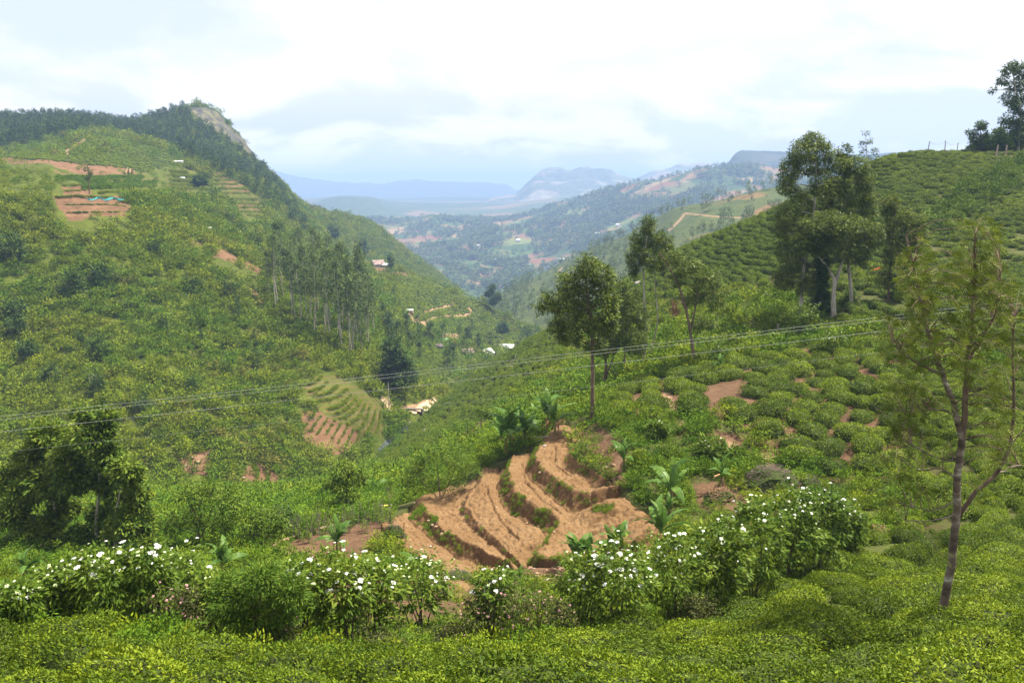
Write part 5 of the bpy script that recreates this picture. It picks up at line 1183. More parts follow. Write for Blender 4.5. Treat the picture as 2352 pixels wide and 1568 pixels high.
# separate trees and tall bushes standing out of the scrub
bush_m = [shrub_mesh(f'tall_bush_{k}', 380+k, [M_dark, M_stem], 46, 14, 0.26, 0.11, 0.75, 1.0, True, 0.65, 0.30) for k in range(5)]
slim_m = [tree_mesh(f'slim_tree_{k}', 390+k, [M_dark, M_barkb], 6, 0.12, 1.1, 40, 14, 0.42, 0.18, 0.09, rad=0.5, limbs=4, split=True) for k in range(4)]
HB = [(236, 650, 52, 'dark bushy tree in the middle of the scrub slope'), (166, 680, 54, 'round green bushy tree low on the scrub slope beside the darkest one'), (30, 600, 58, 'dark bush at the left edge under the brown terraces'), (32, 735, 56, 'wide dark bush at the left edge halfway down the slope'),
      (40, 775, 50, 'bluish round bush just below the wide dark bush at the left edge'), (67, 820, 46, 'grey green bush near the left edge of the scrub slope'), (228, 820, 44, 'flat topped bush above the small weathered shed'), (225, 905, 46, 'dark bush directly below the small weathered shed'),
      (449, 672, 40, 'dark leafy bush on the rib of the scrub slope'), (526, 680, 40, 'dark bush beside the upper landslip scar'), (185, 790, 26, 'small dark bush in the yellow scrub'), (330, 945, 40, 'dark bush above the power cables'), (440, 900, 34, 'bush with a dark hollow beneath it on the lower slope'),
      (170, 655, 30, 'small bush left of the dark bushy tree'), (300, 720, 34, 'pale bush in the gully of the scrub slope'), (375, 760, 32, 'olive bush on the open lower slope'), (120, 880, 40, 'broad bush above the left stand of trees'), (520, 860, 28, 'dark bush low on the slope beside a gully'), (350, 585, 30, 'bush under the red cut bank'),
      (430, 500, 26, 'dark bush on the terraces beside the shrine'), (520, 520, 36, 'dark green bush in the wooded strip right of the terraces'), (548, 545, 36, 'second dark green bush in the wooded strip right of the terraces'), (480, 505, 28, 'bush at the head of the wooded strip right of the terraces'), (585, 575, 36, 'bush at the foot of the wooded strip'), (640, 545, 30, 'dark bush on the ridge flank above the grove'), (340, 470, 20, 'small bush at the corner of the green terrace')]
for (x, y, w, lb) in HB:
    p = sight(x, y, 'B'); s = w*p.y/FL/1.7
    o = link('tall_bush', bush_m[rng.integers(5)], None, p); o.scale = (s, s, s*1.05); o.rotation_euler = (0, 0, rng.uniform(0, 6)); tag(o, lb, 'bush')
ST = [(465, 795, 38, 'slim dark tree alone on the lower scrub slope'), (591, 848, 62, 'tallest dark tree on the scrub slope left of the grove'), (620, 822, 36, 'small dark tree just right of the tallest one on the slope'), (551, 740, 56, 'tall dark tree on the rib below the landslip'), (584, 790, 30, 'little tree above the tallest dark tree on the slope'), (587, 735, 20, 'very small dark tree on the yellow grass'), (830, 880, 40, 'dark green sapling by the tea strips'), (1085, 760, 26, 'young dark tree at the foot of the tea spur'), (1000, 700, 18, 'single small tree in the tea of the spur'), (960, 690, 22, 'pale thin tree in the tea below the farmhouse'), (905, 690, 34, 'bushy tree beside the stepped plots of the farm'), (1055, 775, 34, 'tree beside the green roofed hut'), (1100, 795, 30, 'tree between the rusty roof and the white gable')]
for (x, y, h, lb) in ST:
    p = sight(x, y, 'B'); o = thing('slim_tree', p, lb, 'tree'); tree_parts(o, slim_m[rng.integers(4)], 6, h*p.y/FL*1.05)
# trees round the hamlet in the valley
for k in range(46):
    x, y = rng.uniform(860, 1200), rng.uniform(745, 900)
    if inpoly(np.array(x), np.array(y), [(870, 735), (960, 745), (1190, 785), (1180, 800), (1080, 850), (960, 880), (900, 900), (880, 800)]):
        p = sight(x, y, 'B'); o = thing('valley_tree', p, 'leafy tree among the houses at the bottom of the valley', 'tree', 'trees in the valley hamlet'); tree_parts(o, slim_m[rng.integers(4)], 6, rng.uniform(5, 10), 1.25)
# the far spur on the right: a thin cover of trees, the ones on its crest single
P, Nn, i, j = sample(D, 5000, 0.3, 400, 1100); qx, qy = proj(P)
dens = np.where(qx < 1420, 0.85, 0.28)*np.clip(0.6+1.2*fbm(P[:, 0]/60, P[:, 1]/60, 13, 3), 0, 1)
P = P[rng.uniform(size=len(P)) < dens]; P = P[poisson(P, 4.0)]; n = len(P); h = rng.uniform(3, 12, n)/12; print('spur', n)
scatter('spur_trees', protos('forest_t', [tree_mesh(f'spur_tree_{k}', 360+k, [M_grove, M_barkp], 12, 0.35, 2.6, 22, 8, 1.3, 0.55, 0.2, rad=1.2, limbs=3) for k in range(5)]), 5, P, np.zeros((n, 3))+[[0, 0, 1]]*rng.uniform(0, 6.3, (n, 1)), np.stack([h, h, h], 1), rng.uniform(0, 1, n), 'thin wood on the spur beyond the gap')
for (x, y, h) in [(1572, 482, 26), (1565, 484, 20), (1580, 478, 28), (1590, 478, 16), (1620, 470, 14), (1648, 465, 34), (1658, 465, 28), (1665, 463, 24), (1690, 457, 20), (1700, 455, 18), (1735, 447, 12), (1756, 442, 14), (1780, 440, 12), (1520, 500, 22), (1468, 522, 16), (1640, 468, 20), (1440, 545, 18), (1390, 560, 14), (1330, 592, 18), (1240, 640, 16), (1300, 605, 14), (1600, 560, 16), (1650, 540, 14), (1500, 600, 16), (1420, 640, 18)]:
    p = sight(x, y, 'D')
    if p is None: continue
    o = thing('crest_tree', p, 'tree standing along the crest of the far spur right of the gap' if y < 570 else 'single tree on the slope of the far spur', 'tree', 'trees on the far spur'); tree_parts(o, grove_m[rng.integers(6)], 24, h*p.y/FL, 1.2)
# dark groves in the broad valley
P, Nn, i, j = sample(E, 42000, 0.6, 1300, 3000); v = fbm(P[:, 0]/90, P[:, 1]/130, 19, 5)
P = P[v+rng.normal(0, 0.22, len(P)) > 0.14]; qx, qy = proj(P); n = len(P); h = rng.uniform(7, 14, n)/12*1.1; print('valley trees', n)
scatter('valley_wood', protos('forest_v', [tree_mesh(f'valley_wood_{k}', 370+k, [M_grove, M_barkb], 12, 0.05, 4.5, 9, 6, 4.0, 2.2, 0.2, rad=2.0, limbs=0) for k in range(4)]), 4, P, np.zeros((n, 3))+[[0, 0, 1]]*rng.uniform(0, 6.3, (n, 1)), np.stack([h, h, h*0.9], 1), rng.uniform(0, 1, n), 'woods and scattered trees in the broad valley')
# bushes on the bank by the road at the top right
for k in range(26):
    x = rng.uniform(2225, 2420); y = rng.uniform(318, 352) if x > 2260 else rng.uniform(338, 352)
    p = sight(x, y, 'A'); s = rng.uniform(0.9, 1.7)
    o = link('bank_bush', bush_m[rng.integers(5)], None, p); o.scale = (s, s, s); tag(o, 'dark bush on the road bank at the top right', 'bush', 'bushes on the road bank')
# dark shrubs in the fold of the tea hill
P, Nn, i, j = sample(A, 40000, 0.5, 60, 185); qx, qy = proj(P); P = P[inpoly(qx, qy, DARKSTRIP)]; P = P[poisson(P, 1.5)]; print('fold', len(P))
fold_m = [shrub_mesh(f'fold_shrub_{k}', 410+k, [M_shrub, M_stem], 36, 12, 0.26, 0.13, 0.9, 0.9, True, 0.5, 0.32) for k in range(4)]
for q in P[:110]:
    o = link('fold_shrub', fold_m[rng.integers(4)], None, q); s = rng.uniform(0.9, 1.6); o.scale = (s, s, s); o.rotation_euler = (0, 0, rng.uniform(0, 6)); tag(o, 'tall dark shrub in the fold that crosses the tea hill', 'shrub', 'shrubs in the fold of the tea hill')
# ------------------------------------------------------------------ the flowering hedge
def umbel_mesh(name, seed, mat):
    r = np.random.default_rng(seed); mb = MB()
    # flat umbel: many small florets on a shallow dome, with a thin stalk underneath
    for k in range(34):
        a = r.uniform(0, 6.28); q = math.sqrt(r.uniform()); x, y = math.cos(a)*q, math.sin(a)*q; z = 0.20*(1-q*q)+r.uniform(-.03, .03)
        s = r.uniform(0.15, 0.26); c = np.array([x, y, z]); up = unit(np.array([x*0.5, y*0.5, 1.0])+0.2*r.normal(size=3)); u = unit(np.cross(up, [1, 0.2, 0])); v = np.cross(up, u)
        an = np.linspace(0, 2*math.pi, 6, endpoint=False)+r.uniform(0, 1)
        ring = c+s*(np.cos(an)[:, None]*u+np.sin(an)[:, None]*v); V = np.concatenate([ring, [c+up*s*0.45]])
        mb.add(V, [(i, (i+1) % 6, 6) for i in range(6)])
    V, F = tube([(0, 0, -1.0), (0, 0, 0.1)], [0.05, 0.05], 4); mb.add(V, F, 1)
    return mb.data(name, [mat, M_elder])
UM = [umbel_mesh(f'umbel_{k}', 500+k, M_white) for k in range(3)]
UC = [umbel_mesh(f'bud_umbel_{k}', 510+k, M_cream) for k in range(2)]
def elder(px, py, top, w, nfl, label, seed, mu=0.5, legs=0.42, leaf=None, name='elder_shrub', cat='shrub', L=0.15, W=0.055, dens=1.0, bud=0.45, nst=7):
    r = np.random.default_rng(600+seed); b = np.array(sight(px, py, 'A')); H = hgt(b, top)*1.0; R_ = w*0.5*b[1]/FL*1.05
    t = thing(name, b.tolist(), label, cat)
    fl = MB(); C, d = shell_points(int(95*dens), r, R_, R_*0.85, H*(1-legs)*0.62, H*(legs+(1-legs)*0.42), -0.75, 0.45)
    C *= np.array([1, 1, 1])+0.08*r.normal(size=(len(C), 1)); C[:, 2] = np.minimum(C[:, 2], H*1.02)
    lowc = np.stack([r.normal(0, R_*0.55, 16), r.normal(0, R_*0.45, 16), r.uniform(0.1, legs, 16)*H], 1)
    C2 = np.concatenate([C, lowc]); d2 = np.concatenate([d, rand_dir(16, r)])
    clump_leaves(fl, C2, 0.19*r.uniform(0.7, 1.3, len(C2)), 22, L, W, r, 0, d2, droop=0.25, tint_mu=mu, flat=0.6)
    fl.build('foliage', leaf or M_elder, t)
    for k in range(nst):
        e = C[r.integers(len(C))]; s = np.array([r.normal(0, .12), r.normal(0, .12), -0.15]); m = s*0.5+e*[0.35, 0.35, 0.55]
        P = pchip(np.arange(3), np.array([s, m, e*0.97]), np.linspace(0, 2, 7)); mb = MB(); V, F = tube(P, np.linspace(0.028, 0.007, 7), 5); mb.add(V, F); mb.build('stem', M_stem, t)
    up = np.argwhere((d[:, 2] > 0.05))[:, 0]
    cand = C[up]; dd = d[up]; front = dd[:, 1]*-0.5+dd[:, 2]+1.3*vnoise(cand[:, 0]*2.2+seed*7, cand[:, 2]*2.2+seed*3, seed)+r.uniform(0, 0.45, len(up)); o_ = np.argsort(-front)[:nfl]
    for k in o_:
        isb = r.uniform() < bud; me = (UC[r.integers(2)] if isb else UM[r.integers(3)])
        p = cand[k]*[1.05, 1.05, 1.03]+[r.normal(0, .05), r.normal(0, .05), 0.10]; h = link('flower_head', me, t, p.tolist()); s = r.uniform(0.020, 0.045) if isb else 0.024+0.050*r.uniform()**1.6; h.scale = (s, s, s*0.9)
        n = unit(np.array([dd[k, 0]*0.4, dd[k, 1]*0.5-0.15, 1.0])); h.rotation_euler = Vector(n.tolist()).to_track_quat('Z', 'Y').to_euler()
    return t
E_ = [ # base px, base py, top row, width, flowers, label
  (38, 1462, 1345, 120, 12, 'white flowering elder at the left edge, lowest of the hedge'), (150, 1455, 1300, 120, 14, 'white flowering elder second from the left edge'), (245, 1460, 1278, 150, 22, 'white flowering elder in front of the dark stand of trees'),
  (345, 1465, 1268, 130, 18, 'white flowering elder between the stand of trees and the light green banana'), (425, 1460, 1262, 120, 18, 'white flowering elder just left of the light green banana'), (500, 1480, 1330, 110, 3, 'mostly green elder left of the feathery round shrub'),
  (700, 1500, 1290, 120, 14, 'elder with few low flowers just right of the feathery round shrub'), (790, 1505, 1278, 130, 26, 'white flowering elder below the bushy end of the terraces'), (865, 1500, 1292, 110, 24, 'white flowering elder beside the one with violet bindweed'),
  (965, 1478, 1288, 150, 46, 'umbrella shaped elder on bare dark stems, thick with white flowers'), (1135, 1490, 1318, 100, 14, 'white flowering elder behind the pink flowering bramble'), (1335, 1470, 1285, 120, 26, 'white flowering elder beside the eroded orange gully'),
  (1425, 1470, 1262, 150, 40, 'broad white flowering elder under the bananas on the terrace corner'), (1540, 1445, 1235, 140, 34, 'white flowering elder below the single banana plant'), (1640, 1425, 1205, 130, 20, 'large leaved elder right of the single banana plant'),
  (1720, 1400, 1160, 140, 26, 'tall green elder in the middle of the right hand hedge'), (1800, 1360, 1122, 140, 36, 'tall elder below the purple brushwood, dotted with white heads'), (1880, 1330, 1125, 120, 34, 'white flowering elder at the right end of the hedge, next to the dry twigs'),
  (1945, 1285, 1160, 70, 10, 'small elder at the far right end of the hedge')]
for k, (x, y, tp, w, nf, lb) in enumerate(E_):
    elder(x, y, tp, w, int(nf*1.6), lb, k, mu=0.5 if x < 1600 else 0.42, dens=0.95, legs=0.50 if x < 1300 else 0.36, L=0.15 if x < 1600 else 0.19, W=0.055 if x < 1600 else 0.075)
for k, (x, y, tp, w, nf, lb) in enumerate([(1848, 772, 698, 60, 20, 'pale flowering shrub in front of the columnar dark tree'), (1912, 812, 765, 60, 18, 'pale flowering shrub above the tea plot, under the cables'), (1952, 700, 668, 40, 8, 'little white flowering shrub right of the thick pale trunk'), (1650, 838, 790, 50, 10, 'white flowering shrub at the foot of the leaning tree'),
                                            (1632, 1058, 1005, 60, 6, 'white flowering bush beside the sandy footpath'), (1690, 1060, 1030, 50, 0, 'bright green bush above the straw heap'), (1510, 1010, 968, 40, 3, 'small white flowering bush below the footpath')]):
    elder(x, y, tp, w, nf, lb, 40+k, legs=0.2, L=0.22, W=0.08, dens=0.8)
# feathery dark green shrub on one stem, and the pink flowering bramble
def feather():
    b = np.array(sight(592, 1515, 'A')); r = np.random.default_rng(77); t = thing('feathery_shrub', b.tolist(), 'round feathery deep green shrub on a single dark stem, without flowers', 'shrub')
    H = hgt(b, 1300); k = b[1]/FL
    mb = MB(); V, F = tube([(0, 0, -.2), (0.02, 0, H*0.25), (-0.03, 0, H*0.6)], [0.05, 0.04, 0.02], 7); mb.add(V, F); mb.build('trunk', M_barkb, t)
    fl = MB()
    for (x, y, rx, ry) in [(0, 1355, 80, 46), (-60, 1390, 52, 42), (55, 1392, 58, 44), (0, 1420, 66, 35), (75, 1355, 38, 36), (-65, 1350, 38, 34), (10, 1326, 50, 26)]:
        c = unproj(592+x, y, b[1]+r.uniform(-.3, .3))-b; C, d = shell_points(62, r, rx*k, rx*k*0.8, ry*k, 0, -0.9, 0.4)
        clump_leaves(fl, C+c, 0.16*r.uniform(.7, 1.2, len(C)), 26, 0.105, 0.026, r, 0, d, droop=0.1, tint_mu=0.5)
        V, F = tube([(0, 0, H*0.3), c*0.6+[0, 0, H*0.1], c], [0.022, 0.014, 0.006], 5); lm = MB(); lm.add(V, F); lm.build('limb', M_barkb, t)
    fl.build('crown', M_feath, t)
M_feath = leaf_mat('feather_leaf', (0.032, 0.075, 0.009), (0.078, 0.145, 0.014), (0.165, 0.225, 0.025), 0.25, 0.55, 0.1, 0.25)
feather()
def bramble(px, py, top, w, nf, label, seed):
    r = np.random.default_rng(seed); b = np.array(sight(px, py, 'A')); H = hgt(b, top); R_ = w*.5*b[1]/FL; t = thing('bramble', b.tolist(), label, 'bramble')
    mb = MB(); C = np.stack([r.normal(0, R_*.5, 90), r.normal(0, R_*.4, 90), H*r.uniform(0.05, 1, 90)**0.8], 1)
    clump_leaves(mb, C, 0.15, 15, 0.095, 0.035, r, 0, None, droop=0.1, tint_mu=0.38, clump_sd=0.2); mb.build('foliage', M_brm, t)
    tw = MB()
    for k in range(36):
        a = np.array([r.normal(0, R_*.5), r.normal(0, R_*.4), -0.1]); e = a*1.2+[r.normal(0, .3), r.normal(0, .2), H*r.uniform(.6, 1.1)]; V, F = tube([a, (a+e)/2+rand_dir(1, r)[0]*.12, e], [.008, .006, .003], 4); tw.add(V, F)
    tw.build('twigs', M_stem, t)['kind'] = 'stuff'
    for k in range(nf):
        c = C[r.integers(90)]+rand_dir(1, r)[0]*.13+[0, -.12, 0.06]; h = link('flower', PK, t, c.tolist()); s = r.uniform(.018, .032); h.scale = (s, s, s); h.rotation_euler = (r.uniform(-.6, .9), r.uniform(-.5, .5), 0)
M_brm = leaf_mat('bramble_leaf', (0.045, 0.050, 0.020), (0.085, 0.095, 0.025), (0.15, 0.17, 0.04), 0.25, 0.6, 0.1, 0.2)
PK = umbel_mesh('pink_flower', 530, M_pinkf)
for k, a in enumerate([(420, 1480, 1350, 90, 34, 'pinkish bramble thicket left of the feathery round shrub'), (1085, 1500, 1375, 120, 34, 'bramble thicket with pink flowers right of the umbrella shaped elder'), (1200, 1495, 1350, 130, 46, 'tallest bramble thicket with pink flowers, in the middle of the hedge'), (1275, 1490, 1380, 90, 26, 'bramble thicket with pink flowers next to the eroded gully'), (640, 1520, 1440, 90, 4, 'low brown bramble under the feathery round shrub'), (1600, 1450, 1370, 100, 0, 'dark leafy thicket under the large leaved elder'), (1030, 1505, 1440, 110, 6, 'low bramble at the foot of the umbrella shaped elder'), (880, 1525, 1455, 120, 3, 'low bramble at the foot of the white elders')]):
    bramble(*a, 700+k)
# violet bindweed flowers
for x, y in [(935, 1330), (940, 1340), (930, 1345), (985, 1318), (1240, 1455), (1225, 1448), (1205, 1300), (1715, 1388), (1910, 1352), (945, 1455)]:
    p = np.array(sight(x, y, 'A')); d = unit(ray(x, y)); p = d*(np.linalg.norm(p)-1.1)
    q, _ = drop(p[0], p[1], 'A')
    t = thing('bindweed', (p[0], p[1], q.z), 'violet bindweed flower climbing in the hedge', 'flower', 'violet bindweed'); h = p[2]-q.z
    mb = MB(); V, F = tube([(0, 0, 0), (0.05, 0, h*.5), (0, 0, h)], [.006, .006, .005], 4); mb.add(V, F); mb.build('stem', M_stem, t)
    an = np.linspace(0, 2*math.pi, 8, endpoint=False); ring = np.stack([np.cos(an)*.05, np.full(8, -.05), np.sin(an)*.05], 1); mb = MB(); mb.add(np.concatenate([ring, [(0, 0.01, 0)]]), [(i, (i+1) % 8, 8) for i in range(8)]); mb.build('petal', M_blue, t, (0, 0, h))

# ------------------------------------------------------------------ banana plants
def banana_leaf(seed, L=1.95, W=0.40):
    r = np.random.default_rng(seed); mb = MB(); n = 15; u = np.linspace(0, 1, n); bend = r.uniform(0.8, 1.9)
    z = np.sin(u*bend*1.2)/1.2/bend*L*0.95; z = L*(u*0.75-bend*0.42*u**2.2); x = L*(u*0.62+0.14*u**2)
    mid = np.stack([x, np.zeros(n), z], 1); T = unit(np.gradient(mid, axis=0)); U = unit(np.cross(T, [0, 1, 0])); U *= np.sign(U[:, 2:3])
    wd = W*np.clip(np.sin(np.clip((u-0.12)/0.88, 0, 1)**0.75*math.pi), 0, 1)**0.6*0.5
    for sgn in (-1, 1):
        i = 1
        while i < n-1:                                    # the blade tears into strips between the side veins
            k = min(n-1, i+r.integers(1, 4)); seg = slice(i, k+1); dip = r.uniform(0.10, 0.75); gap = 0.22 if r.uniform() < 0.75 else 0.0
            m = mid[seg]; w = wd[seg][:, None].copy(); e = m+np.array([0, sgn, 0])*w+U[seg]*w*(0.25-dip*0.9); e2 = e.copy(); e2[-1] = e[-1]*(1-gap)+e[0]*gap if k-i >= 1 else e[-1]
            h = m*0.5+e2*0.5+U[seg]*w*0.10
            q = len(m); V = np.concatenate([m, h, e2]); F = [(a*q+b, a*q+b+1, (a+1)*q+b+1, (a+1)*q+b) for a in (0, 1) for b in range(q-1)]
            mb.add(V, F, 0, np.full(len(V), np.clip(r.normal(0.5, 0.15), 0, 1)), True); i = k
    V, F = tube(mid+U*0.004, np.linspace(0.030, 0.006, n), 5); mb.add(V, F, 0, 0.95, True)
    return mb.data(f'banana_leaf_{seed}', [M_ban])
BL = [banana_leaf(k) for k in range(8)]
def banana_dry(seed):
    r = np.random.default_rng(seed); mb = MB(); n = 8; u = np.linspace(0, 1, n); mid = np.stack([0.28*np.sin(u*2.2), 0*u, 0.25*np.sin(u*2.6)-1.1*u**1.6], 1)
    for s in (-1, 1):
        e = mid+np.stack([0.03*r.normal(size=n), s*0.10*np.sin(u*2.8)+0.02*r.normal(size=n), 0*u], 1); V = np.concatenate([mid, e]); mb.add(V, [(b, b+1, n+b+1, n+b) for b in range(n-1)])
    return mb.data(f'dry_leaf_{seed}', [M_dry])
BD = [banana_dry(k) for k in range(3)]
M_pseudo = plain_mat('banana_stem', [(0.35, (0.10, 0.13, 0.035)), (0.55, (0.17, 0.18, 0.06)), (0.7, (0.16, 0.095, 0.05))], 4, 4, 0.6, stretch=(2, 2, 0.4))
def banana(px, py, top, label, seed, nl=8, lands='FA', stem=0.38, spread=1.0, dry=1, lean=0.0):
    r = np.random.default_rng(800+seed); p = sight(px, py, lands); H = hgt(p, top); t = thing('banana_plant', p, label, 'banana plant', rz=r.uniform(0, 6))
    h = H*stem; mb = MB(); V, F = tube([(0, 0, -.2), (0, 0, h*.5), (0.03, 0, h)], [0.10*H/3+.03, 0.075*H/3+.02, 0.05*H/3+.01], 9); mb.add(V, F, smooth=True); mb.build('pseudostem', M_pseudo, t)
    k = H*0.74/1.45
    for i in range(nl):
        o = link('leaf', BL[r.integers(8)], t, (0, 0, h*r.uniform(.9, 1.0))); a = i*2.39+r.normal(0, .2); tilt = r.uniform(-0.75, 0.25)*spread-0.15 if i > 1 else -r.uniform(0.75, 1.0)
        s = k*r.uniform(0.8, 1.1); o.scale = (s, s, s); o.rotation_euler = (r.normal(0, .25), tilt, a)
    for i in range(dry):
        o = link('dead_leaf', BD[r.integers(3)], t, (0, 0, h*r.uniform(.7, .95))); o.rotation_euler = (0, 0, r.uniform(0, 6)); s = H*0.4; o.scale = (s, s, s)
    return t
BN = [(1172, 1040, 935, 'big dark banana plant beside the upper edge of the terraces', 10), (1150, 1030, 960, 'banana plant leaning out left of the big dark one', 7), (1205, 1025, 950, 'banana plant right of the big dark one', 8), (1258, 990, 902, 'tall banana plant with upright leaves behind the terraces', 9), (1275, 995, 925, 'banana plant with drooping leaves beside the top plot', 7), (1225, 985, 930, 'banana plant between the big dark one and the upright one', 7),
      (1325, 1312, 1225, 'leafy banana plant at the lower corner of the terraces', 9), (1352, 1318, 1240, 'banana plant squeezed in the middle of the corner clump', 7), (1415, 1290, 1205, 'banana plant with folded pale leaves in the corner clump', 9), (1388, 1290, 1235, 'low banana plant in the corner clump', 6), (1517, 1262, 1152, 'single banana plant standing clear on the red soil', 8),
      (775, 1272, 1195, 'short bushy banana plant in the bean plot', 10), (512, 1325, 1245, 'light green banana plant rising behind the white elders', 8), (62, 1335, 1262, 'bluish banana plant at the left edge behind the elders', 8), (8, 1225, 1190, 'banana leaves at the very left edge above the bare bank', 6),
      (1542, 1165, 1060, 'tall thin banana plant in the reeds right of the terraces', 6), (1535, 1190, 1130, 'short banana plant below the tall thin one in the reeds', 6), (1432, 1085, 1015, 'yellowing banana plant on the bank above the top plot', 7), (1655, 1125, 1045, 'withered banana plant with yellow drooping leaves', 6), (965, 1345, 1265, 'young banana plant under the lowest terrace', 5), (1195, 1345, 1300, 'small banana plant in the mouth of the gully', 4),
      (1420, 815, 790, 'small banana plant among the trees on the slope', 6), (1655, 860, 815, 'banana plant at the foot of the leaning tree', 6), (1118, 838, 812, 'palm like banana plant in the valley below the white gable', 8), (860, 1135, 1085, 'narrow banana plant on the far bank of the stream', 5), (1905, 1190, 1130, 'drooping banana plant behind the right end of the hedge', 6), (1720, 1215, 1165, 'pale banana leaves sticking out of the tall elder', 4)]
for k, (x, y, tp, lb, nl) in enumerate(BN): banana(x, y, tp, lb, k, nl, lands='FA' if y > 900 else 'AB', dry=2+(k % 3 == 0))
# ------------------------------------------------------------------ houses and huts
M_roofw = plain_mat('white_sheet_roof', [(0.35, (0.52, 0.52, 0.54)), (0.6, (0.74, 0.74, 0.75))], 0.6, 4, 0.5, vary=0.1)
M_roofr = plain_mat('rusty_roof', [(0.35, (0.14, 0.085, 0.075)), (0.55, (0.24, 0.16, 0.14)), (0.7, (0.36, 0.28, 0.26))], 0.7, 4, 0.8, vary=0.15)
M_roofg = plain_mat('green_roof', [(0.4, (0.16, 0.30, 0.13)), (0.6, (0.24, 0.40, 0.18))], 1, 3, 0.6)
M_wallw = plain_mat('plaster_wall', [(0.35, (0.48, 0.46, 0.42)), (0.6, (0.68, 0.66, 0.62))], 1.2, 5, 0.85, vary=0.1)
M_wally = plain_mat('mud_wall', [(0.35, (0.34, 0.22, 0.12)), (0.6, (0.48, 0.33, 0.19))], 1.2, 5, 0.9)
M_glass = plain_mat('window_dark', [(0.4, (0.02, 0.022, 0.025)), (0.6, (0.05, 0.05, 0.055))], 2, 2, 0.2, spec=0.6)
M_wood = plain_mat('grey_wood', [(0.3, (0.12, 0.095, 0.075)), (0.55, (0.26, 0.215, 0.175)), (0.75, (0.42, 0.37, 0.31))], 4, 5, 0.9, stretch=(4, 4, 0.6), vary=0.25)
M_stone = plain_mat('boulder_rock', [(0.3, (0.10, 0.085, 0.075)), (0.5, (0.22, 0.19, 0.17)), (0.7, (0.38, 0.34, 0.31))], 1.6, 6, 0.9, 0.06, vary=0.3)
M_stoneb = plain_mat('field_stone', [(0.3, (0.20, 0.12, 0.07)), (0.5, (0.34, 0.22, 0.14)), (0.7, (0.48, 0.35, 0.25))], 2.5, 6, 0.9, 0.03, vary=0.3)
M_brick = plain_mat('broken_brick', [(0.3, (0.30, 0.12, 0.06)), (0.5, (0.46, 0.22, 0.11)), (0.7, (0.58, 0.34, 0.19))], 3, 5, 0.9, 0.02, vary=0.4)
M_teal = plain_mat('teal_net', [(0.35, (0.05, 0.30, 0.30)), (0.6, (0.08, 0.42, 0.46))], 2, 3, 0.6)
M_yel = plain_mat('yellow_sack', [(0.35, (0.62, 0.44, 0.05)), (0.6, (0.80, 0.62, 0.12))], 4, 3, 0.7)
M_orange = plain_mat('orange_cloth', [(0.35, (0.62, 0.15, 0.03)), (0.6, (0.80, 0.26, 0.06))], 4, 3, 0.7)
M_cable = plain_mat('bare_wire', [(0.4, (0.22, 0.22, 0.21)), (0.6, (0.32, 0.32, 0.31))], 1, 2, 0.4)
M_twig = plain_mat('dry_twig', [(0.3, (0.11, 0.075, 0.07)), (0.6, (0.24, 0.18, 0.165)), (0.8, (0.36, 0.29, 0.25))], 3, 4, 0.9, vary=0.2)
M_straw = plain_mat('straw', [(0.3, (0.22, 0.12, 0.07)), (0.6, (0.42, 0.27, 0.16)), (0.8, (0.58, 0.42, 0.27))], 5, 4, 0.9)
M_sand = plain_mat('sandy_track', [(0.3, (0.36, 0.24, 0.15)), (0.6, (0.52, 0.38, 0.25))], 0.6, 5, 0.95)
M_water = plain_mat('stream_water', [(0.4, (0.05, 0.06, 0.06)), (0.6, (0.10, 0.11, 0.11))], 1.0, 3, 0.25, spec=0.5)
def house(px, py, wpx, label, roof, wall, depth=0.6, hh=0.34, pitch=0.30, yaw=0.0, lands='B', nwin=3, name='house', door=True, hip=False):
    p = sight(px, py, lands); W = wpx*p.y/FL; D = W*depth; H = max(W*hh, 0.5); t = thing(name, (p.x, p.y, p.z-0.15*H), label, 'house' if W > 4.5 else 'hut', rz=yaw)
    mb = MB(); V, F = box(0, 0, H/2, W*.94, D*.9, H); mb.add(V, F)
    g = H+D*pitch*0.9                                                # gable triangles
    for s in (-1, 1): mb.add([(s*W*.47, -D*.45, H), (s*W*.47, D*.45, H), (s*W*.47, 0, g)], [(0, 1, 2)])
    mb.build('wall', wall, t)
    th = 0.10
    for s in (-1, 1):
        y0, z0, y1, z1 = s*D*.56, H-0.05, 0.0, H+D*pitch+0.02; r = MB(); n = 8
        xs = np.linspace(-W*.53, W*.53, n+1)
        for i in range(n):                                            # sheets lapped side by side
            a, b = xs[i], xs[i+1]-W*0.004; zz = 0.012*(i % 2)
            V = [(a, y0, z0+zz), (b, y0, z0+zz), (b, y1, z1+zz), (a, y1, z1+zz), (a, y0, z0+zz+th), (b, y0, z0+zz+th), (b, y1, z1+zz+th), (a, y1, z1+zz+th)]
            r.add(V, [(0, 3, 2, 1), (4, 5, 6, 7), (0, 1, 5, 4), (1, 2, 6, 5), (2, 3, 7, 6), (3, 0, 4, 7)])
        r.build('roof', roof, t)
    for i in range(nwin):
        x = W*(-0.34+0.68*(i+0.5)/nwin); m = MB()
        if door and i == nwin//2: V, F = box(x, -D*.455, H*.36, W*.11, .06, H*.70); m.add(V, F); m.build('door', M_wood, t)
        else: V, F = box(x, -D*.455, H*.55, W*.12, .06, H*.36); m.add(V, F); m.build('window', M_glass, t)
    return t
house(410, 374, 21, 'long low hut with a white roof at the edge of the ridge wood', M_roofw, M_wallw, 0.35, 0.16, 0.2, nwin=5)
house(419, 413, 11, 'small white hut on the green terraces beside the round dark tree', M_roofw, M_wallw, 0.7, 0.35)
house(868, 612, 27, 'large farmhouse with a pale brown pitched roof on the spur', M_roofr, M_wallw, 0.8, 0.24, 0.42, 0.5, nwin=4)
house(886, 614, 20, 'lower annex with a pale roof right of the large farmhouse', M_roofw, M_wallw, 0.7, 0.35, 0.25, -0.15)
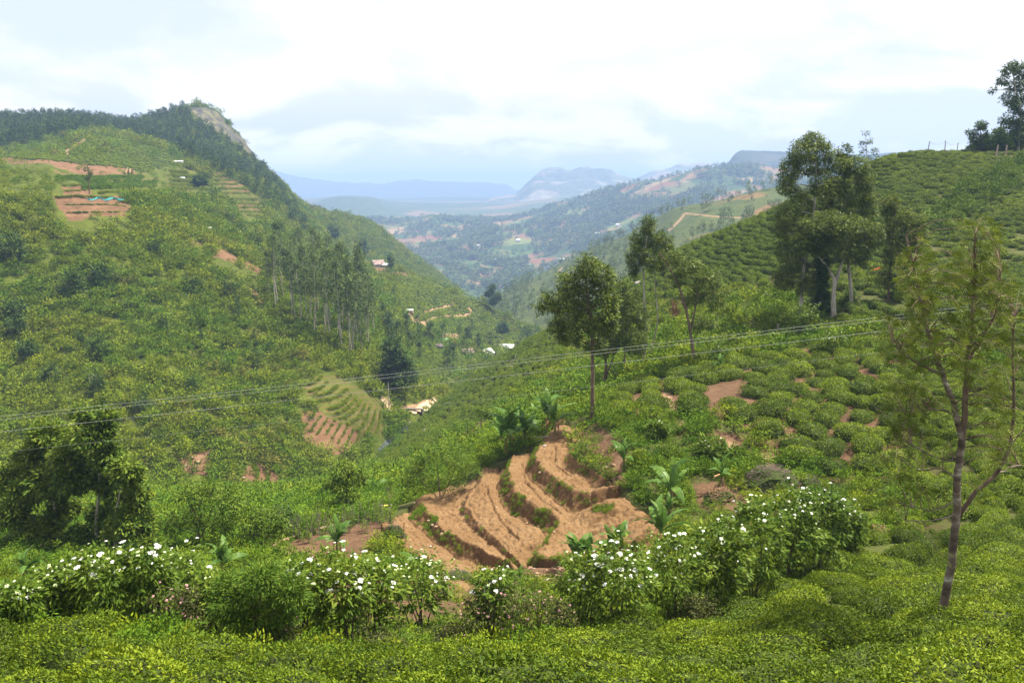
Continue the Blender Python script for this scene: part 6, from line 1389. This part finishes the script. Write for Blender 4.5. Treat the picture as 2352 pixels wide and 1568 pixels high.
house(940, 718, 19, 'white roofed hut above the loops of the footpath on the tea spur', M_roofw, M_wally, 0.7, 0.38, 0.12)
house(842, 730, 20, 'brown roofed house half hidden at the right edge of the grove', M_roofr, M_wally, 0.7, 0.3, 0.35, 0.3)
house(870, 735, 26, 'long brown roofed house in the trees under the grove', M_roofr, M_wally, 0.55, 0.28, 0.35, -0.2)
house(908, 732, 15, 'small pale roofed house right of the long brown one', M_roofw, M_wally, 0.7, 0.32, 0.25)
house(896, 766, 12, 'little white roofed hut alone below the brown roofed houses', M_roofw, M_wallw, 0.7, 0.3)
house(1023, 786, 12, 'small white hut with a green roof beside the sandy clearing', M_roofg, M_wallw, 0.8, 0.5, 0.45)
house(1073, 815, 27, 'house with a dark rusty roof patched with white sheets', M_roofr, M_wallw, 0.75, 0.3, 0.4, 0.35)
house(1117, 816, 30, 'house with a white corrugated gable roof beside the rusty one', M_roofw, M_wallw, 0.8, 0.22, 0.42, 0.9)
house(1158, 802, 46, 'long shed with a white sheet roof partly behind the tea slope', M_roofw, M_wallw, 0.5, 0.14, 0.3, -0.2, nwin=6)
house(483, 530, 7, 'tiny white shrine among the bushes of the terraced slope', M_roofw, M_wallw, 0.8, 0.8, 0.5, nwin=1)
# weathered shed in the scrub and the little watch hut by the field
sh = house(213, 876, 18, 'weathered dark shed sunk in the scrub of the valley side', M_wood, M_wood, 0.9, 0.35, 0.6, 0.6, nwin=1)
def watch_hut():
    p = sight(887, 1178, 'FA'); k = p.y/FL; t = thing('watch_hut', p, 'little watch hut with a grey plank roof beside the bean stakes', 'hut', rz=0.15); W = 26*k; H = 16*k
    for x in (-1, 1):
        for y in (-1, 1): mb = MB(); V, F = tube([(x*W*.42, y*W*.3, -.1), (x*W*.42, y*W*.3, H)], 0.018, 6); mb.add(V, F); mb.build('post', M_wood, t)
    for i in range(7):
        y0 = -W*.48+i*W*.137; mb = MB(); V, F = box(0, y0+W*.068, H+0.02+0.35*(W*.48-abs(y0+W*.068))*0.7, W*1.12, W*.125, 0.02); mb.add(V, F); mb.build('plank', M_wood, t)
    mb = MB(); V, F = box(-W*.16, -W*.20, H*.42, W*.5, W*.36, H*.55); mb.add(V, F); mb.build('panel', M_wallw, t)
    sk = MB(); Vd, Fd, Td = dome(W*.26, W*.2, 0.05, 10, 4, 0.08); sk.add(Vd+[0, -W*.1, H+0.10], Fd); sk.b.append((np.zeros((0, 3)), Td, 0, np.zeros(0), False))
    o = sk.build('yellow_sack', M_yel); o.location = p; tag(o, 'yellow sack lying on the roof of the little watch hut', 'sack')
watch_hut()
def cloth(px, py, wpx, hpx, mat, label, name, cat, lands='B', lift=0.4, n=14):
    mb = MB(); V = []
    for i in range(n+1):
        x = px-wpx/2+wpx*i/n; p = np.array(sight(x, py+(2.5*math.sin(i*1.1)), lands)); k = p[1]/FL
        V += [p+[0, 0, lift], p+[0, -0.15, lift+hpx*k*(0.8+0.2*math.sin(i*1.7))]]
    c = np.mean(V, 0); o = MB().add(np.array(V)-c, [(2*i, 2*i+2, 2*i+3, 2*i+1) for i in range(n)]).build(name, mat, None, c.tolist())
    sd = o.modifiers.new('thickness', 'SOLIDIFY'); sd.thickness = 0.03
    return tag(o, label, cat)
cloth(243, 462, 84, 5, M_teal, 'long strip of blue green shade net stretched across the red cut bank', 'shade_net', 'net')
cloth(298, 398, 22, 9, M_wally, 'pale yellow mud wall at the end of the bare upper terrace', 'mud_wall', 'wall')

# ------------------------------------------------------------------ cables, posts
def cable(p0, p1, Y0, Y1, sag, label, r0):
    a, b = unproj(p0[0], p0[1], Y0), unproj(p1[0], p1[1], Y1); u = np.linspace(0, 1, 40)[:, None]; P = a+(b-a)*u; P[:, 2] -= sag*4*(u*(1-u))[:, 0]
    mb = MB(); V, F = tube(P-a, r0, 5); mb.add(V, F, smooth=True); tag(mb.build('power_cable', M_cable, None, a.tolist()), label, 'cable')
cable((-420, 1000), (2640, 652), 30, 36, 0.15, 'topmost of the power cables crossing the valley view', 0.006)
cable((-420, 1008), (2640, 660), 31, 37, 0.15, 'power cable close under the topmost one', 0.006)
cable((-420, 1036), (2640, 684), 31, 37, 0.15, 'power cable hanging a little apart below the upper pair', 0.006)
cable((-420, 1082), (2640, 730), 32, 38, 0.2, 'thinnest and lowest power cable, hard to see against the scrub', 0.003)
def post(px, py, hpx, label, name='telegraph_pole', r=0.09, lean=0.0, arm=False, lands='ABD', mat=None):
    p = sight(px, py, lands); h = hpx*p.y/FL; t = thing(name, p, label, 'pole'); mb = MB(); V, F = tube([(0, 0, -.4), (lean*h*.5, 0, h*.5), (lean*h, 0, h)], [r, r*.85, r*.7], 7); mb.add(V, F, smooth=True); mb.build('shaft', mat or M_wood, t)
    if arm: mb = MB(); V, F = box(lean*h, 0, h*.93, 0.9, .07, .07); mb.add(V, F); mb.build('crossarm', M_wood, t)
    return p, h
post(893, 936, 62, 'thin pale pole beside the end of the sandy road', r=0.13, mat=M_barkp, lands='B')
post(838, 636, 10, 'short pole on the path to the farmhouse', lands='B')
top = []
for (x, y, h, l, lb) in [(2129, 352, 32, 0.12, 'leaning roadside pole at the left end of the hilltop row'), (2169, 352, 33, 0.0, 'upright roadside pole in the middle of the hilltop row'), (2196, 353, 27, 0.1, 'leaning roadside pole nearest to the orange bank'), (2287, 362, 28, 0.1, 'thick grey post in front of the road bank'), (2310, 360, 26, 0.0, 'thin grey post at the right end of the road bank')]:
    p, hh = post(x, y, h, lb, r=0.10 if y < 356 else 0.2, lean=l, arm=False, lands='A'); top.append(np.array(p)+[l*hh, 0, hh*.96])
for a, b in zip(top[:2], top[1:3]):
    u = np.linspace(0, 1, 12)[:, None]; P = a+(b-a)*u; P[:, 2] -= 0.4*4*(u*(1-u))[:, 0]*1.2; mb = MB(); V, F = tube(P-a, 0.02, 4); mb.add(V, F); tag(mb.build('telephone_wire', M_wood, None, a.tolist()), 'slack wire between the %s roadside poles on the hilltop' % ('left and middle' if a is top[0] else 'middle and right'), 'wire')

# ------------------------------------------------------------------ footbridge, road, stream
def strip(name, pts, half, mat, lift, lands='AB', label=None, n=30):
    pts = np.array(pts, float); P = pchip(np.arange(len(pts)), pts, np.linspace(0, len(pts)-1, n)); S = np.array([sight(x, y, lands) for x, y in P]); T = unit(np.gradient(S, axis=0)); N_ = unit(np.cross(T, [0, 0, 1]))
    w = np.broadcast_to(np.asarray(half, float), (n,))[:, None]*(1+0.15*rng.normal(size=(n, 1))); V = np.concatenate([S-N_*w, S+N_*w]); 
    for v in V:
        q, _ = drop(v[0], v[1], lands); v[2] = (q.z if q else v[2])+lift
    return MB().add(V, [(i, i+1, n+i+1, n+i) for i in range(n-1)]).build(name, mat)
tag(strip('sandy_road', [(884, 826), (881, 850), (885, 880), (889, 905), (886, 932)], 1.3, M_sand, 0.25, 'B'), kind='structure')
tag(strip('sandy_path', [(945, 950), (960, 941), (985, 930), (1003, 918)], 0.9, M_sand, 0.3), kind='structure')
tag(strip('stream', [(935, 975), (928, 990), (900, 1010), (872, 1040)], 0.45, M_water, 0.12), kind='structure')
tag(strip('stream_pool', [(742, 1128), (752, 1136), (757, 1146)], 0.5, M_water, 0.15), kind='structure')
pb = np.array(sight(948, 944, 'AB')); k = pb[1]/FL
fb = thing('footbridge', (pb+[0, 0, 0.7]).tolist(), 'narrow plank footbridge over the stream at the end of the sandy road', 'bridge', rz=-0.06)
for i in range(12): MB().add(*box((-24+i*4.2)*k, 0, 0, 4.0*k, 1.1, 0.10)).build('plank', M_wood, fb)
for s in (-.5, .5): MB().add(*box(0, s, -0.14, 52*k, .12, .18)).build('beam', M_wood, fb)
for x in (-20, 22): MB().add(*box(x*k, 0, -0.8, .4, 1.0, 1.2)).build('pier', M_stone, fb)

# ------------------------------------------------------------------ rocks
def rock_mesh(seed):
    r = np.random.default_rng(seed); import bmesh
    bm = bmesh.new(); bmesh.ops.create_icosphere(bm, subdivisions=2, radius=1.0)
    dirs = rand_dir(7, r); off = r.uniform(0.55, 0.95, 7)
    for v in bm.verts:
        c = np.array(v.co); 
        for d, o in zip(dirs, off):
            q = c@d
            if q > o: c = c-d*(q-o)*0.85
        v.co = (c*[1.15, 0.85, 0.75]*(1+0.05*r.normal())).tolist()
    me = bpy.data.meshes.new(f'rock_{seed}'); bm.to_mesh(me); bm.free(); return me
RK = [rock_mesh(k) for k in range(7)]
RKb = []
for m in RK: c = m.copy(); c.materials.append(M_stoneb); RKb.append(c); m.materials.append(M_stone)
def rock(px, py, w, label, meshes=RK, lands='FABD', group=None, name='boulder', flat=0.8):
    p = sight(px, py, lands); s = w*p.y/FL*0.5; o = link(name, meshes[rng.integers(7)], None, (p.x, p.y, p.z+s*0.25)); o.rotation_euler = (rng.normal(0, .2), rng.normal(0, .2), rng.uniform(0, 6)); o.scale = (s*rng.uniform(.9, 1.2), s, s*flat); return tag(o, label, 'rock', group)
for a in [(1762, 680, 17, 'grey boulder under the tea hill left of the thick pale trunk'), (1005, 800, 32, 'big dark boulder above the valley tea'), (1188, 822, 18, 'dark boulder on the crest of the tea slope'), (1172, 845, 16, 'grey boulder below the crest of the tea slope'), (1195, 865, 12, 'small boulder in the middle of the tea slope'), (1205, 840, 10, 'pale little rock on the crest of the tea slope'), (1265, 775, 14, 'boulder where the tea slope meets the trees'), (1470, 655, 26, 'flat pale boulder behind the twin pale trunks'), (1455, 668, 20, 'second flat boulder behind the twin pale trunks'),
          (890, 1085, 24, 'dark boulder beside the bare plots above the stream'), (982, 992, 22, 'boulder in the tea above the stream'), (998, 985, 14, 'rounded pale boulder in the tea above the stream'), (1250, 1145 - 120, 10, 'stone on the bank of the upper terraces'), (2108, 690, 10, 'grey stone in the tea right of the feathery tree'), (745, 1125, 12, 'wet rock at the pool of the stream'), (760, 1150, 12, 'pale rock below the pool of the stream'), (730, 1140, 10, 'small rock left of the pool of the stream'), (925, 968, 16, 'rock in the stream under the footbridge'), (940, 972, 14, 'pale rock on the stream bank by the footbridge'), (1060, 885, 12, 'rock on the far bank of the stream'), (1090, 830, 16, 'boulder under the rusty roofed house')]: rock(*a)
for a in [(985, 1196, 10, 'round stone on the bank of the lowest terrace, topmost of the heap'), (980, 1205, 8, 'little stone left in the heap on the lowest terrace'), (994, 1206, 10, 'stone in the middle of the heap on the lowest terrace'), (1003, 1210, 11, 'stone at the right of the heap on the lowest terrace'), (1016, 1229, 15, 'largest stone on the bank of the lowest terrace, below the heap'), (1025, 1222, 8, 'small stone right of the largest one on the bank'),
          (1068, 1150, 6, 'small stone by the narrow step of the terraces'), (1240, 1086, 10, 'pale stone in the weeds of the upper bank'), (1272, 1222, 10, 'pale stone on the lower right plot'), (1389, 1076, 12, 'dark stone on the earth bank right of the top plot'), (1408, 1070, 16, 'tall tan stone on the earth bank right of the top plot'), (1070, 1110, 9, 'stone on the upper rim of the terraces'), (952, 1156, 9, 'stone on the rim near the watch hut'), (913, 1250, 13, 'stone at the bushy front end of the lowest terrace'), (1210, 1202, 8, 'stone at the foot of the weedy bank'),
          (440, 1052, 14, 'pinkish rock in the red slide scar at the left'), (455, 1062, 12, 'rock at the right of the red slide scar'), (428, 1070, 10, 'rock low in the red slide scar'), (560, 1098, 10, 'pale rock on the brown steps'), (1330, 940, 14, 'tan rock on the path above the bananas')]: rock(*a, meshes=RKb)
for k in range(34):                                                  # loose clods and stones of the fallen gully head
    rock(rng.uniform(1205, 1300), rng.uniform(1300, 1345), rng.uniform(4, 12), 'loose orange clod fallen into the eroded gully', RKb, 'FA', 'clods in the eroded gully', 'clod')
# low dry stone edge of the bean plot
w = thing('stone_edging', sight(672, 1288, 'FA'), 'low broken edging of orange stones along the front of the bean plot', 'wall')
for line, n in (([(630, 1258), (655, 1275), (690, 1290), (712, 1296)], 26), ([(625, 1262), (640, 1250), (660, 1243)], 9), ([(672, 1238), (720, 1222), (760, 1214)], 14)):
    P = pchip(np.arange(len(line)), np.array(line, float), np.linspace(0, len(line)-1, n))
    for x, y in P:
        for lay in range(2):
            p = Vector(sight(x+rng.normal(0, 1), y-1, 'FA')); o = link('stone', RKb[rng.integers(7)], w); s = rng.uniform(.07, .13)
            o.location = p-w.location+Vector((0, 0, 0.04+0.11*lay)); o.scale = (s*1.4, s, s*.7); o.rotation_euler = (rng.normal(0, .2), rng.normal(0, .2), rng.uniform(0, 6))
# bean stakes
stk = []
for k in range(4): mb = MB(); V, F = tube([(0, 0, -.15), (rng.normal(0, .02), 0, .5), (rng.normal(0, .05), rng.normal(0, .03), 1.0)], [.014, .012, .008], 5); mb.add(V, F); stk.append(mb.data(f'bean_stake_{k}', [M_wood]))
bl = MB(); cl = np.stack([rng.normal(0, .06, 12), rng.normal(0, .06, 12), rng.uniform(.05, .75, 12)], 1); clump_leaves(bl, cl, .07, 7, .09, .05, rng); bean_leaf = bl.data('bean_vine', [M_elder])
for k in range(150):
    x = rng.uniform(650, 905); f = (x-650)/255; y = 1225-45*f+rng.uniform(-8, 34)*(1 if x > 680 else .5)
    p = sight(x, y, 'FA'); t = thing('bean_stake', p, 'bare wooden bean stake standing along the upper edge of the bean plot' if y < 1222-45*f else 'wooden bean stake with a thin vine inside the bean plot', 'stake', 'stakes along the upper edge' if y < 1222-45*f else 'stakes inside the bean plot')
    s = rng.uniform(.8, 1.35); o = link('stick', stk[rng.integers(4)], t); o.scale = (1, 1, s); o.rotation_euler = (rng.normal(0, .07), rng.normal(0, .07), rng.uniform(0, 6))
    if rng.uniform() < .55 and y >= 1222-45*f: o = link('vine', bean_leaf, t); o.scale = (1, 1, s*.8); o.rotation_euler = (0, 0, rng.uniform(0, 6))
# brushwood heaps
def heap(px, py, wpx, hpx, label, mat, n, seed, lr=0.012, name='brushwood_heap', leaves=None, up=0.35):
    r = np.random.default_rng(seed); b = np.array(sight(px, py, 'FA')); k = b[1]/FL; W, H = wpx*k*.5, hpx*k; t = thing(name, b.tolist(), label, 'heap'); mb = MB()
    for _ in range(n):
        a = r.uniform(0, 6.3); q = math.sqrt(r.uniform()); c = np.array([math.cos(a)*q*W, math.sin(a)*q*W*.7, H*(1-q*q)*r.uniform(.1, 1)]); d = unit(np.array([r.normal(), r.normal(), up*r.uniform(-.3, 1.6)])); l = r.uniform(.25, .7)*max(W, .8)*.6
        V, F = tube([c-d*l*.5, c+rand_dir(1, r)[0]*.05, c+d*l*.5], [lr, lr*.8, lr*.35], 4); mb.add(V, F)
    mb.build('twigs', mat, t)['kind'] = 'stuff'
    m2 = MB(); V, F, T = dome(W*.9, W*.62, H*.7, 14, 5, .1, r); m2.add(V, F); m2.b.append((np.zeros((0, 3)), T, 0, np.zeros(0), False)); m2.build('core', M_core, t)
    if leaves:
        m3 = MB(); C = np.stack([r.normal(0, W*.45, leaves), r.normal(0, W*.3, leaves), r.uniform(.1, 1, leaves)*H], 1); clump_leaves(m3, C, .16, 9, .12, .03, r); m3.build('foliage', M_dry, t)
    return t
heap(1768, 1118, 150, 62, 'large heap of purple grey brushwood at the edge of the open plot', M_twig, 900, 901, 0.013)
heap(1862, 1125, 70, 40, 'smaller brushwood heap with pale seed heads right of the large one', M_twig, 260, 902, 0.012)
heap(1655, 1150, 80, 36, 'brown straw heap beside the withered banana plant', M_straw, 700, 903, 0.010, 'straw_heap', 60, 0.1)
heap(2015, 1240, 90, 44, 'pile of dry pinkish twigs at the right end of the flowering hedge', M_straw, 380, 904, 0.012)
heap(1050, 1325, 80, 22, 'dead branches lying on the lip of the lowest terrace', M_twig, 160, 905, 0.010)
heap(905, 1235, 60, 46, 'dead thorny branches at the bushy front end of the terraces', M_twig, 220, 906, 0.008, leaves=12)
heap(740, 1518, 90, 30, 'dark brown twigs on the ground between the tea and the elders', M_twig, 260, 907, 0.008)
# fallen log by the bananas, cut stump and cut wood
for (x0, y0, x1, y1, r_, lb) in [(1205, 935-10, 1260, 945-12, .05, 'fallen pale trunk leaning through the banana plants'), (1640, 1104, 1668, 1100, .06, 'short orange cut log lying near the straw heap'), (1225, 1360, 1262, 1345, .05, 'pale log lying in the mouth of the gully')]:
    a = np.array(sight(x0, y0+90 if y0 < 940 else y0, 'FA')); b = np.array(sight(x1, y1+80 if y0 < 940 else y1, 'FA')); a[2] += .25; b[2] += .35
    mb = MB(); V, F = tube([a-a, (b-a)*.5+[0, 0, .04], b-a], [r_, r_*.9, r_*.7], 7); mb.add(V, F, smooth=True); tag(mb.build('log', M_barkp if 'pale' in lb else M_brick, None, a.tolist()), lb, 'log')
post(1786, 768, 26, 'grey wooden stump beside the steep footpath under the tea hill', 'stump', 0.14, lands='A')
rock(1802, 762, 12, 'tan stone right of the grey stump under the tea hill', RKb, 'A')
def blossom():
    p = sight(2010, 636, 'A'); t = thing('flame_shrub', p, 'shrub with one bright orange flower spray on the tea hill', 'shrub'); r = np.random.default_rng(55); mb = MB(); C, d = shell_points(16, r, .8, .8, .6, .5); clump_leaves(mb, C, .3, 10, .25, .1, r); mb.build('foliage', M_shrub, t)
    mb = MB(); clump_leaves(mb, np.array([[x, -.3, 1.0+.1*math.sin(3*x)] for x in np.linspace(-.4, .4, 6)]), .12, 10, .18, .08, r); mb.build('flower_spray', M_orange, t)
blossom()
# reeds and tall grass right of the terraces, long grass on the path edges
gr = []
for k in range(4):
    r = np.random.default_rng(950+k); mb = MB(); n = 26; u = np.linspace(0, 1, 5)
    for _ in range(n):
        a = r.uniform(0, 6.3); d = np.array([math.cos(a), math.sin(a), 0]); L_ = r.uniform(.6, 1.2); P = d*(0.06+0.45*L_*u[:, None]**2)+np.array([0, 0, 1])*(L_*(u[:, None]-.28*u[:, None]**3)); s = np.cross(d, [0, 0, 1])*0.022*(1-u[:, None]**2)
        V = np.concatenate([P-s, P+s]); mb.add(V, [(i, i+1, 6+i-1+0, 5+i) for i in range(4)], 0, r.uniform(.2, .9))
    gr.append(mb.data(f'reed_{k}', [M_grass]))
P, Nn, i, j = sample(A, 60000, 0.5, 38, 66); qx, qy = proj(P)
m = inpoly(qx, qy, [(1440, 1050), (1520, 1050), (1600, 1080), (1600, 1130), (1560, 1190), (1520, 1200), (1450, 1160), (1425, 1110)]) | (inpoly(qx, qy, [(1560, 975), (1640, 1005), (1780, 1050), (1800, 1085), (1700, 1060), (1600, 1020)]) & (rng.uniform(size=len(P)) < .5))
P = P[m][:1100]; n = len(P); s = rng.uniform(.8, 1.5, n)*np.where(proj(P)[0] < 1610, 1.4, .45)
scatter('reed_bed', protos('reeds', gr), 4, P, np.stack([rng.normal(0, .1, n), rng.normal(0, .1, n), rng.uniform(0, 6.3, n)], 1), np.stack([s, s, s], 1), np.full(n, .5), 'tall reeds and grass on the bank right of the terraces')
# a few houses in the broad valley
for k, (x, y) in enumerate([(1600, 620), (1640, 610), (1190, 555), (1215, 612), (1255, 618), (1320, 590), (1100, 568), (1350, 630), (1290, 600), (1140, 600), (1370, 540), (1420, 520)]):
    if x > 1450: continue
    p = sight(x, y, 'E'); t = thing('valley_house', p, 'tiny pale house far off in the broad valley', 'house', 'far houses in the broad valley', rz=rng.uniform(0, 3)); W = rng.uniform(9, 15)
    MB().add(*box(0, 0, 2, W, 7, 5)).build('wall', M_wallw, t)
    mb = MB(); mb.add([(-W*.55, -4, 4.4), (W*.55, -4, 4.4), (W*.55, 4, 4.4), (-W*.55, 4, 4.4), (-W*.55, 0, 6.6), (W*.55, 0, 6.6)], [(0, 1, 5, 4), (2, 3, 4, 5)]); mb.add([(-W*.5, -4, 4.4), (-W*.5, 4, 4.4), (-W*.5, 0, 6.5)], [(0, 1, 2)]); mb.build('roof', M_roofw, t)
